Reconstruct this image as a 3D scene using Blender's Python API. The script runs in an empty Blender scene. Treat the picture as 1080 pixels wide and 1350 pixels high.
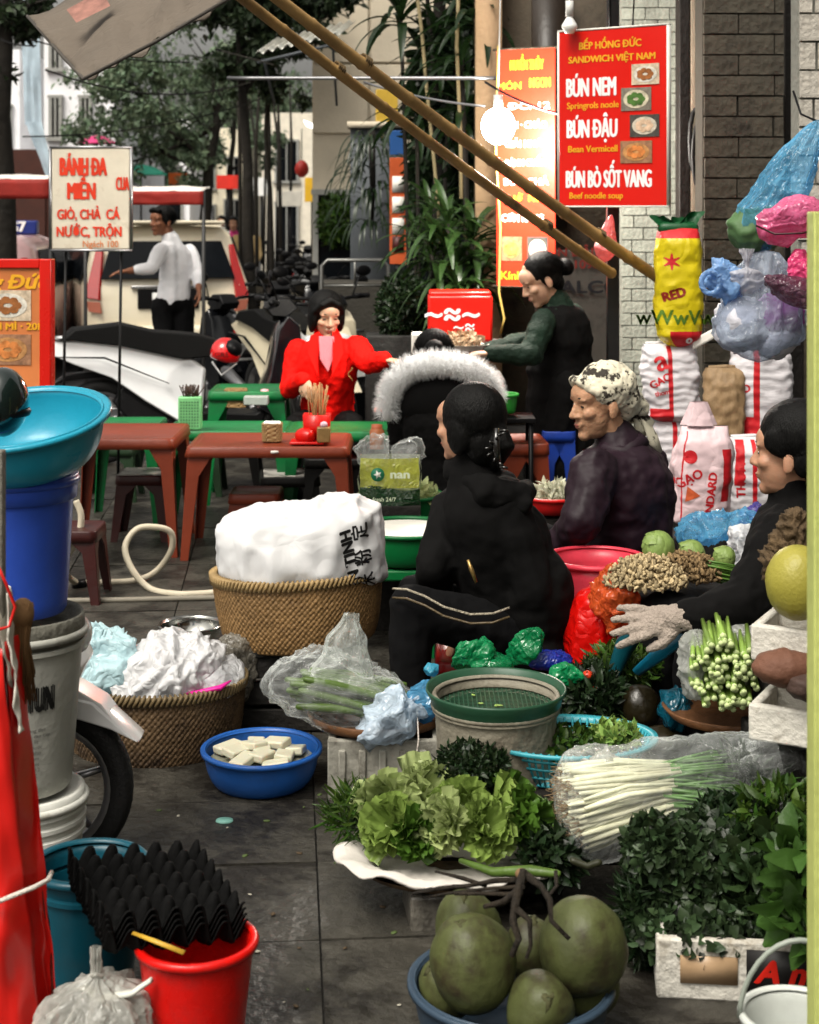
import bpy, bmesh, math, random
import numpy as np
from mathutils import Vector, Matrix, noise, Quaternion
random.seed(7); rng = np.random.default_rng(7)
PI = math.pi
S = bpy.context.scene
C = S.collection

# ---------------------------------------------------------------- camera
F = 2100.0; CH = 1.6; HY = 280.0          # focal length in photo pixels, eye height, horizon row
cam_d = bpy.data.cameras.new('camera'); cam = bpy.data.objects.new('camera', cam_d); C.objects.link(cam)
cam.location = (0, 0, CH); cam.rotation_euler = (PI/2, 0, 0)
cam_d.sensor_fit = 'HORIZONTAL'; cam_d.sensor_width = 36; cam_d.lens = F/1080*36
cam_d.shift_y = -(675-HY)/1080
cam_d.dof.use_dof = True; cam_d.dof.focus_distance = 4.5; cam_d.dof.aperture_fstop = 7.5; cam_d.clip_start = 0.05; cam_d.clip_end = 600
S.camera = cam

# ---------------------------------------------------------------- sky, sun, exposure
w = bpy.data.worlds.new('World'); S.world = w; w.use_nodes = True
nt = w.node_tree; bg = nt.nodes['Background']
sky = nt.nodes.new('ShaderNodeTexSky'); sky.sky_type = 'NISHITA'; sky.sun_disc = False
SUN_EL, SUN_ROT = math.radians(58), math.radians(215)
sky.sun_elevation = SUN_EL; sky.sun_rotation = SUN_ROT
sky.air_density = 1.0; sky.dust_density = 8.0; sky.ozone_density = 1.0
hs = nt.nodes.new('ShaderNodeHueSaturation'); hs.inputs['Saturation'].default_value = 0.10
nt.links.new(sky.outputs[0], hs.inputs['Color']); wt = nt.nodes.new('ShaderNodeMix'); wt.data_type = 'RGBA'; wt.blend_type = 'MULTIPLY'; wt.inputs[0].default_value = 1; wt.inputs[7].default_value = (1, .965, .89, 1); nt.links.new(hs.outputs[0], wt.inputs[6]); nt.links.new(wt.outputs[2], bg.inputs[0])
bg.inputs[1].default_value = 0.145
sd = bpy.data.lights.new('sun', 'SUN'); sun = bpy.data.objects.new('sun', sd); C.objects.link(sun)
sd.energy = 1.5; sd.angle = math.radians(24); sd.color = (1.0, 0.94, 0.84)
sdir = Vector((math.sin(SUN_ROT)*math.cos(SUN_EL), math.cos(SUN_ROT)*math.cos(SUN_EL), math.sin(SUN_EL)))
sun.rotation_euler = sdir.to_track_quat('Z', 'Y').to_euler(); sun.location = (0, -5, 20)
S.view_settings.view_transform = 'Standard'; S.view_settings.look = 'None'
S.view_settings.gamma = 1; S.view_settings.use_curve_mapping = False
S.view_settings.exposure = 0.52
try:
    S.cycles.transparent_max_bounces = 16; S.cycles.max_bounces = 8; S.cycles.diffuse_bounces = 3
except Exception: pass

def P(x, y, D): return Vector(((x-540)*D/F, D, CH-(y-HY)*D/F))    # photo row/column seen at distance D
def G(x, D, z=0.0): return Vector(((x-540)*D/F, D, z))
def DY(y, z=0.0): return F*(CH-z)/(y-HY)                          # distance at which height z shows on row y

# ---------------------------------------------------------------- materials
_M = {}
def nn(t, ty, **k):
    n = t.nodes.new(ty)
    for a, b in k.items():
        if a in n.inputs.keys(): n.inputs[a].default_value = b
        else: setattr(n, a, b)
    return n
def M(key, col=None, rough=.5, var=.15, sc=6., bump=.1, bsc=40., metal=0., spec=.32, dirt=None, dsc=5., dth=.55, dw=.14,
      trans=0., isl=0., alpha=1., subs=0., stretch=None, emit=None, coat=0., sheen=0., crease=False, hue=0., thick=False):
    if key in _M: return _M[key]
    cv_ = lambda c: tuple(min(.9, x**1.22*1.03) for x in c)
    col = cv_(col); dirt = cv_(dirt) if dirt else None
    m = bpy.data.materials.new(key); m.use_nodes = True; t = m.node_tree; b = t.nodes['Principled BSDF']
    L = t.links.new
    tc = nn(t, 'ShaderNodeTexCoord'); co = tc.outputs['Object']
    if stretch:
        mp = nn(t, 'ShaderNodeMapping'); mp.inputs['Scale'].default_value = stretch; L(co, mp.inputs[0]); co = mp.outputs[0]
    oi = nn(t, 'ShaderNodeObjectInfo')
    no = nn(t, 'ShaderNodeTexNoise', noise_dimensions='4D'); no.inputs['Scale'].default_value = sc; no.inputs['Detail'].default_value = 6
    no.inputs['Roughness'].default_value = .65
    wm = nn(t, 'ShaderNodeMath', operation='MULTIPLY'); wm.inputs[1].default_value = 37.; L(oi.outputs['Random'], wm.inputs[0]); L(wm.outputs[0], no.inputs['W'])
    L(co, no.inputs['Vector'])
    mr = nn(t, 'ShaderNodeMapRange'); mr.inputs[1].default_value = .3; mr.inputs[2].default_value = .7
    mr.inputs[3].default_value = 1-var; mr.inputs[4].default_value = 1+var*.7; L(no.outputs[0], mr.inputs[0])
    h = nn(t, 'ShaderNodeHueSaturation'); h.inputs['Color'].default_value = (*col, 1); L(mr.outputs[0], h.inputs['Value'])
    out = h.outputs[0]
    if isl:
        ge = nn(t, 'ShaderNodeNewGeometry')
        m2 = nn(t, 'ShaderNodeMapRange'); m2.inputs[3].default_value = 1-isl; m2.inputs[4].default_value = 1+isl
        L(ge.outputs['Random Per Island'], m2.inputs[0])
        mu = nn(t, 'ShaderNodeMath', operation='MULTIPLY'); L(mr.outputs[0], mu.inputs[0]); L(m2.outputs[0], mu.inputs[1]); L(mu.outputs[0], h.inputs['Value'])
        if hue:
            m3 = nn(t, 'ShaderNodeMapRange'); m3.inputs[3].default_value = .5-hue; m3.inputs[4].default_value = .5+hue
            fr = nn(t, 'ShaderNodeMath', operation='MULTIPLY'); fr.inputs[1].default_value = 7.3; L(ge.outputs['Random Per Island'], fr.inputs[0])
            f2 = nn(t, 'ShaderNodeMath', operation='FRACT'); L(fr.outputs[0], f2.inputs[0]); L(f2.outputs[0], m3.inputs[0]); L(m3.outputs[0], h.inputs['Hue'])
    if dirt:
        n2 = nn(t, 'ShaderNodeTexNoise', noise_dimensions='4D'); L(wm.outputs[0], n2.inputs['W']); n2.inputs['Scale'].default_value = dsc; n2.inputs['Detail'].default_value = 8; n2.inputs['Roughness'].default_value = .7
        L(co, n2.inputs['Vector'])
        r2 = nn(t, 'ShaderNodeMapRange'); r2.inputs[1].default_value = dth; r2.inputs[2].default_value = dth+dw; L(n2.outputs[0], r2.inputs[0])
        mx = nn(t, 'ShaderNodeMix', data_type='RGBA'); L(r2.outputs[0], mx.inputs[0]); L(out, mx.inputs[6]); mx.inputs[7].default_value = (*dirt, 1)
        out = mx.outputs[2]
    L(out, b.inputs['Base Color'])
    b.inputs['Metallic'].default_value = metal; b.inputs['Specular IOR Level'].default_value = spec
    rr = nn(t, 'ShaderNodeMapRange'); rr.inputs[3].default_value = max(0.02, rough-.12); rr.inputs[4].default_value = min(1, rough+.12)
    L(no.outputs[0], rr.inputs[0]); L(rr.outputs[0], b.inputs['Roughness'])
    if coat: b.inputs['Coat Weight'].default_value = coat; b.inputs['Coat Roughness'].default_value = .08
    if sheen: b.inputs['Sheen Weight'].default_value = sheen
    if subs: b.inputs['Subsurface Weight'].default_value = subs; b.inputs['Subsurface Scale'].default_value = .02
    if bump:
        if crease:
            n3 = nn(t, 'ShaderNodeTexVoronoi', feature='DISTANCE_TO_EDGE'); n3.inputs['Scale'].default_value = bsc
            nw = nn(t, 'ShaderNodeTexNoise'); nw.inputs['Scale'].default_value = bsc*.7; L(co, nw.inputs['Vector'])
            av = nn(t, 'ShaderNodeMix', data_type='VECTOR'); av.inputs[0].default_value = .35
            L(co, av.inputs[4]); L(nw.outputs['Color'], av.inputs[5]); L(av.outputs[1], n3.inputs['Vector'])
        else:
            n3 = nn(t, 'ShaderNodeTexNoise'); n3.inputs['Scale'].default_value = bsc; n3.inputs['Detail'].default_value = 5; L(co, n3.inputs['Vector'])
        bp = nn(t, 'ShaderNodeBump'); bp.inputs['Strength'].default_value = bump; bp.inputs['Distance'].default_value = .02
        L(n3.outputs[0], bp.inputs['Height']); L(bp.outputs[0], b.inputs['Normal'])
    if emit:
        b.inputs['Emission Color'].default_value = (*emit[:3], 1); b.inputs['Emission Strength'].default_value = emit[3]
    if trans: b.inputs['Transmission Weight'].default_value = trans
    if alpha < 1:                                   # thin film: part of the light passes straight through
        tr = nn(t, 'ShaderNodeBsdfTransparent'); tr.inputs[0].default_value = (*[min(1, .55+c*.6) for c in col], 1)
        ms = nn(t, 'ShaderNodeMixShader')
        lw = nn(t, 'ShaderNodeLayerWeight'); lw.inputs[0].default_value = .35
        ar = nn(t, 'ShaderNodeMapRange'); ar.inputs[3].default_value = alpha; ar.inputs[4].default_value = min(1, alpha+.5); L(lw.outputs['Facing'], ar.inputs[0])
        am = nn(t, 'ShaderNodeMath', operation='MULTIPLY'); L(ar.outputs[0], am.inputs[0]); L(mr.outputs[0], am.inputs[1]); am.use_clamp = True
        tl = nn(t, 'ShaderNodeBsdfTranslucent'); L(out, tl.inputs[0])
        m4 = nn(t, 'ShaderNodeMixShader'); m4.inputs[0].default_value = .3; L(b.outputs[0], m4.inputs[1]); L(tl.outputs[0], m4.inputs[2])
        L(am.outputs[0], ms.inputs[0]); L(tr.outputs[0], ms.inputs[1]); L(m4.outputs[0], ms.inputs[2])
        L(ms.outputs[0], t.nodes['Material Output'].inputs[0])
    elif thick:                                     # leaves and cloth let some light through
        tl = nn(t, 'ShaderNodeBsdfTranslucent'); L(out, tl.inputs[0])
        m4 = nn(t, 'ShaderNodeMixShader'); m4.inputs[0].default_value = .3; L(b.outputs[0], m4.inputs[1]); L(tl.outputs[0], m4.inputs[2])
        L(m4.outputs[0], t.nodes['Material Output'].inputs[0])
    _M[key] = m; return m
def film(key, col, alpha, rough=.22, bump=.5, bsc=18): return M(key, col, rough=rough, var=.3, sc=9, bump=bump, bsc=bsc, spec=.8, alpha=alpha, crease=True)
def plas(key, col, rough=.35, **k):
    k.setdefault('var', .18); k.setdefault('bump', .06)
    if 'dirt' not in k: k.update(dirt=tuple(c*.62+.022 for c in col), dsc=7, dth=.50, dw=.22)       # handling marks and grime
    return M(key, col, rough=rough, **k)

# ---------------------------------------------------------------- mesh building
def rotm(rx=0, ry=0, rz=0): return (Matrix.Rotation(rz, 3, 'Z') @ Matrix.Rotation(ry, 3, 'Y') @ Matrix.Rotation(rx, 3, 'X'))
def frame(d, up=Vector((0, 0, 1))):
    d = Vector(d).normalized(); up = Vector(up)
    x = d.cross(up)
    if x.length < 1e-4: x = d.cross(Vector((0, 1, 0)))
    x.normalize(); u = x.cross(d).normalized()
    return x, d, u
class MB:
    def __init__(s): s.v = []; s.f = []; s.m = []; s.mi = 0
    def add(s, vs, fs):
        n = len(s.v); s.v += [Vector(v) for v in vs]; s.f += [tuple(i+n for i in f) for f in fs]; s.m += [s.mi]*len(fs); return s
    def box(s, c, d, R=None, taper=1.0):
        c = Vector(c); R = R or Matrix.Identity(3); x, y, z = [k/2 for k in d]; vs = []
        for sz in (-1, 1):
            k = taper if sz < 0 else 1
            for sx, sy in ((-1, -1), (1, -1), (1, 1), (-1, 1)): vs.append(c+R @ Vector((sx*x*k, sy*y*k, sz*z)))
        return s.add(vs, [(3, 2, 1, 0), (4, 5, 6, 7), (0, 1, 5, 4), (1, 2, 6, 5), (2, 3, 7, 6), (3, 0, 4, 7)])
    def rings(s, rs, closed=True, cap=True):
        n = len(rs[0]); vs = [p for r in rs for p in r]; fs = []
        for i in range(len(rs)-1):
            for j in range(n if closed else n-1):
                k = (j+1) % n; fs.append((i*n+j, i*n+k, (i+1)*n+k, (i+1)*n+j))
        if cap and closed: fs.append(tuple(range(n-1, -1, -1))); fs.append(tuple((len(rs)-1)*n+j for j in range(n)))
        return s.add(vs, fs)
    def tube(s, pts, rad, n=8, cap=True, up=None, flat=1., rnd=False):
        pts = [Vector(p) for p in pts]; m = len(pts)
        if not hasattr(rad, '__len__'): rad = [rad]*m
        rad = list(rad)
        if rnd:                                    # rounded ends
            d0 = (pts[0]-pts[1]).normalized(); d1 = (pts[-1]-pts[-2]).normalized(); a, b = rad[0], rad[-1]
            pts = [pts[0]+d0*a*.95, pts[0]+d0*a*.7]+pts+[pts[-1]+d1*b*.7, pts[-1]+d1*b*.95]; rad = [a*.3, a*.72]+rad+[b*.72, b*.3]; m += 4
        rs = []; px = None
        for i in range(m):
            d = (pts[min(i+1, m-1)]-pts[max(i-1, 0)])
            if d.length < 1e-9: d = Vector((0, 0, 1))
            d.normalize()
            if px is None:
                x, _, u = frame(d, up or (Vector((0, 0, 1)) if abs(d.z) < .9 else Vector((0, 1, 0))))
            else:
                x = (px-d*px.dot(d)); x.normalize(); u = x.cross(d)
            px = x
            rs.append([pts[i]+(x*math.cos(2*PI*j/n)+u*math.sin(2*PI*j/n)*flat)*rad[i] for j in range(n)])
        return s.rings(rs, cap=cap)
    def lathe(s, prof, n=32, c=(0, 0, 0), sx=1, sy=1, R=None, fn=None, cap=False):
        c = Vector(c); R = R or Matrix.Identity(3); rs = []
        for r, z in prof:
            ring = []
            for j in range(n):
                a = 2*PI*j/n; rr = r*(fn(a, z) if fn else 1)
                ring.append(c+R @ Vector((rr*math.cos(a)*sx, rr*math.sin(a)*sy, z)))
            rs.append(ring)
        return s.rings(rs, cap=cap)
    def ell(s, c, r, R=None, nu=14, nv=9):
        c = Vector(c); R = R or Matrix.Identity(3)
        vs = [c+R @ Vector((0, 0, -r[2]))]
        for i in range(1, nv):
            t = -PI/2+PI*i/nv
            for j in range(nu):
                a = 2*PI*j/nu; vs.append(c+R @ Vector((r[0]*math.cos(t)*math.cos(a), r[1]*math.cos(t)*math.sin(a), r[2]*math.sin(t))))
        vs.append(c+R @ Vector((0, 0, r[2]))); fs = []
        for j in range(nu): fs.append((0, 1+(j+1) % nu, 1+j))
        for i in range(nv-2):
            for j in range(nu):
                k = (j+1) % nu; fs.append((1+i*nu+j, 1+i*nu+k, 1+(i+1)*nu+k, 1+(i+1)*nu+j))
        b = 1+(nv-2)*nu; e = len(vs)-1
        for j in range(nu): fs.append((b+j, b+(j+1) % nu, e))
        return s.add(vs, fs)
    def prism(s, out, y0, y1, T=None):             # outline in local XZ, extruded along Y; T maps a point
        n = len(out); T = T or (lambda p: p)
        vs = [T(Vector((x, y0, z))) for x, z in out]+[T(Vector((x, y1, z))) for x, z in out]
        fs = [tuple(range(n)), tuple(range(2*n-1, n-1, -1))]+[(j, j+n, (j+1) % n+n, (j+1) % n) for j in range(n)]
        return s.add(vs, fs)
    def grid(s, fn, nu, nv, wrap=False):
        vs = [Vector(fn(i/nu, j/nv)) for j in range(nv+1) for i in range(nu if wrap else nu+1)]
        k = nu if wrap else nu+1
        fs = [(j*k+i, j*k+(i+1) % k, (j+1)*k+(i+1) % k, (j+1)*k+i) for j in range(nv) for i in range(nu)]
        return s.add(vs, fs)
    def warp(s, fn): s.v = [fn(v) for v in s.v]; return s
def link(name, me, mats, parent=None, loc=None, R=None):
    o = bpy.data.objects.new(name, me); C.objects.link(o)
    if parent is not None: o.parent = parent
    if loc is not None: o.location = loc
    if R is not None: o.rotation_euler = R.to_euler() if hasattr(R, 'to_euler') else R
    return o
def obj(name, mb, mats, parent=None, smooth=True, bevel=0., sub=0, solid=0., remesh=0., disp=None, loc=None, R=None, origin=None, ang=None, bseg=2, smo=0):
    me = bpy.data.meshes.new(name); vs = mb.v
    off = None
    if parent is not None and parent.get('_org') is not None: off = Vector(parent['_org'])
    elif parent is None and origin is not None: off = Vector(origin)
    if off is not None: vs = [v-off for v in vs]
    me.from_pydata([tuple(v) for v in vs], [], mb.f)
    if not isinstance(mats, (list, tuple)): mats = [mats]
    for k in mats: me.materials.append(k)
    if len(mats) > 1: me.polygons.foreach_set('material_index', mb.m)
    me.update()
    if smooth:
        me.shade_smooth()
        if ang: me.set_sharp_from_angle(angle=math.radians(ang))
    o = link(name, me, mats, parent, loc, R)
    if off is not None and parent is None: o.location = off
    if off is not None and parent is None: o['_org'] = tuple(off)
    elif off is not None: o['_org'] = tuple(off)
    if remesh:
        r = o.modifiers.new('r', 'REMESH'); r.mode = 'VOXEL'; r.voxel_size = remesh; r.use_smooth_shade = True
        sm = o.modifiers.new('s', 'SMOOTH'); sm.iterations = smo or 4; sm.factor = .5
    if bevel:
        b = o.modifiers.new('b', 'BEVEL'); b.width = bevel; b.segments = bseg; b.limit_method = 'ANGLE'; b.angle_limit = math.radians(35)
        if smooth and not ang:
            me.set_sharp_from_angle(angle=math.radians(50))
    if sub: b = o.modifiers.new('u', 'SUBSURF'); b.levels = sub; b.render_levels = sub
    if solid: b = o.modifiers.new('t', 'SOLIDIFY'); b.thickness = solid; b.offset = 0
    if disp:
        for k, (amp, size, dep) in enumerate(disp if isinstance(disp[0], (list, tuple)) else [disp]):
            tx = bpy.data.textures.new('d', 'CLOUDS'); tx.noise_scale = size; tx.noise_depth = dep
            d = o.modifiers.new('d', 'DISPLACE'); d.texture = tx; d.strength = amp; d.texture_coords = 'GLOBAL'; d.mid_level = .5
    return o
def thing(name, label, cat, loc=(0, 0, 0), rz=0., group=None, world=False, scale=1.):
    o = bpy.data.objects.new(name, None); C.objects.link(o); o.empty_display_size = .1
    o.location = loc; o.rotation_euler = (0, 0, rz); o.scale = (scale,)*3
    o['label'] = label; o['category'] = cat
    if group: o['group'] = group
    if world: o['_org'] = tuple(loc)                # parts given in world coordinates
    return o
def tag(o, label=None, cat=None, group=None, kind=None):
    for k, v in (('label', label), ('category', cat), ('group', group), ('kind', kind)):
        if v: o[k] = v
    return o
def dup(root, loc=None, rz=None, label=None, scale=None):
    r = root.copy(); C.objects.link(r)
    if loc is not None: r.location = loc
    if rz is not None: r.rotation_euler = (0, 0, rz)
    if scale: r.scale = (scale,)*3
    if label: r['label'] = label
    def rec(a, b):
        for ch in list(a.children):
            if ch.name.startswith('~'): continue
            c = ch.copy(); C.objects.link(c); c.parent = b; rec(ch, c)
    rec(root, r); return r
def text_mesh(body, size, bold=0., sx=1., align='CENTER', shear=0., ext=.0006, spacing=1., fit=0.):
    body = body.replace('\u0110', '\u00d0')
    c = bpy.data.curves.new('t', 'FONT'); c.body = body; c.size = size; c.align_x = align; c.align_y = 'CENTER'
    c.shear = shear; c.extrude = ext; c.resolution_u = 3; c.space_character = spacing
    o = bpy.data.objects.new('t', c); tm = o.to_mesh(); fs = [tuple(p.vertices) for p in tm.polygons]
    if fit and len(tm.vertices): xs = [v.co.x for v in tm.vertices]; sx = (fit-2*bold)/(max(xs)-min(xs))
    base = [Vector((v.co.x*sx, v.co.y, v.co.z)) for v in tm.vertices]; vs = list(base); n = len(base)
    if bold:                                        # heavier strokes: shifted copies, each a hair deeper
        f0 = list(fs)
        for k, (dx, dy) in enumerate(((-1, 0), (1, 0), (0, .6), (0, -.6))): vs += [v+Vector((dx*bold, dy*bold, -.00013*(k+1))) for v in base]; fs += [tuple(i+n*(k+1) for i in f) for f in f0]
    o.to_mesh_clear(); bpy.data.objects.remove(o); bpy.data.curves.remove(c)
    return vs, fs
def lettering(body, size, c, mat, parent, right=(1, 0, 0), up=(0, 0, 1), name='lettering', bold=0., sx=1., roll=0., proj=None, **k):
    """flat print: c centre, right/up axes; proj may bend it on to a curved surface"""
    vs, fs = text_mesh(body, size, bold, sx, **k)
    r = Vector(right).normalized(); u = Vector(up).normalized(); n = r.cross(u).normalized()
    if roll:
        q = Matrix.Rotation(roll, 3, n); r = q @ r; u = q @ u
    c = Vector(c); mb = MB(); pts = [c+r*v.x+u*v.y+n*v.z for v in vs]
    if proj: pts = [proj(v) for v in vs]
    mb.add(pts, fs); return obj(name, mb, mat, parent, smooth=False)
def fast(name, V, Fq, mat, parent=None, smooth=False, origin=None):
    """numpy vertices (n,3) and quads (m,4)"""
    me = bpy.data.meshes.new(name); n = len(V); m = len(Fq); k = Fq.shape[1]
    off = np.zeros(3)
    if parent is not None and parent.get('_org') is not None: off = np.array(parent['_org'])
    elif origin is not None: off = np.array(origin)
    me.vertices.add(n); me.vertices.foreach_set('co', (V-off).astype(np.float32).ravel())
    me.loops.add(m*k); me.loops.foreach_set('vertex_index', Fq.astype(np.int32).ravel())
    me.polygons.add(m); me.polygons.foreach_set('loop_start', np.arange(0, m*k, k, dtype=np.int32))
    me.update(calc_edges=True); me.validate()
    if smooth: me.shade_smooth()
    me.materials.append(mat); o = link(name, me, None, parent)
    if parent is None and origin is not None: o.location = tuple(origin)
    return o
def leaf_proto(L=1., W=.5, nl=4, bend=.3, fold=.25, kind='oval', wave=0.):
    V = []; 
    for i in range(nl+1):
        t = i/nl
        if kind == 'oval': wd = math.sin(PI*min(1, (t*.94+.03)))**.75
        elif kind == 'blade': wd = (1-t)**.6*min(1, t*8+.3)
        else: wd = (math.sin(PI*t*.5+.15)**1.2) if t < .85 else .8
        x = W/2*max(wd, .04)
        z = -bend*L*t*t
        for sgn in (-1, 0, 1):
            V.append((x*sgn, L*t, z+(fold*abs(x) if sgn else 0)+(wave*math.sin(t*17+sgn*2)*W if sgn else 0)))
    V = np.array(V); Fq = []
    for i in range(nl):
        a = i*3
        Fq += [(a, a+1, a+4, a+3), (a+1, a+2, a+5, a+4)]
    return V, np.array(Fq)
def scatter(protos, pos, dirs, ups, scales):
    """place leaf prototypes: +Y of the prototype goes along dirs"""
    n = len(pos); d = dirs/np.linalg.norm(dirs, axis=1, keepdims=True)
    x = np.cross(d, ups); x /= (np.linalg.norm(x, axis=1, keepdims=True)+1e-9); z = np.cross(x, d)
    Vs = []; Fs = []; off = 0; k = len(protos)
    for p, (V, Fq) in enumerate(protos):
        idx = np.arange(p, n, k); m = len(idx)
        if m == 0: continue
        W_ = (V[None, :, 0:1]*x[idx, None]+V[None, :, 1:2]*d[idx, None]+V[None, :, 2:3]*z[idx, None])*scales[idx, None, None]+pos[idx, None]
        nv = len(V); Vs.append(W_.reshape(-1, 3)); Fs.append((Fq[None]+(np.arange(m)*nv)[:, None, None]+off).reshape(-1, Fq.shape[1])); off += m*nv
    return np.vstack(Vs), np.vstack(Fs)
def rdir(n, bias=(0, 0, 0)):
    d = rng.normal(size=(n, 3))+np.array(bias); return d/np.linalg.norm(d, axis=1, keepdims=True)
def in_ball(n, c, r, shell=0.):
    d = rdir(n); t = rng.uniform(shell, 1, n)**(1/3.); return np.array(c)+d*t[:, None]*np.array(r), d
def nz(p, s=1.): return noise.noise(Vector(p)*s)
def fold(p, s=1., seed=0.):                         # thin sharp creases, as in crumpled film
    p = Vector(p)+Vector((seed*1.7, seed, -seed)); a = 0; k = 1.
    for i in range(3):
        q = Vector((p.x*(1+.8*math.sin(seed+i)), p.y*(1+.8*math.cos(seed*2+i)), p.z*(.75+.5*math.sin(seed+2*i))))
        a += max(0., 1-abs(noise.noise(q*s))*3.2)**1.5*k; s *= 1.7; k *= .62
    return a
def ridge(p, s=1., o=3):
    a = 0; k = 1
    for i in range(o): a += (1-abs(noise.noise(Vector(p)*s))*2)*k; s *= 2.1; k *= .5
    return a

# ================================================================ STRUCTURE
YAW = -0.076                                        # the street runs slightly to the left
def st(x, y, z=0.): c, s = math.cos(YAW), math.sin(YAW); return Vector((x*c+y*s, -x*s+y*c, z))
slab_m = M('paving_stone', (.074, .069, .058), rough=.45, var=.5, sc=6, bump=.6, bsc=28, dirt=(.024, .021, .017), dsc=4.5, dth=.47, dw=.10, stretch=(1, 1, 1))
asph = M('asphalt', (.05, .05, .052), rough=.8, bump=.4, bsc=80)
def plane(name, x0, x1, y0, y1, z, mat, label=None):
    mb = MB(); mb.add([(x0, y0, z), (x1, y0, z), (x1, y1, z), (x0, y1, z)], [(0, 1, 2, 3)])
    return tag(obj(name, mb, mat, smooth=False), label, kind='structure')
plane('ground', -300, 300, -60, 500, -.16, M('earth', (.06, .055, .05), rough=.9))
plane('road', -60, 60, 11.9, 160, -.12, asph)
mb = MB(); mb.box((0, 3.4, -.075), (26, 16.4, .13)); pav = tag(obj('pavement', mb, M('mortar', (.045, .042, .037), rough=.9, bump=.4), smooth=False), kind='structure')
mb = MB()
for i in range(26): mb.box((-12.5+i, 11.69, -.06), (.985, .2, .13))
tag(obj('kerb', mb, M('kerb_stone', (.22, .21, .19), rough=.8, bump=.3), bevel=.012), kind='structure')
sx, sy = .52, .42; cnt = 0; base_me = []
for k in range(4):
    m_ = MB(); m_.box((0, 0, -.011), (sx-.005, sy-.005, .03))
    me = bpy.data.meshes.new('paving_slab'); me.from_pydata([tuple(v) for v in m_.v], [], m_.f); me.materials.append(slab_m); base_me.append(me)
for j in range(0, 22):
    for i in range(-9, 9):
        c = st((i+.5)*sx+.07, 2.45+j*sy)
        D = c.y
        if D < 2.5 or D > 10.9: continue
        if abs(c.x) > D*540/F+.35: continue
        if cnt >= 298: continue
        o = link('paving_slab', base_me[(i*3+j) % 4], None, pav, (c.x, c.y, .0+random.uniform(-.0025, .0025)))
        o.rotation_euler = (random.uniform(-.004, .004), random.uniform(-.004, .004), -YAW); cnt += 1

# -------- right hand building: pillar of pale bricks, brown block wall, post, dark door
def brick_wall(name, label, x0, x1, z0, z1, D, bw, bh, mat, mortar, th=.1, jt=.008, loc=None, pr=.006):
    t = thing(name, label, 'wall', G(540, D)+Vector((0, 0, 0)))
    t.location = ((x0+x1)/2, D, 0); W = x1-x0
    mb = MB(); mb.box((0, th/2+.012, (z0+z1)/2), (W, th, z1-z0)); obj('wall_core', mb, mortar, t, smooth=False)
    me = {}
    rows = int((z1-z0)/bh)
    for r in range(rows):
        x = x0-(bw/2 if r % 2 else 0)+random.uniform(-.01, .01)
        while x < x1:
            a, b = max(x, x0), min(x+bw, x1)
            if b-a > .03:
                key = (round(b-a, 2),)
                if key not in me:
                    q = MB(); q.box((0, 0, 0), (round(b-a, 2)-jt, .05, bh-jt)); mm = bpy.data.meshes.new('brick'); mm.from_pydata([tuple(v) for v in q.v], [], q.f); mm.materials.append(mat); me[key] = mm
                o = link('brick', me[key], None, t, ((a+b)/2-(x0+x1)/2, .025-pr+random.uniform(-.004, .003), z0+(r+.5)*bh)); o.rotation_euler = (random.uniform(-.01, .01), random.uniform(-.004, .004), random.uniform(-.008, .008))
            x += bw
    return t
wb = M('pale_brick', (.27, .28, .245), rough=.75, var=.35, sc=9, bump=.5, bsc=35, dirt=(.12, .12, .1), dsc=7, dth=.6)
bb = M('brown_block', (.088, .080, .062), rough=.8, var=.45, sc=7, bump=.6, bsc=30, dirt=(.04, .035, .028), dsc=6, dth=.55)
mo = M('old_mortar', (.055, .05, .04), rough=.9, bump=.4)
mo2 = M('pale_mortar', (.27, .27, .24), rough=.9, bump=.4)
D1 = 8.6; X = lambda x, D: (x-540)*D/F
brick_wall('brick_pillar', 'pillar of pale grey bricks beside the red noodle sign', X(818, D1), X(897, D1), 0, 3.0, D1, .13, .066, wb, mo2, jt=.006, pr=.003)
brick_wall('brick_wall', 'brown block wall behind the hanging plastic bags', X(927, 7.6), X(1034, 7.6)+.0, 0, 2.9, 7.6, .34, .098, bb, mo, th=.2)
brick_wall('brick_column', 'whitish block column at the upper right corner', X(1053, 5.6), X(1053, 5.6)+.22, 1.2, 2.7, 5.6, .105, .1, M('white_brick', (.5, .47, .42), rough=.7, var=.25, bump=.5), mo2)
# wooden doorposts between pillar and brown wall
wd = M('old_wood', (.10, .075, .05), rough=.75, var=.5, sc=5, bump=.5, bsc=20, stretch=(6, 6, 1), dirt=(.3, .27, .22), dsc=2.5, dth=.56)
wdd = M('dark_wood_and_opening', (.02, .015, .012), rough=.6, var=.5, bump=.3)
t = thing('door_frame', 'weathered wooden door frame beside the pale brick pillar', 'door frame', G(910, 7.9))
for x0, x1, m_, z1 in ((893, 907, wdd, 3.0), (908, 926, M('bare_wood', (.42, .36, .28), rough=.7, var=.4, sc=6, bump=.4, stretch=(8, 8, 1), dirt=(.06, .04, .03), dsc=3, dth=.55), 2.9)):
    mb = MB(); a, b = X(x0, 7.9)-X(910, 7.9), X(x1, 7.9)-X(910, 7.9); mb.box(((a+b)/2, 0, z1/2), (b-a, .12, z1)); obj('post', mb, m_, t, bevel=.006)
mb = MB(); pts = [Vector((.015+.03*math.sin(a), -.075, 1.95+.16*math.cos(a))) for a in np.linspace(0, 2*PI, 13)]; mb.tube(pts, .012, 6, cap=False); pts2 = [p+Vector((.012, -.015, -.07)) for p in pts]; mb.tube(pts2, .01, 6, cap=False)
obj('cable_coil', mb, M('black_rubber', (.012, .012, .012), rough=.5), t)
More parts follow.
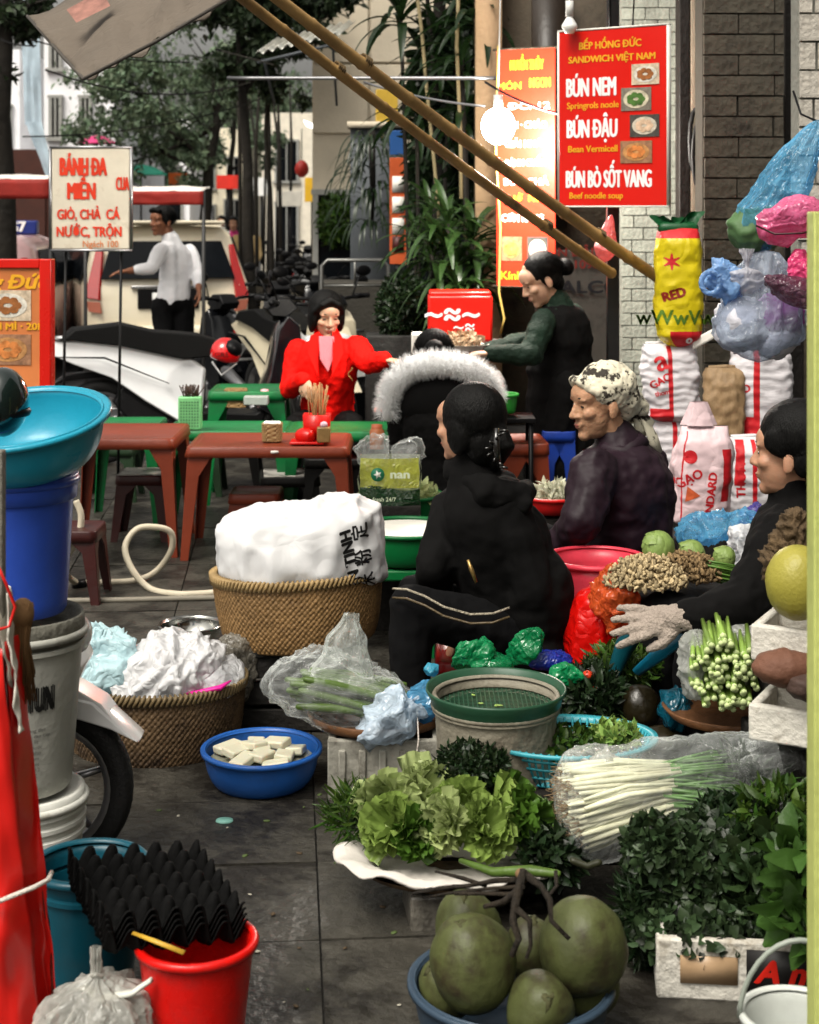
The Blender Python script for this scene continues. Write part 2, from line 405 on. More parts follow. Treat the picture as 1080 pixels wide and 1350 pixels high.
# shade of the opening behind the brown wall, put in as a black strip
mb = MB(); mb.box((X(1044, 7.9), 7.9, 1.5), (.10, .1, 3)); tag(obj('opening_strip', mb, wdd, bevel=.008, origin=G(1044, 7.9)), 'black strip standing in for the dark opening right of the brown block wall', 'post')
# building body that the walls belong to
bwall = M('stained_plaster', (.12, .10, .075), rough=.85, var=.4, sc=2.5, bump=.3, dirt=(.03, .026, .02), dsc=1.5, dth=.5)
mb = MB(); mb.box((X(1044, 8.2)+1.5, 8.2+1.6, 2.0), (3.3, 2.8, 4.0))
mb.box((X(885, 8.95)+1.3, 9.2, 2.0), (3.0, .25, 4.0))
tag(obj('corner_building', mb, bwall, smooth=False, origin=(1.5, 9, 0)), 'dark plaster building behind the brick walls at right', 'building')
# wall with the shutter behind the standing vendor
sh = M('shutter_paint', (.14, .13, .115), rough=.6, var=.3, sc=2, bump=.1, dirt=(.06, .055, .05), dsc=3, dth=.55)
t = thing('shop_building', 'dim shop front with a grey panel lettered ALCO behind the standing vendor', 'shop front', G(740, 9.3))
o0 = G(740, 9.3)
def bxw(parent, name, x0, x1, y0, y1, D, th, mat, bevel=0.):
    a = P(x0, y1, D); b = P(x1, y0, D); mb = MB(); org = Vector(parent.location)
    mb.box(((a.x+b.x)/2-org.x, D+th/2-org.y, (a.z+b.z)/2-org.z), (b.x-a.x, th, b.z-a.z)); return obj(name, mb, mat, parent, bevel=bevel)
bxw(t, 'wall', 655, 890, -300, 640, 9.3, .2, bwall)
bxw(t, 'door_panel', 702, 748, -20, 300, 9.2, .06, M('door_brown', (.035, .025, .018), rough=.4, var=.4, bump=.1))
bxw(t, 'wall_pier', 628, 662, -300, 600, 9.15, .3, M('ochre_plaster', (.42, .30, .19), rough=.8, var=.3, sc=3, bump=.3, dirt=(.15, .11, .07), dsc=2, dth=.6))
bxw(t, 'panel', 706, 812, 330, 560, 9.17, .05, sh, .004)
bxw(t, 'dado', 655, 815, 562, 660, 9.16, .06, M('dado_dark', (.03, .028, .026), rough=.6))
lettering('ALCO', .10, P(780, 379, 9.155)-o0, M('dark_letter', (.03, .03, .035), rough=.6), t, fit=.36, bold=.004)
lettering('BÚN ĐẬU', .07, P(752, 333, 9.155)-o0, M('red_letter_dull', (.25, .04, .03), rough=.6), t, sx=1.1, bold=.002)
lettering('NEM 1098', .07, P(752, 349, 9.155)-o0, _M['red_letter_dull'], t, sx=1.1, bold=.002)
# black steel post
mb = MB(); mb.box((0, 0, 1.5), (.055, .055, 3.0)); 
tag(obj('steel_post', mb, M('black_paint', (.012, .012, .012), rough=.4), bevel=.005, loc=G(808, 7.35)), 'black square steel post below the red noodle sign', 'post')

q = MB(); q.box((3.1, 0.6, 3.2), (1.6, 9.5, 6.6)); tag(obj('added_shop_row', q, bwall, smooth=False, origin=(3.1, 0.6, 0)), 'unseen plastered shop row added along the right side to cut the light', 'building')  # unseen shop row, added to reduce fill light from the right
# -------- background buildings
bei = M('beige_render', (.58, .52, .42), rough=.8, var=.2, sc=1.2, bump=.2, dirt=(.25, .22, .17), dsc=.8, dth=.58)
whr = M('white_render', (.84, .84, .86), rough=.8, var=.15, sc=1.0, bump=.2, dirt=(.4, .4, .38), dsc=.8, dth=.6)  # facade white raised to stand in for haze down the street
glassd = M('dark_glass', (.012, .014, .017), rough=.12, bump=0, spec=.12)
greyw = M('grey_wall', (.10, .11, .12), rough=.7, var=.2, sc=1.5, bump=.1)
def panel_building(name, label, x0, x1, D, dep, h, mat, panels, wins, z0=-.12):
    t = thing(name, label, 'building', ((x0+x1)/2, D, z0)); W = x1-x0
    mb = MB(); mb.box((0, dep/2, h/2), (W, dep, h)); obj('wall', mb, mat, t, smooth=False)
    for (a, b, c, d) in panels:
        q = MB(); q.box(((a+b)/2*W/1-W/2, -.02, (c+d)/2), ((b-a)*W-.03, .04, d-c-.03)); obj('wall_panel', q, mat, t, bevel=.008)
    for (a, b, c, d) in wins:
        q = MB(); cx, cz, ww, hh = (a+b)/2*W-W/2, (c+d)/2, (b-a)*W, d-c
        for (ox, oz, sx_, sz_) in ((0, hh/2, ww+.1, .06), (0, -hh/2, ww+.16, .07), (-ww/2, 0, .06, hh), (ww/2, 0, .06, hh), (0, 0, .035, hh)): q.box((cx+ox, -.05+(.004 if sz_ == hh else 0), cz+oz), (sx_, .09, sz_))
        f = obj('window', q, M('frame_grey', (.35, .35, .33), rough=.6), t, smooth=False)
        g = MB(); g.box((cx, -.012, cz), (ww, .02, hh)); obj('pane', g, glassd, f, smooth=False)
    return t
# beige two storey facade in the middle distance
a = P(412, 0, 18).x; b = P(640, 0, 18).x
panel_building('beige_building', 'beige panelled building above the corrugated awning', a, b, 18, 4, 7.5, bei,
    [(0, .33, 3.4, 4.35), (.33, .67, 3.4, 4.35), (.67, 1, 3.4, 4.35), (0, .33, 2.6, 3.4), (.33, .67, 2.6, 3.4), (.67, 1, 2.6, 3.4), (0, .5, 4.4, 5.4), (.5, 1, 4.4, 5.4)], [(.1, .3, 5.6, 6.9), (.6, .8, 5.6, 6.9), (.02, .97, .15, 1.95)])
a = P(58, 0, 30).x; b = P(152, 0, 30).x
panel_building('white_house', 'white house with narrow dark windows behind the food sign', a, b, 30, 6, 5.3, whr, [(.02, .42, .5, 2.4)],
    [(.1, .24, 3.1, 3.9), (.52, .66, 2.95, 3.9), (.1, .24, 4.4, 5.1), (.5, .66, 4.4, 5.1), (.75, .92, 1.2, 2.2)])
panel_building('far_house', 'tall pale house far beyond the crossing at left', P(-260, 0, 34).x, P(26, 0, 34).x, 34, 8, 5.2, whr, [], [(.1, .2, 2.5, 3.8), (.4, .5, 2.5, 3.8), (.7, .8, 2.5, 3.8), (.88, .96, 3, 4)])
panel_building('low_shop', 'low brick-red shop wall behind the taxi', P(-150, 0, 26).x, P(66, 0, 26).x, 26, 3, 2.75, M('brick_red_wall', (.09, .035, .025), rough=.8, var=.3), [(.3, .6, .2, 2.2), (.6, .98, .2, 2.2)], [(.05, .25, .9, 2)])
for k, (x0, x1, D, h, m_, lb) in enumerate(((150, 250, 52, 4.9, whr, 'distant white shophouse seen through the tree branches'), (255, 330, 60, 4.9, M('pale_yellow_render', (.78, .72, .58), rough=.8), 'distant pale yellow shophouse left of the thin tree trunks'),
        (345, 470, 46, 4.6, M('cream_render', (.75, .70, .60), rough=.8), 'distant cream shophouse behind the lit white signs'))):
    panel_building('shophouse', lb, P(x0, 0, D).x, P(x1, 0, D).x, D, 6, h, m_, [], [(.15, .38, 2.6, 3.8), (.6, .83, 2.6, 3.8), (.15, .38, .4, 2.0), (.55, .9, .2, 2.2)])
panel_building('street_end_building', 'wide pale building closing the far end of the street', -16, 6, 90, 8, 5.6, M('haze_render', (.85, .86, .88), rough=.9), [], [(i/14+.015, i/14+.05, z, z+1.4) for i in range(14) for z in (1.0, 3.4)])
# grey wall carrying the hanging plant
t = thing('grey_wall', 'dark grey garden wall carrying a hanging fern', 'wall', G(488, 13))
bxw(t, 'wall', 462, 534, 168, 560, 13, .25, greyw); bxw(t, 'coping', 458, 538, 160, 168, 12.95, .35, bei)
bxw(t, 'planter_step', 420, 540, 372, 480, 12.2, .5, M('dark_stone', (.06, .055, .045), rough=.7, bump=.3), .01)
# corrugated awning
t = thing('corrugated_awning', 'grey corrugated metal awning below the bamboo poles', 'awning', P(398, 84, 14.5))
mb = MB(); mb.grid(lambda u, v: ((u-.5)*.75+v*.1, v*.9-.45, .05+v*.22-u*-.18+.018*math.sin(u*2*PI*9)), 90, 4); obj('sheet', mb, M('galvanised', (.5, .5, .46), rough=.4, metal=.6, var=.4, sc=3, dirt=(.15, .12, .08), dsc=4, dth=.55), t, solid=.004)
mb = MB(); mb.tube([(-.36, -.45, -.03), (.4, -.45, .15)], .015, 6); mb.tube([(-.3, -.4, -.03), (-.28, .4, -.35)], .012, 6); mb.tube([(.3, -.4, .13), (.3, .4, -.35)], .012, 6); obj('bracket', mb, greyw, t)

# -------- bamboo poles and the tarpaulin at the top left
bam = M('bamboo', (.42, .28, .12), rough=.5, var=.4, sc=4, bump=.2, bsc=30, dirt=(.14, .09, .05), dsc=6, dth=.56)
def bamboo(label, a, b, r0, r1):
    t = thing('bamboo_pole', label, 'bamboo pole', a, world=True, group='bamboo poles holding up the awning')
    L = (b-a).length; n = int(L/.28); pts = []; rad = []
    for i in range(n+1):
        u = i/n; p = a.lerp(b, u)+Vector((0, 0, -.02*math.sin(u*PI)))+Vector((nz((u*3, 0, r0*99)), 0, nz((0, u*3, 5)))) * .012
        r = r0+(r1-r0)*u; dd = (b-a).normalized()*.012
        pts += [p-dd, p, p+dd]; rad += [r, r*1.16, r]
    mb = MB(); mb.tube(pts, rad, 10); obj('pole', mb, bam, t)
    for i in (2, n-2):
        p = a.lerp(b, i/n); x, d, u = frame(b-a); mb = MB()
        for k in range(4): mb.tube([p+d*k*.011+(x*math.cos(q)+u*math.sin(q))*(r0*1.12) for q in np.linspace(0, 2*PI, 9)], .004, 5, cap=False)
        obj('lashing', mb, M('rope', (.18, .13, .07), rough=.9), t)
bamboo('upper thick bamboo pole slanting down from the tarpaulin to the yellow bag', P(340, -22, 5.2), P(868, 366, 7.3), .021, .027)
bamboo('lower thin bamboo pole slanting down to the black steel post', P(300, -18, 5.2), P(806, 360, 7.1), .019, .022)
def tarp(u, v):                                     # u along, v down
    A, B = P(35, 20, 5.6), P(345, -30, 5.0); Cc, Dd = P(112, 108, 5.1), P(300, -22, 5.05)
    p = A.lerp(B, u).lerp(Cc.lerp(Dd, u), v)+Vector((0, 0, -.03*math.sin(u*PI)*v))
    p.y += .05*nz((u*5, v*5, 1))+.03*math.sin(u*14+v*5); return p
mb = MB()
def cloth_quad(p00, p10, p11, p01, nu, nv, amp, fs, seed=0, sag=0):
    q = MB()
    def fn(u, v):
        p = Vector(p00).lerp(p10, u).lerp(Vector(p01).lerp(p11, u), v); nrm = (Vector(p10)-Vector(p00)).cross(Vector(p01)-Vector(p00)).normalized()
        return p+nrm*amp*(nz((u*fs, v*fs*.6, seed))+.5*nz((u*fs*2.3, v*fs*2, seed+3)))+Vector((0, 0, -sag*math.sin(u*PI)*math.sin(v*PI)))
    q.grid(fn, nu, nv); return q
tm = M('tarpaulin', (.15, .125, .10), rough=.7, var=.2, sc=3, bump=.5, bsc=9, crease=True)
t = thing('tarpaulin', 'grey-brown tarpaulin corner hanging from the bamboo at top left', 'tarpaulin', P(110, 60, 5.3), world=True)
obj('sheet', cloth_quad(P(36, 21, 5.9), P(380, -190, 6.6), P(305, -6, 5.0), P(110, 104, 5.0), 30, 16, .05, 4), tm, t, solid=.003)
mb = MB(); mb.tube([P(36, 21, 5.9), P(72, 62, 5.45), P(110, 104, 5.0), P(205, 55, 5.0), P(305, -4, 5.0)], .006, 6); obj('hem', mb, M('tarp_hem', (.09, .08, .07), rough=.8), t)
q = cloth_quad(P(95, 15, 5.55), P(140, -10, 5.55), P(152, 10, 5.45), P(108, 32, 5.45), 4, 4, .0, 4); q.warp(lambda v: v+Vector((0, -.09, -.005)))
obj('patch', q, M('tarp_patch', (.3, .16, .13), rough=.7, var=.5, sc=20), t)

# -------- trees
leafm = [M('tree_leaf_dark', (.040, .062, .030), rough=.55, var=.3, isl=.6, hue=.02, bump=0, thick=True), M('tree_leaf_hazed', (.15, .20, .13), rough=.5, var=.3, isl=.6, hue=.03, bump=0, thick=True)]  # second leaf colour is lightened in place of haze over the far trees
bark = M('bark', (.022, .018, .013), rough=.9, var=.5, sc=8, bump=.8, bsc=15)
def tree(label, base, H, tr, clumps, n, ls, mat, lean=(0, 0), limbs=True, grp=None):
    t = thing('tree', label, 'tree', base, group=grp)
    cx = np.mean([c[0] for c in clumps]) if clumps else 0; mb = MB()
    pts = []; 
    for i in range(8):
        u = i/7; pts.append(Vector((lean[0]*u*u+.06*nz((u*4, 0, H)), lean[1]*u+.06*nz((0, u*4, H)), H*u)))
    mb.tube(pts, [tr*(1.35 if i == 0 else 1-.09*i) for i in range(8)], 12); 
    for (x, y, z, r) in clumps:
        if limbs:
            s_ = pts[4+int(3*random.random())]; e = Vector((x, y, z)); m_ = s_.lerp(e, .5)+Vector((0, 0, -.15*r))
            mb.tube([s_, m_, e], [tr*.4, tr*.25, tr*.08], 7)
            for k in range(4):
                d = Vector(rdir(1)[0]); mb.tube([m_.lerp(e, .3+.2*k), e+d*r*.7], [tr*.12, tr*.03], 5)
    obj('trunk', mb, bark, t)
    if n:
        tot = sum(c[3]**2 for c in clumps); pos = []
        for (x, y, z, r) in clumps:
            k = int(n*r*r/tot); sub = max(5, int(9*r)); per = k//sub
            for q in range(sub):                       # small leaf clumps inside each big one
                d = rdir(1)[0]; c2 = np.array((x, y, z))+d*r*random.uniform(.35, 1.0)*np.array((1, 1, .75)); rr = r*random.uniform(.18, .38)
                pos.append(c2+rng.normal(size=(per, 3))*rr*np.array((.55, .55, .4)))
        pos = np.vstack(pos); m_ = len(pos); V, Fq = scatter([leaf_proto(1, .55, 2, .3, .3), leaf_proto(1, .4, 2, .1, .4)], pos, rdir(m_, (0, 0, -.4)), rdir(m_, (0, 0, 1)), rng.uniform(.6, 1.3, m_)*ls)
        o = fast('crown', V, Fq, mat, t); 
    return t
def T(x, D): p = G(x, D); p.z = -.12; return p
gt = 'street trees along the far kerb'
# crowns given in metres from the trunk foot
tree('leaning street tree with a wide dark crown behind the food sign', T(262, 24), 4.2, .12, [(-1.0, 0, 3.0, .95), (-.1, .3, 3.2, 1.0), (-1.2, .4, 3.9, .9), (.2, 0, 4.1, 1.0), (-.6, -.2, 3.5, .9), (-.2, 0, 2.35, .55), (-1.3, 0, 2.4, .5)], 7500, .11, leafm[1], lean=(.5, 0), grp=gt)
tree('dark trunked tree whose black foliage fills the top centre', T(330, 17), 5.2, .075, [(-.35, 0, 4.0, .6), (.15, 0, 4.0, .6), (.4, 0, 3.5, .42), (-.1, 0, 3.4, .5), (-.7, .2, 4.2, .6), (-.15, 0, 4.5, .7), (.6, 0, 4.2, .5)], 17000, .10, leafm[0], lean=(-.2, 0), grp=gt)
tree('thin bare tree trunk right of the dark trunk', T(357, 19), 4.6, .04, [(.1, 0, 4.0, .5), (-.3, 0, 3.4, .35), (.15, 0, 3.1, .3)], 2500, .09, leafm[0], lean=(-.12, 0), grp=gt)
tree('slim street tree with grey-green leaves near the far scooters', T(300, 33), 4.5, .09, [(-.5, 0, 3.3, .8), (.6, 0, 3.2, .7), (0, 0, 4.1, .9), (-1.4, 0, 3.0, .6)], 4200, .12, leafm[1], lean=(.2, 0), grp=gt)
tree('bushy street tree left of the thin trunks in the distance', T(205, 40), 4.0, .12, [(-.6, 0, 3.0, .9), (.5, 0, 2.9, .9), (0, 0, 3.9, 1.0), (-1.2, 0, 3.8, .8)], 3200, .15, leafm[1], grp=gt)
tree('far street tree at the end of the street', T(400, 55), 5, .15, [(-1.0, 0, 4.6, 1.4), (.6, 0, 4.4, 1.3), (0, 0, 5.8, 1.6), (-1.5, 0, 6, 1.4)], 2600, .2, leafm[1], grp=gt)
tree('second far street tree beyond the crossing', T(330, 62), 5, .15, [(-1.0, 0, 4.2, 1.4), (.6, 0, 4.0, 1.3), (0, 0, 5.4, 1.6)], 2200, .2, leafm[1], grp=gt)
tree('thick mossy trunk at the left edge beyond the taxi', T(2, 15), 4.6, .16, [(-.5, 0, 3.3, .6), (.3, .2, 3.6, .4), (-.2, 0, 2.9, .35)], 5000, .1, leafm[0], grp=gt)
tree('tall rough trunk wrapped in creepers beside the ochre wall', G(578, 10.6), 4.2, .075, [(-.1, 0, 3.4, .35), (.25, 0, 3.5, .3)], 1500, .1, leafm[0], grp='trees by the stall')

# ================================================================ VEHICLES
blk = M('black_plastic', (.010, .010, .011), rough=.42, spec=.14, var=.3, bump=.05); rub = M('tyre_rubber', (.014, .014, .014), rough=.75, var=.3, bump=.3, bsc=90)
chrome = M('chrome', (.55, .55, .55), rough=.15, metal=1., bump=0); alu = M('alloy', (.32, .32, .33), rough=.35, metal=.9, bump=.05)
redl = M('red_lens', (.45, .01, .008), rough=.12, spec=.8, bump=0); amb = M('amber_lens', (.7, .2, .02), rough=.15, bump=0); clr = M('clear_lens', (.7, .72, .72), rough=.1, bump=0, spec=.8)
wpaint = M('white_paint', (.72, .72, .72), rough=.2, var=.06, bump=0, coat=.6, dirt=(.5, .48, .44), dsc=3, dth=.62)
def wheel(parent, c, R, w_, spokes=5, loc=None):
    """wheel axis along local Y"""
    q = MB(); q.mi = 0; Rm = rotm(PI/2, 0, 0)
    a, b = R, R-w_*.75
    prof = [(b, -w_*.4), (R-w_*.25, -w_*.5), (R-.006, -w_*.32), (R, 0), (R-.006, w_*.32), (R-w_*.25, w_*.5), (b, w_*.4), (b, -w_*.4)]
    q.lathe(prof, 40, c, R=Rm, fn=None); ty = obj('wheel', q, rub, parent)
    q = MB(); q.lathe([(b+.002, -w_*.42), (b-.02, -w_*.3), (b-.02, w_*.3), (b+.002, w_*.42)], 36, c, R=Rm)
    for k in range(spokes):
        an = 2*PI*k/spokes+.3; d = Vector((math.cos(an), 0, math.sin(an))); cc = Vector(c)
        q.tube([cc+d*.03, cc+d*(b-.015)], [.022, .013], 6, flat=.7)
    q.tube([Vector(c)+Vector((0, -w_*.55, 0)), Vector(c)+Vector((0, w_*.55, 0))], .035, 12)
    obj('rim', q, alu, ty); return ty
def scooter(label, loc, rz, body, shield, group=None, scale=1., helmet=False, seatcol=None):
    t = thing('scooter', label, 'scooter', loc, rz, group, scale=scale)
    R = .27
    wheel(t, (-.62, 0, R), R, .10, 6); wheel(t, (.62, 0, R), R, .09, 6)
    def pan(name, out, hw, mat, sub=1, tp=.6, top=None, y0=0):
        q = MB(); zs = [z for _, z in out]; z0, z1 = min(zs), max(zs)
        n = len(out); ys = [(-1, .55), (-.8, .92), (0, 1.0), (.8, .92), (1, .55)]; cx = sum(x for x, _ in out)/n; cz = sum(zs)/n; rs = []
        for yy, k in ys: rs.append([Vector((cx+(x-cx)*(.9+.1*k), y0+yy*hw*(1-(1-tp)*(z-z0)/(z1-z0+1e-6)), cz+(z-cz)*(.86+.14*k))) for x, z in out])
        q.rings(rs); return obj(name, q, mat, t, bevel=.006)
    pan('tail_panel', [(-1.04, .76), (-.88, .82), (-.5, .78), (-.1, .71), (.04, .60), (.02, .36), (-.12, .26), (-.34, .40), (-.56, .56), (-.8, .65)], .155, body)
    q = MB(); q.tube([(-.98, -.13, .70), (-.6, -.158, .69), (-.2, -.158, .52)], [.006, .014, .006], 6, flat=.5); obj('side_stripe', q, blk, t)
    pan('under_panel', [(-.45, .58), (-.1, .46), (.0, .34), (-.1, .26), (-.42, .25), (-.55, .4)], .12, blk)
    pan('seat', [(-.88, .80), (-.8, .87), (-.5, .90), (-.3, .85), (.0, .82), (.12, .78), (.12, .68), (-.1, .665), (-.5, .76), (-.8, .80)], .15, seatcol or M('seat_vinyl', (.008, .008, .008), rough=.55, spec=.1, bump=.15, bsc=120), tp=.85)
    pan('floorboard', [(-.05, .40), (.0, .33), (.36, .31), (.44, .36), (.40, .25), (.0, .22), (-.1, .28)], .15, blk, tp=1)
    pan('front_shield', [(.36, .34), (.44, .55), (.50, .86), (.56, .95), (.64, .88), (.66, .66), (.58, .42), (.46, .28)], .19, shield, tp=.75)
    pan('nose_panel', [(.56, .92), (.68, .80), (.75, .66), (.68, .52), (.60, .60), (.58, .78)], .11, body, tp=.8)
    pan('front_fender', [(.36, .42), (.46, .54), (.62, .585), (.78, .55), (.92, .42), (.84, .46), (.62, .53), (.48, .48)], .065, body, tp=1)
    pan('rear_fender', [(-.95, .5), (-.84, .58), (-.6, .6), (-.44, .52), (-.6, .56), (-.84, .54)], .06, blk, tp=1)
    q = MB(); q.ell((-.98, 0, .70), (.05, .09, .045)); obj('tail_light', q, redl, t)
    q = MB(); q.ell((.71, 0, .74), (.05, .085, .06)); obj('headlight', q, clr, t)
    q = MB()
    for s_ in (-1, 1):
        q.tube([(.50, 0, .98), (.49, .15*s_, 1.02), (.44, .30*s_, 1.03)], .013, 7); q.tube([(.46, .22*s_, 1.028), (.42, .35*s_, 1.03)], .019, 8)
    q.tube([(.52, 0, .9), (.50, 0, 1.0)], .04, 10); obj('handlebar', q, blk, t)
    pan('handlebar_cowl', [(.42, .98), (.48, 1.05), (.58, 1.05), (.64, .98), (.56, .92), (.46, .93)], .10, blk, tp=.8)
    for s_ in (-1, 1):
        q = MB(); q.tube([(.48, .2*s_, 1.04), (.44, .26*s_, 1.14), (.42, .3*s_, 1.17)], .006, 6); q.ell((.42, .31*s_, 1.2), (.012, .06, .038)); obj('mirror', q, blk, t)
    q = MB()
    for s_ in (-1, 1): q.tube([(.62, .075*s_, R), (.54, .075*s_, .6), (.53, .05*s_, .8)], .018, 8)
    obj('fork', q, alu, t)
    q = MB(); q.tube([(-.62, -.14, .30), (-.95, -.16, .40)], [.035, .05], 10, rnd=True); q.tube([(-.2, -.1, .28), (-.62, -.14, .3)], .018, 8); obj('exhaust', q, alu, t)
    q = MB(); q.box((-.35, .06, .28), (.5, .12, .16)); q.ell((-.35, .12, .3), (.14, .05, .1)); obj('engine', q, alu, t, bevel=.01)
    q = MB(); q.tube([(-.86, .1, .80), (-.98, .09, .82), (-1.0, 0, .83), (-.98, -.09, .82), (-.86, -.1, .80)], .012, 7); obj('grab_rail', q, alu, t)
    q = MB(); q.tube([(-.15, .1, .28), (-.1, .24, .0)], .012, 6); obj('side_stand', q, blk, t)
    q = MB(); q.box((-1.0, 0, .54), (.012, .18, .13), rotm(0, .25, 0)); obj('number_plate', q, M('plate_white', (.7, .7, .68), rough=.4), t, bevel=.003)
    return t
silver = M('scooter_silver', (.78, .79, .80), rough=.2, var=.06, bump=0, coat=.7)
cream = M('scooter_cream', (.66, .60, .46), rough=.2, var=.05, bump=0, coat=.7)
darkp = M('scooter_black', (.012, .013, .016), rough=.15, bump=0, coat=.6, var=.2)
grp = 'scooters parked along the kerb'
s1 = scooter('silver-white scooter parked side-on behind the green tables with a red helmet on it', G(262, 10.25), math.radians(13), silver, darkp)
s2 = scooter('cream scooter parked nose-on beside the woman in red', G(392, 11.2), math.radians(-62), cream, cream)
for (x, D, rz, sc_, lb) in ((404, 12.6, -1.2, 1, 'black scooter just right of the white car'), (388, 15, 1.9, 1, 'dark motorbike behind the black scooter at the kerb'), (420, 17, 1.7, 1, 'dark motorbike below the bright lamp'),
    (400, 19.5, 1.4, 1, 'dark motorbike farther along the kerb row'), (432, 21, 2.0, 1, 'dark motorbike near the lit white signs'), (410, 24, 1.6, 1, 'small dark motorbike far down the kerb row'),
    (380, 27, 1.8, 1, 'distant motorbike left end of the far row'), (395, 32, 1.3, 1, 'most distant motorbike by the street crossing'), (352, 12.9, 2.2, .95, 'black motorbike squeezed beside the white car flank')):
    pass
dk = scooter('black scooter parked just right of the white car', G(404, 12.6, -.12), -1.2, darkp, darkp, 'dark motorbikes parked along the kerb')
for (x, D, rz, lb) in ((352, 12.7, 2.4, 'black scooter squeezed against the flank of the white car'), (385, 15, 1.9, 'dark scooter right behind the nearest one at the kerb'), (425, 16.5, 1.7, 'dark scooter nearest below the bright lamp'),
    (398, 19.5, 1.4, 'dark scooter in the middle of the receding row'), (436, 21, 2.0, 'dark scooter beneath the lit white signs'), (410, 24, 1.6, 'small dark scooter far down the row'),
    (380, 27, 1.8, 'distant dark scooter at the left of the far row'), (396, 32, 1.3, 'most distant dark scooter near the crossing'), (372, 21, 1.1, 'dark scooter left of the row by the thin trunk')):
    dup(dk, G(x, D, -.12), rz, lb)
# the scooter at the left edge, front wheel beside the stacked buckets
s3 = scooter('dark scooter with white fairing whose front wheel stands behind the bucket stack', G(62, 3.86)+Vector((-.62*.78, 0, 0)), .0, wpaint, wpaint, scale=.78)
for ch in s3.children:
    if ch.name.startswith(('mirror', 'handlebar')): ch.scale = (.8, .8, .8)
q = MB(); q.rings([[Vector((x, y, z)) for x, z in ((.48, .60), (.60, .66), (.80, .54), (.86, .46), (.62, .52))] for y in (-.06, -.03, .03, .06)]); obj('fork_cover', q, wpaint, s3, bevel=.004)
# red helmet hanging on the silver scooter
t = thing('helmet', 'red half helmet hanging on the silver scooter', 'helmet', P(297, 466, 9.75))
q = MB(); q.ell((0, 0, 0), (.095, .10, .10)); q.warp(lambda v: Vector((v.x, v.y, max(v.z, -.045-.25*v.x)))); obj('shell', q, M('helmet_red', (.55, .012, .015), rough=.12, coat=.8, bump=0, var=.05), t)
q = MB(); q.ell((.05, -.02, .035), (.062, .085, .05), rotm(0, .6, 0)); obj('visor', q, blk, t)
q = MB(); q.tube([(-.08, 0, -.05), (-.02, -.03, -.13), (.07, 0, -.06)], .006, 6); obj('strap', q, M('strap_white', (.6, .6, .6)), t)
lettering('GRS', .04, (-.01, -.101, .0), M('letter_dark', (.03, .0, .0)), t, sx=1.2)

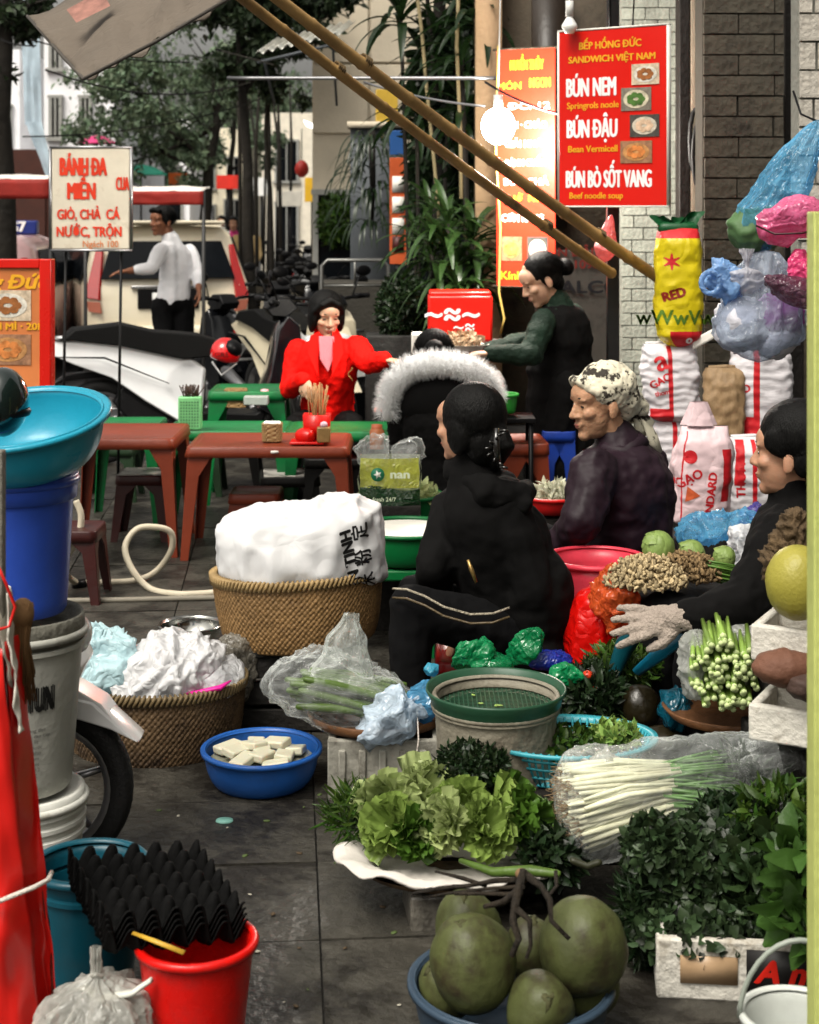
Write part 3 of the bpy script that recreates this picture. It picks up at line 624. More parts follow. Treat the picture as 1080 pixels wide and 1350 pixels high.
def car(label, loc, rz, paint, L=4.3, W=1.7, H=1.62, group=None, mpv=True, name='car'):
    t = thing(name, label, 'car', loc, rz, group)       # rear at y=0, nose at +y
    zb, zw = .32, H*.60
    def ring(y, kb, kw, kt, top, inset):                 # cross-section: sill, waist, roof
        h = W/2; return [Vector((-h*kb, y, zb)), Vector((-h*kw, y, zb+.25)), Vector((-h*kw, y, zw)), Vector((-h*kt, y+inset, top-.10)), Vector((-h*kt*.86, y+inset, top-.02)), Vector((0, y+inset, top)),
            Vector((h*kt*.86, y+inset, top-.02)), Vector((h*kt, y+inset, top-.10)), Vector((h*kw, y, zw)), Vector((h*kw, y, zb+.25)), Vector((h*kb, y, zb))]
    q = MB()
    q.rings([ring(0.0, .80, .86, .66, H-.16, .24), ring(.05, .88, .95, .74, H-.08, .24), ring(.16, .94, .99, .80, H-.03, .2), ring(.5, .96, 1.0, .83, H, .1), ring(L*.35, .96, 1, .84, H, 0), ring(L*.58, .96, 1, .82, H-.06, -.05),
             ring(L*.72, .96, 1, .86, zw+.16, 0), ring(L*.8, .95, .98, .85, zw+.08, 0), ring(L*.94, .9, .93, .78, zw-.06, 0), ring(L, .78, .80, .65, zw-.2, 0)])
    b = obj('body', q, paint, t, bevel=.03, bseg=3)
    def quad(name, pts, mat, th=.012, off=(0, 0, 0)):
        p = [Vector(k)+Vector(off) for k in pts]; nrm = (p[1]-p[0]).cross(p[2]-p[1]).normalized()*th
        q = MB(); q.rings([p, [k+nrm for k in p]]); return obj(name, q, mat, t, bevel=.004)
    h = W/2
    g = glassd
    quad('rear_window', [(-h*.80, -.004, zw+.07), (h*.80, -.004, zw+.07), (h*.66, .165, H-.2), (-h*.66, .165, H-.2)], g, .02)
    for s_ in (-1, 1):
        a = [(s_*h*1.005, .34, zw+.05), (s_*h*1.005, L*.30, zw+.05), (s_*h*.86, L*.30, H-.16), (s_*h*.86, .55, H-.16)]
        c = [(s_*h*1.005, L*.315, zw+.05), (s_*h*1.005, L*.66, zw+.05), (s_*h*.87, L*.555, H-.17), (s_*h*.87, L*.315, H-.16)]
        for k in (a, c): quad('side_window', k if s_ > 0 else k[::-1], g, .014)
        # tail lamps climb the rear pillars
        quad('tail_light', [(s_*h*.80, -.03, zw-.14), (s_*h*.96, .03, zw-.12), (s_*h*.80, .20, H-.24), (s_*h*.74, .14, H-.24)][::s_], redl, .035)
        quad('reflector', [(s_*h*.60, -.03, .47), (s_*h*.86, -.03, .47), (s_*h*.86, -.03, .53), (s_*h*.60, -.03, .53)][::s_], redl, .02)
        quad('indicator', [(s_*h*.78, -.03, zw-.27), (s_*h*.93, .01, zw-.25), (s_*h*.955, .025, zw-.145), (s_*h*.80, -.025, zw-.155)][::s_], M('indicator_lens', (.5, .2, .14), rough=.2, bump=0), .03)
        for y in (.85, L-.8): wheel(t, (0, 0, 0), .31, .2, 5).matrix_local = Matrix.Translation((s_*(h-.1), y, .31)) @ Matrix.Rotation(PI/2, 4, 'Z')
        q = MB(); q.ell((s_*(h+.09), L*.66, zw+.12), (.09, .05, .07)); obj('mirror', q, paint, t)
    q = MB(); q.box((0, .02, .42), (W*.97, .2, .30)); obj('bumper', q, paint, t, bevel=.05, bseg=3)
    q = MB(); q.box((0, -.0, .30), (W*.86, .14, .12)); obj('bumper_lower', q, blk, t, bevel=.03)
    q = MB(); q.box((0, .0, zw-.12), (.62, .05, .22)); pl = obj('plate_recess', q, blk, t, bevel=.01)
    q = MB(); q.box((0, -.032, zw-.14), (.33, .012, .15)); obj('number_plate', q, _M['plate_white'], t)
    q = MB(); q.box((0, -.012, zw-.01), (.75, .04, .035)); obj('chrome_strip', q, chrome, t, bevel=.006)
    if mpv: q = MB(); q.box((0, .25, H-.01), (W*.7, .28, .03), rotm(-.1, 0, 0)); obj('spoiler', q, paint, t, bevel=.01)
    q = MB(); q.tube([(0, -.02, zw+.09), (.28, -.0, zw+.2)], .008, 5); obj('wiper', q, blk, t)
    return t
champ = M('champagne_paint', (.80, .73, .58), rough=.18, var=.05, bump=0, coat=.8, dirt=(.4, .36, .3), dsc=2, dth=.66)
car('champagne-white people carrier seen from behind beyond the man', T(222, 16.2), math.radians(15), champ, H=1.62)
c2 = car('white and pink taxi at the left edge with a blue roof sign', T(-62, 15.6), math.radians(4), M('taxi_pink', (.62, .42, .42), rough=.2, coat=.6, bump=0, var=.1), H=1.5, mpv=False, name='taxi')
q = MB(); q.box((.42, 1.2, 1.56), (.42, .16, .15)); rs = obj('roof_sign', q, M('sign_blue', (.03, .05, .22), rough=.35, bump=0), c2, bevel=.02)
lettering('G7', .15, (.42, 1.112, 1.565), M('print_white', (.8, .8, .8), rough=.5, bump=0), rs, bold=.008)

# ================================================================ STREET STALLS AND SIGNS
red = M('sign_red', (.62, .022, .012), rough=.3, var=.08, sc=3, bump=.03, dirt=(.5, .05, .03), dsc=5, dth=.62)
yel = M('print_yellow', (.75, .42, .03), rough=.5, bump=0); wht = _M['print_white']; ink = M('ink_black', (.015, .015, .015), rough=.5)
rpr = M('print_red', (.62, .06, .02), rough=.5, bump=0); pap = M('paper_white', (.75, .73, .68), rough=.6, bump=0)
def awning(label, x0, x1, y0, y1, D, loc):
    t = thing('canopy', label, 'canopy', P(loc, (y0+y1)/2, D), world=True)
    a, b = P(x0, y0, D), P(x1, y0, D); c, d = P(x0, y1, D), P(x1, y1, D)
    q = cloth_quad(P(x0, y0, D)+Vector((0, .4, .04)), P(x1, y0, D)+Vector((0, .4, .04)), b, a, 16, 8, .02, 6); obj('roof_sheet', q, M('canopy_white', (.7, .66, .62), rough=.6, bump=.1), t, solid=.003)
    q = cloth_quad(a+Vector((0, -.005, 0)), b+Vector((0, -.005, 0)), d, c, 20, 4, .012, 9); obj('valance', q, M('canopy_red', (.30, .03, .02), rough=.7, var=.4, sc=3, bump=.1), t, solid=.003)
    q = MB()
    for p in (a, b): q.tube([p+Vector((0, .02, 0)), Vector((p.x, p.y+.02, -.05))], .014, 6)
    obj('pole', q, M('pole_dark', (.05, .05, .05), rough=.5), t); return t
awning('white and red canopy edge above the taxi', -160, 66, 236, 262, 12.4, 0)
awning('red canopy with white top running behind the food sign', 112, 268, 252, 270, 11.7, 190)
# stained white food sign on thin legs
t = thing('food_sign', 'weathered white sign with red letters for noodle dishes on thin black legs', 'sign', G(120, 8.6))
q = MB(); pts = []
Wd, Ht = 104*8.6/F, 134*8.6/F; z0 = CH-(329-HY)*8.6/F
q.box((0, 0, z0+Ht/2), (Wd, .018, Ht)); bd = obj('board', q, M('sign_cream', (.60, .56, .47), rough=.55, var=.1, bump=.05, dirt=(.36, .30, .22), dsc=5, dth=.6), t, bevel=.012)
q = MB(); 
for (cx, cz, a, b) in ((0, z0+Ht+.004, Wd+.02, .012), (0, z0-.004, Wd+.02, .012), (-Wd/2-.006, z0+Ht/2, .012, Ht), (Wd/2+.006, z0+Ht/2, .012, Ht)): q.box((cx, .0, cz), (a, .024, b))
obj('frame', q, alu, t)
q = MB()
for x in (-.14, .16): q.tube([(x, .02, z0), (x-.02, .02, 0)], .008, 6)
q.tube([(-.15, .02, .35), (.15, .02, .35)], .006, 6); obj('leg', q, blk, t)
zz = lambda y: CH-(y-HY)*8.6/F; xx = lambda x: (x-120)*8.6/F
for (s_, x, y, sz, k, bo, sh_) in (('BÁNH ĐA', 110, 221, .135, 63, .005, 0), ('CUA', 162, 243, .10, 18, .003, 0), ('MIẾN', 108, 253, .125, 38, .005, 0)): lettering(s_, sz, (xx(x), -.0125, zz(y)), rpr, bd, fit=k*8.6/F, bold=bo)
for (s_, x, y, sz) in (('GIÒ, CHẢ  CÁ', 117, 283, .075), ('NƯỚC, TRỘN', 118, 306, .075)): lettering(s_, sz, (xx(x), -.0125, zz(y)), rpr, bd, fit=(83 if s_[0] == 'G' else 86)*8.6/F, bold=.0025)
lettering('Ngách 100', .05, (xx(133), -.0125, zz(322)), M('print_orange', (.6, .2, .05), rough=.5, bump=0), bd, sx=.9)

def photo_disc(parent, c, r, kind, R=None, w=None, h=None, y=-.0135):
    """small food picture printed on a sign: rectangle with shapes"""
    q = MB(); x, z = c; w = w or r*2; h = h or r*2
    T_ = lambda p: p
    q.prism([(x-w/2, z-h/2), (x+w/2, z-h/2), (x+w/2, z+h/2), (x-w/2, z+h/2)], y, y+.004); base = obj('food_picture', q, kind[0], parent, smooth=False)
    q = MB(); n = 20; q.prism([(x+w*.42*math.cos(2*PI*k/n), z+h*.40*math.sin(2*PI*k/n)) for k in range(n)], y-.0012, y); obj('plate_print', q, kind[1], base, smooth=False)
    q = MB()
    for k in range(7):
        a = k*.9; xx_, zz_ = x+w*.2*math.cos(a), z+h*.18*math.sin(a); n = 7; rr = min(w, h)*.13
        q.prism([(xx_+rr*math.cos(2*PI*j/n+a)*1.3, zz_+rr*math.sin(2*PI*j/n+a)) for j in range(n)], y-.0024-.0002*k, y-.0013)
    obj('food_print', q, kind[2], base, smooth=False)
fp = lambda k, c, **a: M(k, c, rough=.5, var=.5, sc=40, bump=0, **a)
kA = (fp('pic_cream', (.6, .5, .38)), fp('pic_plate', (.65, .62, .55)), fp('pic_brown', (.35, .15, .05)))
kB = (fp('pic_grey', (.25, .22, .18)), fp('pic_rice', (.6, .55, .42)), fp('pic_green', (.1, .2, .05)))
kC = (fp('pic_dark', (.1, .09, .08)), fp('pic_plate2', (.55, .5, .42)), fp('pic_pale', (.6, .45, .33)))
kD = (fp('pic_tan', (.35, .2, .12)), fp('pic_soup', (.5, .28, .12)), fp('pic_orange', (.6, .25, .08)))
# big red noodle sign
def sign_board(name, label, xl, xr, yt, yb, D, yaw, cat='sign', th=.025, mat=red):
    cx = (xl+xr)/2; t = thing(name, label, cat, P(cx, (yt+yb)/2, D), yaw)
    Wd = (xr-xl)*D/F/math.cos(yaw); Ht = (yb-yt)*D/F; q = MB(); q.box((0, 0, 0), (Wd, th, Ht)); b = obj('panel', q, mat, t, bevel=.003)
    cv = lambda x, y: ((x-cx)*D/F/math.cos(yaw), -th/2-.0015, -(y-(yt+yb)/2)*D/F)
    return t, b, Wd, Ht, cv
t, b, Wd, Ht, cv = sign_board('noodle_sign', 'tilted red noodle sign with white lettering hung from the black post', 743, 874, 38, 271, 7.15, math.radians(-33))
b.rotation_euler = (0, 0, 0)
q = MB(); q.box((Wd/2+.004, 0, 0), (.008, .03, Ht)); q.box((0, 0, -Ht/2-.004), (Wd+.014, .03, .008)); q.box((-Wd/2-.004, 0, 0), (.008, .03, Ht)); q.box((0, 0, Ht/2+.004), (Wd+.014, .03, .008)); obj('frame', q, pap, t)
for (s_, x, y, sz, k, bo, m_) in (('BẾP HỒNG ĐỨC', 806, 59, .046, 76, .0018, yel), ('SANDWICH VIỆT NAM', 808, 77, .042, 106, .0018, yel),
    ('BÚN NEM', 783, 115, .118, 62, .0035, wht), ('Springrols noole', 785, 138, .042, 64, .0008, yel), ('BÚN ĐẬU', 784, 170, .115, 63, .0035, wht), ('Bean Vermicell', 785, 196, .042, 61, .0012, yel),
    ('BÚN BÒ SỐT VANG', 804, 237, .108, 105, .0035, wht), ('Beef noodle soup', 789, 258, .040, 66, .0008, yel)):
    lettering(s_, sz, cv(x, y), m_, b, fit=k*7.15/F/math.cos(.576), bold=bo)
for (x, y, w_, h_, k) in ((849, 100, 33, 27, kA), (838, 132, 36, 30, kB), (848, 167, 35, 29, kC), (838, 201, 38, 29, kD)):
    c = cv(x, y); photo_disc(b, (c[0], c[2]), .1, k, w=w_*7.15/F/math.cos(.57), h=h_*7.15/F, y=-.0165)
q = MB(); q.tube([(-.03, .03, Ht/2), (-.03, .03, Ht/2+.5)], .006, 6); q.tube([(.08, .03, Ht/2), (.1, .06, Ht/2+.5)], .004, 5); obj('hanger', q, blk, t)
# tall banner behind the lamp
t, b, Wd, Ht, cv = sign_board('menu_banner', 'tall red menu banner partly washed out by the bright bulb', 656, 731, 64, 378, 8.3, math.radians(-25), 'banner', .012, M('banner_red', (.6, .05, .02), rough=.4, var=.15, sc=2, bump=.05))
for (s_, x, y, sz, k, bo, m_) in (('HUYỀN THỦY', 695, 86, .072, .72, .003, yel), ('MÓN', 673, 113, .05, .8, .002, yel), ('NGON', 712, 110, .07, .7, .003, yel), ('BÁNH CUỐN', 694, 215, .05, .85, .002, wht), ('BÚN CHẢ', 694, 240, .05, .95, .002, wht),
    ('PHỞ  NEM', 694, 262, .048, .9, .002, yel), ('CƠM RANG', 690, 288, .055, .9, .003, wht), ('Kính mời', 690, 364, .06, .95, .002, yel), ('ĐC: 12', 698, 140, .05, .9, .002, wht), ('XÔI · CHÁO', 694, 165, .05, .9, .002, wht), ('GIẢI KHÁT', 694, 190, .05, .9, .002, wht)):
    lettering(s_, sz, cv(x, y), m_, b, fit=(k*70 if len(s_) > 4 else k*45)*8.3/F*.95, bold=bo)
for (x, y, k) in ((676, 328, kD), (709, 328, kC)):
    c = cv(x, y); photo_disc(b, (c[0], c[2]), .1, k, w=29*8.3/F, h=32*8.3/F, y=-.0095)
q = MB(); q.tube([(-Wd/2-.02, 0, Ht/2), (Wd/2+.02, 0, Ht/2)], .008, 6); q.tube([(-Wd/2-.02, 0, -Ht/2), (Wd/2+.02, 0, -Ht/2)], .008, 6); obj('batten', q, wd, t)
q = MB(); q.tube([P(657, 60, 8.2), P(654, 200, 8.2), P(660, 300, 8.2), P(658, 385, 8.2), P(665, 420, 8.2), P(660, 440, 8.2)], .006, 6); tag(obj('cord', q, M('yellow_cord', (.5, .38, .12), rough=.7), origin=P(657, 250, 8.2)), 'yellow cord hanging down the left side of the red banner', 'cord')
# the lit bulb and the unlit one
t = thing('lit_bulb', 'glaring lit bulb hanging in front of the red banner', 'bulb', P(657, 166, 7.7))
q = MB(); q.ell((0, 0, 0), (.082, .082, .09), nu=24, nv=16); q.mi = 0; obj('bulb_glass', q, M('bulb_glow', (1, 1, 1), emit=(1.0, .95, .86, 60.), bump=0), t)
q = MB(); q.tube([(0, 0, .085), (0, 0, .15)], .022, 12); q.tube([(0, 0, .15), (.02, .05, .9)], .004, 5); obj('lamp_holder', q, M('holder_white', (.6, .6, .58)), t)
ld = bpy.data.lights.new('bulb_light', 'POINT'); ld.energy = 130; ld.color = (1, .93, .82); ld.shadow_soft_size = .09
lo = bpy.data.objects.new('bulb_light', ld); C.objects.link(lo); lo.location = P(668, 185, 7.78)
t = thing('hanging_bulb', 'unlit white bulb hanging above the noodle sign', 'bulb', P(751, 36, 7.2))
q = MB(); q.lathe([(.0, -.03), (.02, -.027), (.036, -.0), (.034, .012), (.014, .045), (.013, .06)], 20, cap=True); obj('bulb_glass', q, M('bulb_white', (.8, .82, .8), rough=.2, bump=0), t)
q = MB(); q.tube([(0, 0, .05), (0, 0, .12)], .018, 12); q.tube([(0, 0, .12), (-.005, .02, .6)], .004, 5); obj('lamp_holder', q, _M['holder_white'], t)
# red and orange sandwich advert at the left edge
t, b, Wd, Ht, cv = sign_board('advert_board', 'orange sandwich advert board with red frame at the left edge', -75, 72, 341, 524, 6.9, math.radians(-6), 'sign', .05, M('advert_orange', (.66, .26, .10), rough=.35, var=.3, sc=1.5, bump=0))
q = MB()
for (x, z, a, c) in ((Wd/2-.025, 0, .05, Ht), (-Wd/2+.025, 0, .05, Ht), (0, Ht/2-.02, Wd-.1, .04), (0, -Ht/2+.008, Wd-.1, .016)): q.box((x, -.006, z), (a, .06, c))
obj('frame', q, red, t, bevel=.004)
c = cv(20, 372); lettering('Hồng Đức', .085, (c[0]-.06, -.028, c[2]), yel, b, sx=1.15, bold=.004, shear=.25)
for (x, y, k) in ((14, 402, kA), (14, 460, kD)):
    c = cv(x, y); photo_disc(b, (c[0], c[2]), .1, k, w=62*6.9/F, h=40*6.9/F, y=-.0285)
for (s_, x, y) in (('BÁNH MÌ · 20K', 14, 430),): c = cv(x, y); lettering(s_, .042, (c[0], -.0285, c[2]), yel, b, sx=1.2, bold=.002)
q = MB()
for x in (-Wd/2+.05, Wd/2-.05): q.box((x, .03, -Ht/2-.3), (.03, .03, .6))
obj('leg', q, blk, t)
# orange kiosk board, blue sign, steps in the middle distance
t, b, Wd, Ht, cv = sign_board('price_board', 'narrow orange and white price board beside the hanging fern', 514, 536, 208, 348, 11.8, 0., 'sign', .06, M('board_orange', (.55, .13, .04), rough=.5, bump=0))
for k, (y, m_) in enumerate(((243, pap), (270, pap), (298, pap), (322, M('print_darkred', (.1, .02, .02), bump=0)))):
    c = cv(525, y); q = MB(); q.box((c[0], c[1]-.002, c[2]), (Wd*.7, .004, .12)); f = obj('label_print', q, m_, b)
q = MB(); q.box((0, 0, -Ht/2-.25), (.05, .05, .5)); obj('leg', q, blk, t)
t, b, Wd, Ht, cv = sign_board('blue_sign', 'small blue sign above the orange price board', 514, 535, 172, 204, 11.9, 0., 'sign', .03, M('flag_blue', (.03, .12, .32), rough=.5, bump=0))
t, b, Wd, Ht, cv = sign_board('yellow_sign', 'small yellow sign half hidden by the bamboo pole', 496, 524, 118, 166, 13.0, .2, 'sign', .05, M('flag_yellow', (.6, .42, .08), rough=.5, bump=0))
t = thing('steps', 'pale stone steps leading up to the entrance behind the plants', 'steps', G(545, 11.6))
for k in range(5): q = MB(); q.box((k*.035, .15*k, .09+.15*k), (.28, .3, .15)); obj('step', q, M('step_stone', (.38, .37, .33), rough=.7, bump=.2, dirt=(.15, .14, .12), dsc=6), t, bevel=.006)
t = thing('handrail', 'low grey metal railing in front of the stone planter', 'railing', G(468, 11.3))
q = MB(); zt = CH-(343-HY)*11.3/F; a_ = .235
q.tube([(-a_, 0, 0), (-a_, 0, zt-.04), (-a_+.04, 0, zt), (a_-.04, 0, zt), (a_, 0, zt-.04), (a_, 0, 0)], .013, 8); q.tube([(-a_, 0, zt-.18), (a_, 0, zt-.18)], .009, 6); q.tube([(0, 0, zt-.0), (0, 0, zt-.18)], .009, 6)
obj('rail', q, M('rail_grey', (.22, .22, .21), rough=.35, metal=.6), t)
# overhead cables
for k, (a, b, sg) in enumerate(((P(40, 52, 13), P(250, 82, 14), .05), (P(60, 92, 12), P(330, 108, 15), .15), (P(0, 52, 14), P(48, 60, 14), .02), (P(30, 180, 14), P(345, 130, 17), .1), (P(300, 103, 9), P(655, 103, 8.5), -.0), (P(285, 65, 12), P(360, 85, 14), .0), (P(480, 108, 9), P(640, 140, 8.4), .02), (P(640, 108, 8), P(745, 152, 7.4), .02))):
    q = MB(); q.tube([a.lerp(b, u)+Vector((0, 0, -sg*4*u*(1-u))) for u in np.linspace(0, 1, 12)], .007 if k != 4 else .011, 5)
    tag(obj('cable', q, blk if k not in (4, 6) else alu, origin=a.lerp(b, .5)), ['black cable crossing just under the tarpaulin corner', 'long black cable sagging in front of the leaning tree', 'short black cable at the top left trunk', 'thin cable running past the white house to the thin trunk', 'straight silver wire crossing level with the lit bulb', 'short cable reaching the corrugated awning', 'silver wire sloping towards the ochre wall', 'black wire from the bulb to the noodle sign'][k], 'cable')
# pale blue sheet hanging far left
t = thing('hanging_sheet', 'pale blue plastic sheet hanging beside the white house', 'sheet', P(40, 100, 17), world=True)
obj('sheet', cloth_quad(P(22, -60, 17), P(50, -60, 17), P(55, 160, 17), P(33, 165, 17), 8, 20, .06, 4), M('sheet_blue', (.55, .66, .74), rough=.6, bump=.2, thick=True), t)
obj('lower_sheet', cloth_quad(P(33, 160, 16.9), P(55, 160, 16.9), P(72, 232, 16.9), P(62, 236, 16.9), 6, 12, .05, 4), _M['sheet_blue'], t)
# far lit signs, umbrellas, lantern
for k, (pts, em) in enumerate((([(400, 158), (428, 170), (432, 178), (404, 166)], 3.), ([(432, 178), (458, 190), (462, 200), (434, 188)], 3.), ([(452, 200), (461, 204), (461, 246), (454, 246)], 3.))):
    q = MB(); p = [P(x, y, 24) for x, y in pts]; q.rings([p, [v+Vector((0, .05, 0)) for v in p]]); tag(obj('light_tube', q, M('tube_glow', (.9, .9, .9), emit=(1, .98, .95, 2.2), bump=0), origin=P(430, 180, 24)), ['upper glowing white light strip under a far awning', 'middle glowing white light strip of the far shop', 'upright glowing white light strip of the far shop'][k], 'light strip')
t = thing('street_lamp', 'round glowing white lamp above the parked scooters', 'lamp', P(447, 236, 22))
q = MB(); q.ell((0, 0, 0), (.1, .1, .11)); obj('lamp_globe', q, M('far_lamp_glow', (1, 1, 1), emit=(1, .97, .92, 9), bump=0), t)
q = MB(); q.tube([(0, 0, .1), (0, 0, .5)], .02, 8); obj('lamp_holder', q, blk, t)
def umbrella(label, x, y, D, r, mat):
    t = thing('umbrella', label, 'umbrella', P(x, y, D)); q = MB(); q.lathe([(.01, .0), (r*.5, -r*.12), (r*.98, -r*.4), (r, -r*.45)], 16, fn=lambda a, z: 1+.04*math.cos(8*a)); obj('canopy', q, mat, t, smooth=False)
    q = MB(); q.tube([(0, 0, .05), (0, 0, -1.9)], .02, 6); obj('pole', q, blk, t)
umbrella('teal and lilac umbrella far behind the food sign', 186, 216, 32, .5, M('umb_teal', (.05, .35, .25), rough=.6, bump=0)); umbrella('pink umbrella in front of the white house', 128, 178, 26, .32, M('umb_pink', (.55, .06, .2), rough=.6, bump=0))
for k, (x, y, D, c_, l) in enumerate(((422, 203, 20, (.7, .22, .02), 'orange lantern hanging in front of the far lit shop'), (398, 222, 20, (.35, .03, .02), 'dark red lantern left of the orange one'))):
    t = thing('lantern', l, 'lantern', P(x, y, D)); q = MB(); q.lathe([(.03, -.11), (.08, -.06), (.09, 0), (.07, .06), (.03, .1)], 12, cap=True); obj('shade', q, M('lantern_%d' % k, c_, rough=.5), t); q = MB(); q.tube([(0, 0, .1), (0, 0, .5)], .006, 5); obj('cord', q, blk, t)

for k, (x, y, w_, h_, D, c_, s_, l) in enumerate(((382, 262, 16, 10, 26, (.75, .72, .65), 'COM', 'small white shop sign left of the far lamp'), (412, 250, 10, 16, 28, (.7, .45, .04), 'BIA', 'small yellow upright sign near the far lamp'), (300, 240, 14, 9, 30, (.65, .05, .03), 'PHO', 'small red shop sign above the distant riders'),
    (425, 268, 12, 9, 24, (.05, .25, .3), '24H', 'small teal shop sign below the far lamp'), (345, 246, 12, 12, 32, (.8, .8, .78), 'TRA', 'pale square sign between the slender stems'), (236, 236, 13, 8, 34, (.75, .2, .05), 'XE', 'orange sign over the far end of the red canopy'))):
    t, b, Wd, Ht, cv = sign_board('shop_sign', l, x-w_, x+w_, y-h_, y+h_, D, 0, 'sign', .1, M('far_sign_%d' % k, c_, rough=.6, bump=0))
    q = MB(); q.tube([(0, .05, -Ht/2), (0, .05, -1.2-(y-HY)*0-Ht)], .03, 6); obj('post', q, blk, t)

# ================================================================ TABLES AND STOOLS
def plastic_top(parent, name, W, Dp, z, th, mat, R=.03, slots=True):
    q = MB(); n = 6; out = []
    for cx, cy, a0 in ((W/2-R, Dp/2-R, 0), (-W/2+R, Dp/2-R, PI/2), (-W/2+R, -Dp/2+R, PI), (W/2-R, -Dp/2+R, 1.5*PI)):
        for k in range(n): a = a0+PI/2*k/(n-1); out.append((cx+R*math.cos(a), cy+R*math.sin(a)))
    rs = []
    for kk, zz_ in ((1.03, -th), (1.015, -th*.5), (1.0, -.004), (.985, 0)): rs.append([Vector((x*kk, y*kk, z+zz_)) for x, y in out])
    q.rings(rs, cap=False)
    rs2 = [rs[-1], [Vector((x*.95, y*.93, z-.001)) for x, y in out], [Vector((x*.93, y*.9, z-.006)) for x, y in out]]; q.rings(rs2, cap=False); m_ = len(q.v); q.f.append(tuple(range(m_-len(out), m_))); q.m.append(0)
    return obj(name, q, mat, parent, solid=.004)
def plastic_table(label, loc, rz, W, Dp, H, mat, group, cat='table', name='plastic_table', arch=True, apr=.048, lw=.065, splay=.03):
    t = thing(name, label, cat, loc, rz, group); plastic_top(t, 'table_top' if cat == 'table' else 'seat', W, Dp, H, apr, mat)
    for sx_ in (-1, 1):
        for sy_ in (-1, 1):
            q = MB(); x0, y0 = sx_*(W/2-.004), sy_*(Dp/2-.004); x1, y1 = x0+sx_*splay, y0+sy_*splay; rs = []
            for u in np.linspace(0, 1, 6):
                z = (H-apr+.01)*(1-u); ww = lw*(1-.42*u)+.05*max(0, 1-u*5)**2; cx, cy = x0+(x1-x0)*u, y0+(y1-y0)*u; th = .006
                rs.append([Vector(p) for p in ((cx, cy, z), (cx-sx_*ww, cy, z), (cx-sx_*ww, cy-sy_*th, z), (cx-sx_*th, cy-sy_*th, z), (cx-sx_*th, cy-sy_*ww, z), (cx, cy-sy_*ww, z))])
            q.rings(rs); obj('leg', q, mat, t, bevel=.002)
    return t
brn = plas('brown_plastic', (.22, .05, .022), .38, var=.25, sc=3, bump=.06, dirt=(.2, .07, .04), dsc=4, dth=.6); grn = plas('green_plastic', (.008, .17, .055), .35, var=.15, sc=3)
dkred = plas('dark_red_plastic', (.06, .012, .01), .4, var=.3); blks = plas('black_stool', (.015, .013, .012), .45, var=.3); blus = plas('blue_plastic', (.02, .07, .35), .4); grst = plas('dark_green_stool', (.02, .05, .02), .5, var=.3)
gb = 'brown plastic tables set out on the pavement'; gg = 'low green plastic tables'
tb1 = plastic_table('brown plastic table at left behind the coiled hose', G(168, 7.65), .0, .52, .55, .55, brn, gb)
plastic_table('brown plastic table carrying the wicker tissue basket and red tray', G(358, 7.55), .0, .74, .48, .522, brn, gb)
plastic_table('brown plastic table corner behind the seated woman in black', G(688, 7.1), .05, .2, .34, .59, brn, gb)
plastic_table('left green table behind the brown table', G(168, 8.3), 0, .36, .36, .51, grn, gg); plastic_table('green table carrying the green chopstick holder', G(303, 8.2), 0, .62, .4, .50, grn, gg)
plastic_table('green table in front of the woman in red', G(462, 8.1), 0, .62, .4, .51, grn, gg); plastic_table('farthest green table in front of the silver scooter', G(330, 8.9), 0, .42, .4, .62, grn, gg)
gs = 'low plastic stools around the tables'
def stool(label, x, D, mat, W=.26, H=.28, rz=0, top=None):
    t = plastic_table(label, G(x, D), rz, W, W, H, mat, gs, 'stool', 'plastic_stool', apr=.045, lw=.06, splay=.025)
    if top: q = MB(); q.box((0, 0, H+.003), (W*.9, W*.9, .006)); s_ = obj('seat_pattern', q, top, t, bevel=.002)
    return t
patt = M('patterned_top', (.45, .43, .40), rough=.4, var=.1, bump=0, dirt=(.015, .012, .012), dsc=16, dth=.5)
stool('dark red stool with patterned top under the left brown table', 190, 7.85, dkred, .24, .32, top=patt)
stool('black stool with patterned top below the laden brown table', 382, 8.0, blks, .29, .29, .1, patt)
stool('small brown stool in front of the black patterned stool', 338, 7.62, brn, .24, .27)
stool('blue stool beside the old woman in the headscarf', 736, 7.4, blus, .15, .59)
stool('dark green stool under the left green table', 150, 8.9, grst, .26, .3); stool('dark stool under the middle green table', 262, 9.1, grst, .26, .30); stool('dark stool farther right under the green table', 312, 9.3, blks, .26, .30)
stool('dark red stool at left behind the blue bucket', 95, 6.6, dkred, .24, .30); stool('red stool under the seated woman in black', 640, 4.95, plas('red_plastic_stool', (.28, .012, .01), .4), .30, .24)
stool('black stool at right end under the laden brown table', 440, 8.0, blks, .28, .38); stool('dark green stool in the row behind the brown table', 205, 9.4, grst, .26, .3)

# ================================================================ PEOPLE
skin = M('skin', (.44, .26, .175), rough=.5, var=.1, sc=12, bump=.08, bsc=120, subs=.15); skin2 = M('skin_pale', (.54, .35, .25), rough=.5, var=.08, sc=12, bump=.05, bsc=120, subs=.15); skin_o = M('skin_weathered', (.46, .28, .18), rough=.5, var=.18, sc=25, bump=.3, bsc=70, subs=.12)
hairm = M('black_hair', (.005, .0045, .004), rough=.55, spec=.14, var=.4, sc=5, bump=.3, bsc=22, stretch=(14, 14, 1.2)); eyem = M('eye_dark', (.015, .01, .01), rough=.2, bump=0); lipm = M('lip', (.30, .11, .085), rough=.45, bump=0); browm = M('eyebrow', (.03, .02, .015), rough=.8, bump=0); eyew = M('eye_white', (.5, .47, .44), rough=.3, bump=0)
def limb(q, a, b, r0, r1, n=10): q.tube([a, a.lerp(b, .33), a.lerp(b, .66), b], [r0, (r0*.7+r1*.3)*1.04, (r0*.35+r1*.65)*1.02, r1], n, rnd=True)
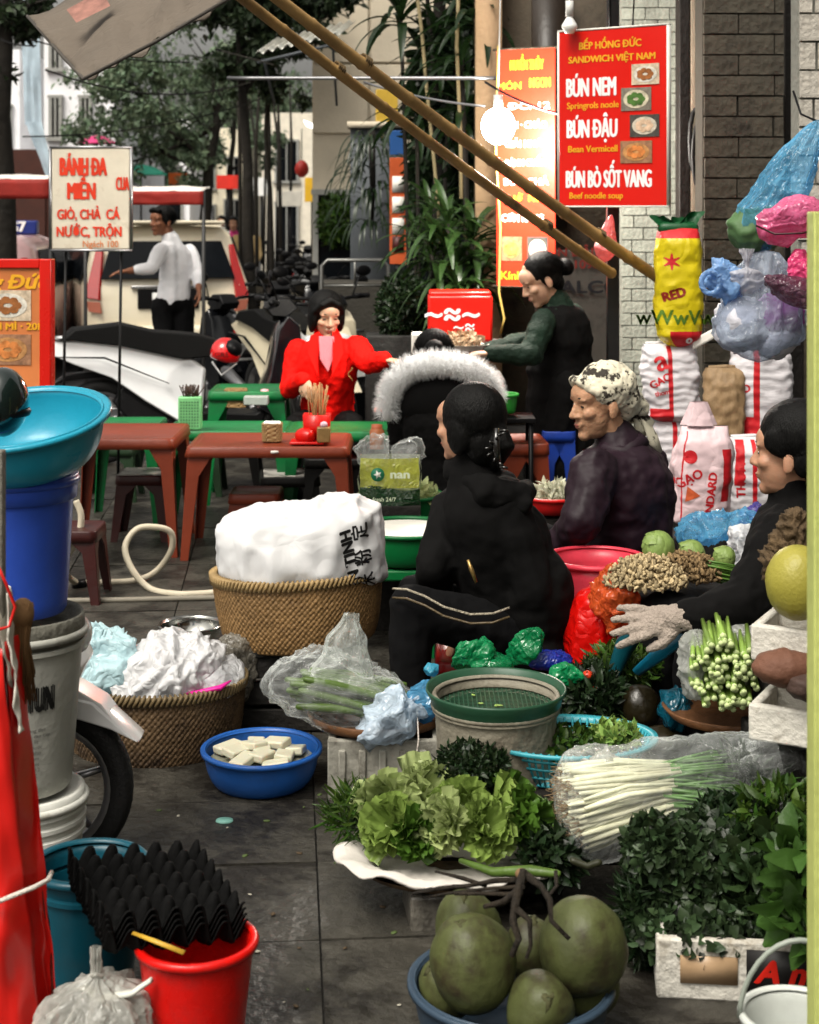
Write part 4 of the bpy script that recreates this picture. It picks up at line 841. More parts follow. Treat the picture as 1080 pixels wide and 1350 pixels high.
def head_frame(fd, tilt=0.):
    y = Vector(fd).normalized(); z = Vector((0, 0, 1)); x = y.cross(z).normalized(); z = x.cross(y).normalized()
    if tilt: r = Matrix.Rotation(tilt, 3, y); x, z = r @ x, r @ z
    return Matrix((x, y, z)).transposed()
def head_shape(q, c, R, s, old=False):
    def e(p, r, rx=0): q.ell(c+R @ (Vector(p)*s), [k*s for k in r], R @ rotm(rx), 16, 12)
    e((0, -.012, .032), (.076, .094, .090)); e((0, .030, -.030), (.059, .060, .078)); e((0, .052, .040), (.062, .046, .045)); e((0, .066, -.094), (.025, .022, .020)); e((0, .03, -.075), (.046, .052, .035))
    for k in (-1, 1):
        e((.037*k, .062, -.020), (.025, .024, .020)); e((.079*k, -.008, -.012), (.008, .018, .032), .15); e((.012*k, .094, -.030), (.010, .011, .008)); e((.032*k, .080, .026), (.022, .012, .007))
        e((.031*k, .072, .004), (.016, .012, .010))
    q.tube([c+R @ (Vector(p)*s) for p in ((0, .084, .018), (0, .094, -.005), (0, .106, -.026))], [.009*s, .010*s, .012*s], 8, rnd=True)
    e((0, .086, -.056), (.024, .010, .007)); e((0, .084, -.066), (.020, .010, .007))
def face_bits(parent, c, R, s):
    q = MB()
    for k in (-1, 1): q.ell(c+R @ (Vector((.031*k, .0815, .004))*s), (.011*s, .004*s, .0042*s), R, 10, 6)
    obj('eye', q, eyem, parent)
    q = MB()
    for k in (-1, 1): q.tube([c+R @ (Vector(p)*s) for p in ((.016*k, .091, .030), (.032*k, .090, .034), (.048*k, .078, .029))], [.0025*s, .003*s, .002*s], 6)
    obj('eyebrow', q, browm, parent)
    q = MB(); q.ell(c+R @ (Vector((0, .0935, -.0575))*s), (.016*s, .004*s, .004*s), R, 12, 6); q.ell(c+R @ (Vector((0, .0905, -.0650))*s), (.013*s, .0045*s, .0045*s), R, 12, 6); obj('mouth', q, lipm, parent)
def hand(q, wr, d, nrm, curl=.5, s=1., spread=.12, side=1, fr=.0085):
    """wr wrist, d pointing direction, nrm palm normal (palm faces nrm), side: +1 thumb on the +x side"""
    d = Vector(d).normalized(); nrm = Vector(nrm); nrm = (nrm-d*nrm.dot(d)).normalized(); x = d.cross(nrm).normalized()*side
    B = Matrix((x, d, -nrm)).transposed()
    q.ell(wr+d*.045*s, (.037*s, .050*s, .015*s), B, 12, 8); q.ell(wr+d*.008*s, (.026*s, .03*s, .018*s), B, 12, 8)
    for i, (off, L) in enumerate(((.027, .070), (.009, .078), (-.009, .073), (-.026, .057))):
        p = wr+x*off*s+d*.075*s; a = curl*.55; dd = (d+x*(off*spread*60*.12)).normalized(); pts = [p]; dirn = dd
        for k, l in enumerate((.45, .32, .23)):
            r = Matrix.Rotation(-a*(1+.2*k) , 3, x*side) if True else None
            dirn = (dirn*math.cos(a)+nrm*math.sin(a)) if k == 0 else (Matrix.Rotation(0, 3, x) @ (dirn*math.cos(a)+ (nrm-dirn*nrm.dot(dirn)).normalized()*math.sin(a)))
            dirn.normalize(); pts.append(pts[-1]+dirn*L*l*s)
        q.tube(pts, [fr*1.08*s, fr*s, fr*.92*s, fr*.8*s], 8, rnd=True)
    p = wr+x*.024*s+d*.022*s; t1 = p+(x*.62+d*.7+nrm*.25).normalized()*.034*s; t2 = t1+(x*.25+d*.9+nrm*(.2+.5*curl)).normalized()*.030*s
    q.tube([p, t1, t2], [fr*1.5*s, fr*1.25*s, fr*.95*s], 8, rnd=True)
def torso(q, pv, ch, nk, hips, shs, r, n=18):
    """loft: hips/shs are half-width vectors (pelvis, shoulders)"""
    rs = []; prof = [(-.12, 0, .55, .55), (-.04, 0, .92, .92), (.08, 0, 1, 1), (.35, .3, .93, .88), (.6, .7, 1.0, .95), (.8, 1, 1.0, .92), (.93, 1, .82, .75), (1.0, 1, .45, .55), (1.06, 1, .2, .3)]
    for u, k, wx, wy in prof:
        a = pv.lerp(ch, min(1, u/.6)) if u < .6 else ch.lerp(nk, (u-.6)/.4)
        w_ = hips.lerp(shs, k); sp = (nk-pv).normalized(); dd = w_.cross(sp).normalized(); dep = r[0]*(1-k)+r[1]*k
        rs.append([a+w_*math.cos(2*PI*j/n)*wx+dd*math.sin(2*PI*j/n)*dep*wy for j in range(n)])
    q.rings(rs)
def person(label, J, fd, tilt=0., hs=1., skinm=skin, top=None, bottom=None, hair=None, hands=(), puff=1., shoes=blk, vox=.007, cut_neck=True, topdisp=(.02, .09, 2), cap=None, face=True, org=None, skirt=None, sleeve=(1, 1), shw=.145, hpw=.12, dep=(.105, .095), bulk=()):
    pv, nk, hd = J['pv'], J['nk'], J['hd']; ch = J.get('ch', pv.lerp(nk, .6))
    g = G(0, 0); base = Vector((pv.x, pv.y, 0)) if org is None else Vector(org)
    t = thing('person', label, 'person', base, world=True)
    shv = (J['ls']-J['rs'])/2; hpv = shv.normalized().lerp((J['lh']-J['rh']).normalized(), .7).normalized()*hpw
    R = head_frame(fd, tilt)
    q = MB(); torso(q, pv, ch, nk, hpv*.92, shv*.9, (dep[0]*.85, dep[1]*.8))
    q.tube([nk-(nk-ch).normalized()*.05, nk.lerp(hd, .35), nk.lerp(hd, .75)], [.062, .052, .050], 12, rnd=True); head_shape(q, hd, R, hs)
    for a, b, c in (('ls', 'le', 'lw'), ('rs', 're', 'rw')): limb(q, J[a], J[b], .042, .036); limb(q, J[b], J[c], .036, .025)
    for a, b, c in (('lh', 'lk', 'la'), ('rh', 'rk', 'ra')): limb(q, J[a], J[b], .070, .050); limb(q, J[b], J[c], .048, .032)
    for h_ in hands: hand(q, **h_)
    bo = obj('body', q, skinm, t, remesh=vox if hands or face else .009, smo=2)
    if face: face_bits(t, hd, R, hs)
    if hair: q = MB(); hair(q, hd, R, hs); obj('hair', q, hairm, t, remesh=.006, disp=[(.003, .012, 1)])
    if hair: hair_strands(t, hd, R, hs)
    q = MB(); k = puff; torso(q, pv, ch, nk+(nk-ch).normalized()*.0, hpv*1.08*k, shv*1.02*min(k, 1.1), (dep[0]*1.1*k, dep[1]*1.12*k))
    for i, (a, b, c) in enumerate((('ls', 'le', 'lw'), ('rs', 're', 'rw'))):
        limb(q, J[a], J[b], .064*k, .054*k); e = J[b].lerp(J[c], sleeve[i]*.97); limb(q, J[b], e, .053*k, .040*k)
    q.tube([nk-(nk-ch).normalized()*.04, nk+(hd-nk)*.18], [.085*min(k, 1.15), .068*min(k, 1.15)], 14, rnd=True)
    for c_, r_ in bulk: q.ell(c_, r_)
    tp = obj('jacket' if k > 1.05 else 'shirt', q, top, t, remesh=.008, smo=6, disp=[topdisp, (topdisp[0]*.6, topdisp[1]*.4, 1)])
    q = MB()
    for a, b, c in (('lh', 'lk', 'la'), ('rh', 'rk', 'ra')): limb(q, J[a], J[b], .092, .068); limb(q, J[b], J[b].lerp(J[c], .92), .066, .052)
    q.ell(pv, (.14, .13, .10)); obj('trousers', q, bottom, t, remesh=.01, smo=4, disp=[(.02, .08, 2)])
    for a in ('la', 'ra'):
        d = (J['fd'] if 'fd' in J else Vector((fd[0], fd[1], 0))).normalized(); q = MB(); q.tube([J[a]+Vector((0, 0, -.025))-d*.05, J[a]+Vector((0, 0, -.035))+d*.06, J[a]+Vector((0, 0, -.045))+d*.16], [.038, .042, .028], 10, rnd=True, flat=.75); obj('shoe', q, shoes, t)
    return t, tp, R
def hair_strands(t, c, R, s, n=1800):               # loose strands combed back over the hair mass
    d = rdir(n); d[:, 2] = np.abs(d[:, 2])*1.1-.25; d = d[~((d[:, 1] > .45) & (d[:, 2] < .55))]; n = len(d)
    pl = np.array((0, -.028, .045))+d*np.array((.094, .106, .100)); tgt = np.array((0, -.15, -.05))-pl; nr = d/np.linalg.norm(d, axis=1, keepdims=True); fl = tgt-nr*(tgt*nr).sum(1, keepdims=True)*.93; fl += rng.normal(size=(n, 3))*.014
    Rm = np.array(R); V, Fq = scatter([bl_], np.array(c)+(pl*s) @ Rm.T, fl @ Rm.T, nr @ Rm.T, rng.uniform(.03, .07, n)*s); tag(fast('loose_strands', V, Fq, hairm, t), kind='stuff')
bl_ = (np.array([(-.5, 0, 0), (.5, 0, 0), (.4, .55, -.12), (-.4, .55, -.12), (0.05, 1, -.35), (-.05, 1, -.35)])*np.array((.030, 1, 1)), np.array([(0, 1, 2, 3), (3, 2, 4, 5)]))
def hair_short(q, c, R, s):
    q.ell(c+R @ (Vector((0, -.020, .045))*s), (.086*s, .100*s, .094*s), R, 20, 14); 
    for k in (-1, 1): q.ell(c+R @ (Vector((.068*k, -.005, .02))*s), (.018*s, .035*s, .05*s), R, 12, 8)
    q.tube([c+R @ (Vector(p)*s) for p in ((-.05, .07, .085), (.0, .085, .095), (.05, .07, .085))], .022*s, 8, rnd=True)
def hair_bob(q, c, R, s):
    q.ell(c+R @ (Vector((0, -.018, .045))*s), (.098*s, .108*s, .098*s), R, 20, 14)
    for k in (-1, 1):
        q.ell(c+R @ (Vector((.078*k, .005, -.01))*s), (.026*s, .055*s, .085*s), R, 12, 8); q.tube([c+R @ (Vector(p)*s) for p in ((.0, .068, .105), (.045*k, .076, .082), (.078*k, .045, .035))], [.024*s, .02*s, .016*s], 8, rnd=True)
    q.ell(c+R @ (Vector((0, -.07, -.03))*s), (.075*s, .045*s, .08*s), R)
def hair_bun(q, c, R, s):
    q.ell(c+R @ (Vector((0, -.024, .040))*s), (.084*s, .098*s, .090*s), R, 20, 14)
    for k in (-1, 1): q.ell(c+R @ (Vector((.066*k, -.03, .0))*s), (.018*s, .045*s, .05*s), R, 12, 8)
    q.ell(c+R @ (Vector((0, -.05, -.04))*s), (.06*s, .05*s, .05*s), R); q.ell(c+R @ (Vector((0, -.135, .0))*s), (.045*s, .038*s, .045*s), R)
def hair_long_up(q, c, R, s):                       # thick hair gathered low at the back
    q.ell(c+R @ (Vector((0, -.03, .036))*s), (.094*s, .108*s, .104*s), R, 20, 14); q.ell(c+R @ (Vector((0, -.065, -.045))*s), (.072*s, .06*s, .085*s), R)
    for k in (-1, 1): q.ell(c+R @ (Vector((.074*k, -.018, -.015))*s), (.024*s, .045*s, .07*s), R, 12, 8)
    q.tube([c+R @ (Vector(p)*s) for p in ((0, -.10, -.0), (0, -.13, -.06), (0, -.10, -.12))], [.04*s, .042*s, .02*s], 10, rnd=True)
cloth_blk = M('black_cloth', (.0075, .007, .007), rough=.9, var=.3, sc=3, bump=.25, bsc=12, spec=.12); cloth_navy = M('dark_trousers', (.008, .008, .009), rough=.9, bump=.2, bsc=14, spec=.12)
def legs_seated(J, hipc, dirv, lat, kneez=.42, thigh=.38, out=.16, footz=.07, shin=.05):
    d = Vector(dirv).normalized(); l = Vector(lat).normalized()
    for k, s_ in (('l', 1), ('r', -1)):
        h = hipc+l*.09*s_; kn = h+d*thigh+l*out*.5*s_; kn.z = kneez; a = kn+d*shin; a.z = footz
        J[k+'h'], J[k+'k'], J[k+'a'] = h, kn, a
    J['fd'] = d
# --- woman in black, seated with her back to us
D = 4.9; J = {'pv': P(682, 838, D)+Vector((0, .06, 0)), 'ch': P(656, 722, D), 'nk': P(626, 626, D-.02), 'hd': P(616, 561, D-.02)}
J['ls'] = P(600, 668, D+.12); J['rs'] = P(668, 660, D-.08)
J['le'] = P(572, 748, D-.04); J['lw'] = P(575, 800, D+.16); J['re'] = P(704, 782, D-.10); J['rw'] = P(640, 835, D+.02)
legs_seated(J, J['pv'], (-1, .12, 0), (.12, .99, 0), kneez=.50, thigh=.36, out=.22)
J['lk'] = P(548, 785, D+.12); J['rk'] = P(542, 800, D-.20); J['la'] = G(545, D+.10, .07); J['ra'] = G(540, D-.2, .07)
t, tp, R = person('woman in a black hooded jacket seated low with her back turned', J, (-.80, .60, -.04), hs=.98, skinm=skin, top=cloth_blk, bottom=cloth_navy, hair=hair_long_up, puff=1.16, bulk=[(P(705, 790, D), (.125, .15, .17)), (P(672, 715, D), (.13, .13, .15)), (P(690, 850, D), (.14, .15, .09))],
    hands=[dict(wr=J['lw'], d=(-.8, -.2, -.5), nrm=(0, 0, -1), curl=.7), dict(wr=J['rw'], d=(-.9, -.1, -.2), nrm=(0, 0, -1), curl=.7, side=-1)], dep=(.135, .12), shw=.2, topdisp=(.024, .16, 1))
q = MB(); n_ = J['nk']+Vector((.055, -.02, -.035)); q.tube([n_+Vector((-.12, .05, .05)), n_+Vector((-.02, -.07, -.0)), n_+Vector((.07, -.06, -.03)), n_+Vector((.10, .03, -.01))], [.035, .058, .058, .035], 12, rnd=True); obj('hood', q, cloth_blk, t, remesh=.01, disp=[(.03, .05, 2)])
q = MB(); hc = P(654, 590, D-.14)
for k in range(9):
    a = k*.75; p = hc+Vector((.012*math.cos(a), -.02-.006*math.sin(a), .055-.0135*k)); q.tube([p, p+Vector((.022*math.cos(a), -.012, .012*math.sin(a)))], [.006, .003], 6)
q.tube([hc+Vector((0, -.015, .06)), hc+Vector((0, -.025, 0)), hc+Vector((.01, -.01, -.06))], [.008, .012, .006], 8); obj('hair_clip', q, M('clip_black', (.02, .018, .016), rough=.12, bump=0, coat=.8), t)
# piping on the trousers
for k, (dy, m_) in enumerate(((0, M('silver_piping', (.5, .45, .36), rough=.35, metal=.4, bump=.8, bsc=200)), (12, M('gold_piping', (.12, .09, .05), rough=.4, bump=.5)))):
    q = MB(); q.tube([P(x, y+dy, d_) for x, y, d_ in ((518, 776, D-.25), (536, 777, D-.285), (560, 786, D-.31), (585, 800, D-.325), (620, 810, D-.33), (650, 809, D-.335), (672, 801, D-.33))], .0035, 6); obj('piping', q, m_, t)
q = MB(); q.tube([P(617, 738, D-.36), P(622, 752, D-.365), P(628, 768, D-.37)], [.004, .007, .004], 6); obj('zip_pull', q, M('brass', (.4, .28, .12), rough=.3, metal=.8, bump=0), t)
# --- old woman in headscarf
D = 5.6; J = {'pv': G(828, D+.02, .30), 'ch': P(826, 655, D), 'nk': P(818, 588, D), 'hd': P(792, 533, D-.02)}
J['ls'] = P(783, 622, D-.17); J['rs'] = P(852, 612, D+.13)
J['le'] = P(765, 690, D-.27); J['lw'] = P(735, 722, D-.12); J['re'] = P(820, 700, D+.25); J['rw'] = P(770, 700, D+.22)
legs_seated(J, J['pv'], (-1, .1, 0), (-.1, -1, 0), kneez=.40, thigh=.32, out=.2)
cl_p = M('plum_quilt', (.026, .010, .020), rough=.6, var=.35, sc=5, bump=.35, bsc=9, spec=.25)
t, tp, R = person('old woman in a patterned headscarf and plum quilted jacket looking left', J, (-.94, -.33, -.08), hs=1.06, skinm=skin_o, top=cl_p, bottom=cloth_navy, puff=1.3, vox=.006,
    hands=[dict(wr=J['lw'], d=(-.8, 0, -.5), nrm=(0, 0, -1), curl=.6, side=-1), dict(wr=J['rw'], d=(-.9, 0, -.4), nrm=(0, 0, -1), curl=.6)], dep=(.13, .12), topdisp=(.026, .12, 1))
scf = M('scarf_print', (.66, .62, .50), rough=.75, var=.15, sc=8, bump=.35, bsc=14, dirt=(.05, .04, .03), dsc=19, dth=.52, dw=.03)
q = MB(); c = J['hd']; s = 1.06
q.ell(c+R @ (Vector((0, -.028, .052))*s), (.094*s, .104*s, .092*s), R, 24, 16); q.ell(c+R @ (Vector((0, -.08, .01))*s), (.07*s, .06*s, .075*s), R); q.tube([c+R @ (Vector(p)*s) for p in ((-.07, .04, .05), (-.03, .075, .088), (.03, .075, .088), (.07, .04, .05))], .016*s, 8, rnd=True)
q.tube([c+R @ (Vector(p)*s) for p in ((0, -.10, .0), (0, -.15, -.03))], [.05*s, .03*s], 10, rnd=True); obj('headscarf', q, scf, t, remesh=.006, disp=[(.016, .045, 2), (.008, .015, 1)])
q = MB(); k0 = c+R @ (Vector((.03, -.15, -.02))*s)
for dx, dz, w0 in ((.02, -.11, .05), (.055, -.17, .04), (-.02, -.06, .035)): q.tube([k0, k0+Vector((dx*.5, -.02, dz*.35)), k0+Vector((dx, -.01, dz*.75)), k0+Vector((dx*1.5, .0, dz))], [.02, w0*.6, w0, .012], 10, flat=.3)
obj('scarf_tail', q, scf, t, disp=[(.02, .03, 2)])
q = MB(); q.tube([J['nk']+Vector((-.06, -.05, .0)), J['nk']+Vector((0, -.085, -.015)), J['nk']+Vector((.07, -.03, .02)), J['nk']+Vector((.05, .06, .03))], .028, 10, rnd=True); obj('collar', q, cl_p, t, disp=[(.01, .04, 1)])
# --- woman at the right edge with a white work glove
D = 4.45; J = {'pv': G(1052, D+.1, .30), 'ch': P(1058, 780, D+.02), 'nk': P(1050, 668, D), 'hd': P(1044, 600, D-.02)}
J['rs'] = P(1032, 700, D-.16); J['ls'] = P(1075, 695, D+.16)
J['re'] = P(985, 795, D-.30); J['rw'] = P(903, 815, D-.32); J['le'] = P(1060, 800, D+.2); J['lw'] = P(990, 800, D+.15)
legs_seated(J, J['pv'], (-1, -.1, 0), (.1, -1, 0), kneez=.42, thigh=.34, out=.2)
gd = (-.93, -.05, -.05)
J['rh'], J['lh'], J['rk'], J['lk'], J['ra'], J['la'] = J['lh'], J['rh'], J['lk'], J['rk'], J['la'], J['ra']
def hair_bk(q, c, R, s):
    q.ell(c+R @ (Vector((0, -.024, .060))*s), (.094*s, .112*s, .098*s), R, 20, 14); q.ell(c+R @ (Vector((0, -.09, -.02))*s), (.07*s, .06*s, .085*s), R)
    for k in (-1, 1): q.ell(c+R @ (Vector((.072*k, .01, .045))*s), (.018*s, .055*s, .045*s), R, 12, 8); q.ell(c+R @ (Vector((.074*k, -.045, .0))*s), (.016*s, .03*s, .05*s), R, 12, 8)
t, tp, R = person('woman in black at right edge in profile with one white work glove', J, (-.90, .42, .02), hs=1.02, skinm=skin, top=cloth_blk, bottom=cloth_navy, hair=hair_bk, puff=1.15, vox=.006,
    hands=[dict(wr=J['lw'], d=(-.9, 0, -.2), nrm=(0, 0, -1), curl=.5)], dep=(.13, .12))
q = MB(); wr = J['rw']; hand(q, wr+Vector((-.008, -.0, -.004)), (-.97, .0, -.06), (-.05, .86, -.5), curl=.30, s=1.2, spread=1.25, side=1, fr=.0100)
q.tube([wr+Vector((.05, 0, .004)), wr+Vector((-.03, 0, 0))], [.043, .036], 14, rnd=True); q.warp(lambda v: v)
obj('glove', q, M('knit_glove', (.36, .31, .27), rough=.95, var=.2, sc=10, bump=.5, bsc=140, dirt=(.2, .17, .14), dsc=14, dth=.55), t, remesh=.0042, smo=2, disp=[(.005, .012, 1)])
# --- woman in red
D = 8.75; J = {'pv': P(432, 560, D+.1), 'ch': P(432, 490, D), 'nk': P(431, 446, D), 'hd': P(430, 416, D-.03)}
J['rs'] = P(393, 462, D+.02); J['ls'] = P(470, 458, D); J['re'] = P(383, 512, D-.05); J['rw'] = P(400, 500, D-.28); J['le'] = P(486, 480, D-.18); J['lw'] = P(508, 474, D-.35)
legs_seated(J, J['pv'], (0, -1, 0), (1, 0, 0), kneez=.46, thigh=.34, out=.12)
rw = M('red_wool', (.80, .014, .008), rough=.8, var=.1, sc=5, bump=.15, bsc=20, spec=.1)
t, tp, R = person('woman in a bright red jacket reaching across the green table', J, (.30, -.92, -.22), hs=1.0, skinm=skin2, top=rw, bottom=cloth_blk, hair=hair_bob, puff=1.12, vox=.0055,
    hands=[dict(wr=J['rw'], d=(.3, -.5, -.6), nrm=(.5, .3, -.5), curl=.9, side=-1), dict(wr=J['lw'], d=(.8, -.5, -.1), nrm=(0, 0, -1), curl=.5)], dep=(.115, .105), topdisp=(.018, .08, 2))
q = MB(); n_ = J['nk']; 
q.rings([[n_+Vector(p)+Vector((0, dy, 0)) for p in ((-.04, -.10, .02), (.045, -.10, .02), (.05, -.135, -.08), (.015, -.155, -.17), (-.03, -.14, -.1))] for dy in (0, -.012)]); obj('undershirt', q, M('pink_knit', (.62, .22, .25), rough=.9, bump=.3, bsc=200), t, bevel=.004)
for s_ in (-1, 1): q = MB(); q.rings([[n_+Vector(p)+Vector((0, dy, 0)) for p in ((.035*s_, -.085, .045), (.085*s_, -.07, .02), (.10*s_, -.125, -.07), (.035*s_, -.172, -.20), (.04*s_, -.15, -.09))[::s_]] for dy in (0, -.016)]); obj('lapel', q, rw, t, bevel=.005)
q = MB(); bc = P(462, 492, D-.17)
for k in range(8): q.tube([bc+Vector((.012*math.cos(k*.8), 0, .03-.009*k)), bc+Vector((.012*math.cos(k*.8+.8), -.002, .03-.009*(k+1)))], .003, 5)
obj('brooch', q, M('brooch_gold', (.5, .3, .12), rough=.3, metal=.7, bump=0), t)
# --- standing vendor
D = 7.5; J = {'pv': G(738, D+.0, .84), 'ch': P(742, 450, D), 'nk': P(738, 402, D), 'hd': P(714, 369, D-.02)}
J['ls'] = P(716, 424, D-.15); J['rs'] = P(755, 416, D+.14); J['le'] = P(700, 468, D-.26); J['lw'] = P(646, 466, D-.30); J['re'] = P(698, 450, D+.12); J['rw'] = P(640, 462, D+.02)
J['lh'] = J['pv']+Vector((.02, -.09, -.03)); J['rh'] = J['pv']+Vector((.02, .09, -.03)); J['lk'] = G(730, D-.10, .46); J['rk'] = G(733, D+.1, .46); J['la'] = G(738, D-.1, .07); J['ra'] = G(742, D+.1, .07); J['fd'] = Vector((-1, 0, 0))
gsl = M('dark_green_knit', (.005, .028, .014), rough=.8, var=.3, sc=6, bump=.3, bsc=90)
t, tp, R = person('standing woman in black apron and dark green sleeves serving at the table', J, (-.88, -.20, -.46), hs=1.0, skinm=skin2, top=gsl, bottom=cloth_blk, hair=hair_bun, puff=1.0, vox=.0055,
    hands=[dict(wr=J['lw'], d=(-.95, -.1, -.05), nrm=(0, 0, -1), curl=.7, side=-1), dict(wr=J['rw'], d=(-.95, 0, .0), nrm=(0, 0, -1), curl=.6)], dep=(.115, .105))
q = MB(); torso(q, J['pv'], J['ch'], J['nk'], Vector((.0, -.155, 0)), (J['ls']-J['rs'])/2*1.12, (.17, .14)); q.tube([J['pv']+Vector((0, 0, .05)), J['pv']+Vector((-.0, 0, -.5))], [.15, .17], 14, rnd=True); obj('vest', q, cloth_blk, t, remesh=.01, disp=[(.025, .09, 2)])
q = MB(); b_ = J['lw']+Vector((.02, 0, 0)); q.tube([b_+Vector((0, .03*math.cos(a), .03*math.sin(a))) for a in np.linspace(0, 2*PI, 13)], .004, 5, cap=False); obj('bracelet', q, M('bracelet_red', (.3, .05, .03), rough=.3, bump=0), t)
# --- man in white shirt
D = 12.4; zb = -.12; k = lambda x, y, dd=0: P(x, y, D+dd)
J = {'pv': k(228, 398), 'ch': k(233, 350), 'nk': k(226, 318), 'hd': k(214, 292, -.02)}
J['rs'] = k(212, 330, -.12); J['ls'] = k(250, 332, .10); J['re'] = k(200, 353, -.2); J['rw'] = k(170, 357, -.28); J['le'] = k(260, 362, .02); J['lw'] = k(262, 380, -.20)
J['rh'] = J['pv']+Vector((-.08, -.02, -.04)); J['lh'] = J['pv']+Vector((.08, .02, -.04)); J['rk'] = G(222, D-.06, .38); J['lk'] = G(240, D, .38); J['ra'] = G(222, D, -.05); J['la'] = G(244, D+.05, -.05); J['fd'] = Vector((-.6, -.7, 0))
shw_ = M('white_shirt', (.80, .80, .82), rough=.8, var=.04, bump=.25, bsc=9)
person('man in an untucked white shirt looking back beside the white car', J, (-.70, -.70, .0), hs=.98, skinm=M('skin_tan', (.30, .14, .08), rough=.5, bump=.05), top=shw_, bottom=cloth_navy, hair=hair_short, puff=1.0, vox=.006,
    hands=[dict(wr=J['rw'], d=(-.95, -.2, -.1), nrm=(0, 0, -1), curl=.4, side=-1), dict(wr=J['lw'], d=(.1, -.3, -.9), nrm=(-.8, -.3, 0), curl=.5)], sleeve=(.75, .7), dep=(.12, .11), topdisp=(.012, .12, 1))
# --- customer in fur trimmed hood
D = 6.75; J = {'pv': G(580, D+.02, .36), 'ch': P(580, 560, D), 'nk': P(580, 500, D+.08), 'hd': P(572, 474, D+.20)}
J['ls'] = P(536, 518, D+.05); J['rs'] = P(625, 518, D+.05); J['le'] = P(530, 585, D+.08); J['lw'] = P(535, 600, D+.3); J['re'] = P(632, 585, D+.08); J['rw'] = P(622, 600, D+.3)
legs_seated(J, J['pv'], (0, 1, 0), (-1, 0, 0), kneez=.42, thigh=.34, out=.12)
t, tp, R = person('customer in a black coat with white fur trimmed hood, back turned', J, (0, .9, -.4), hs=1.0, top=cloth_blk, bottom=cloth_blk, hair=hair_bun, puff=1.2, dep=(.13, .12), vox=.008,
    hands=[dict(wr=J['lw'], d=(0, .9, .1), nrm=(0, 0, -1), curl=.5), dict(wr=J['rw'], d=(0, .9, .1), nrm=(0, 0, -1), curl=.5, side=-1)])
q = MB(); arc = [P(512, 548, D+.02), P(513, 520, D-.03), P(524, 496, D-.06), P(548, 482, D-.08), P(580, 478, D-.09), P(612, 482, D-.08), P(636, 494, D-.05), P(648, 512, D+.0), P(650, 528, D+.05)]
q.ell(P(578, 530, D-.03), (.165, .10, .125), nu=18, nv=12); obj('hood', q, cloth_blk, t, disp=[(.03, .08, 2)])
q = MB(); q.tube(arc, [.026, .033, .04, .045, .047, .047, .042, .035, .028], 12, rnd=True); fc = obj('fur_core', q, M('fur_under', (.95, .95, .94), rough=.95), t)
n = 11000; A = np.array([tuple(a) for a in arc]); u = rng.uniform(0, len(arc)-1.001, n); i0 = u.astype(int); fr_ = (u-i0)[:, None]
base = A[i0]*(1-fr_)+A[i0+1]*fr_; tan = A[np.minimum(i0+1, len(arc)-1)]-A[i0]; tan /= np.linalg.norm(tan, axis=1, keepdims=True)
d = rdir(n); d -= tan*(d*tan).sum(1, keepdims=True); d /= np.linalg.norm(d, axis=1, keepdims=True); base = base+d*.036; dd = d+rdir(n)*.45+np.array((0, 0, .1))
bl = (np.array([(-.5, 0, 0), (.5, 0, 0), (.3, .55, -.06), (-.3, .55, -.06), (0.05, 1, -.2), (-.05, 1, -.2)])*np.array((.06, 1, 1)), np.array([(0, 1, 2, 3), (3, 2, 4, 5)]))
V, Fq = scatter([bl], base, dd, rdir(n), rng.uniform(.014, .040, n)); tag(fast('fur', V, Fq, M('white_fur', (.95, .95, .94), rough=.9, var=.05, bump=0, thick=True), t), kind='stuff')

# ================================================================ CONTAINERS
def lathe_part(name, prof, mat, parent, n=40, solid=.0, sx=1, sy=1, R=None, c=(0, 0, 0), ang=40, disp=None, fn=None, cap=False):
    q = MB(); q.lathe(prof, n, c, sx, sy, R, fn, cap); return obj(name, q, mat, parent, solid=solid, ang=ang, disp=disp)
def bucket(name, label, cat, loc, r0, r1, h, mat, rim=.012, group=None, ribs=(), tilt=None, n=44, parent=None, inner=True):
    t = thing(name, label, cat, loc, group=group)
    if tilt: t.rotation_euler = tilt
    prof = [(.001, .004), (r0*.96, .004), (r0, .012)]
    for k in range(1, 9):
        z = h*k/9; r = r0+(r1-r0)*z/h; prof.append((r, z))
        for rz in ribs:
            if abs(rz-z/h) < .06: prof += [(r+.008, z+.003), (r+.008, z+.010), (r, z+.013)]
    prof += [(r1, h-.012)]
    lathe_part('shell', prof, mat, t, n, solid=.0035)
    q = MB(); q.lathe([(r1-.002, h-.016), (r1+rim, h-.016), (r1+rim+.002, h-.006), (r1+rim*.7, h), (r1-.003, h), (r1-.005, h-.006)], n); obj('rim', q, mat, t)
    return t
def basin(name, label, cat, loc, r, h, mat, group=None, tilt=None, rimw=.02, mat2=None, foot=.6, parent=None):
    t = thing(name, label, cat, loc, group=group)
    if tilt: t.rotation_euler = tilt
    prof = [(.001, .003), (r*foot, .003)]+[(r*(foot+(1-foot)*math.sin(u*PI/2)**.9), h*(1-math.cos(u*PI/2))**.95+.003) for u in np.linspace(.12, 1, 9)]
    lathe_part('bowl', prof, mat, t, 56, solid=.003, ang=60)
    q = MB(); q.lathe([(r-.004, h-.004), (r+rimw*.6, h+.004), (r+rimw, h+.001), (r+rimw, h-.009), (r+rimw-.003, h-.009), (r+rimw*.6, h-.002), (r-.002, h-.010)], 56); obj('rim', q, mat2 or mat, t)
    return t
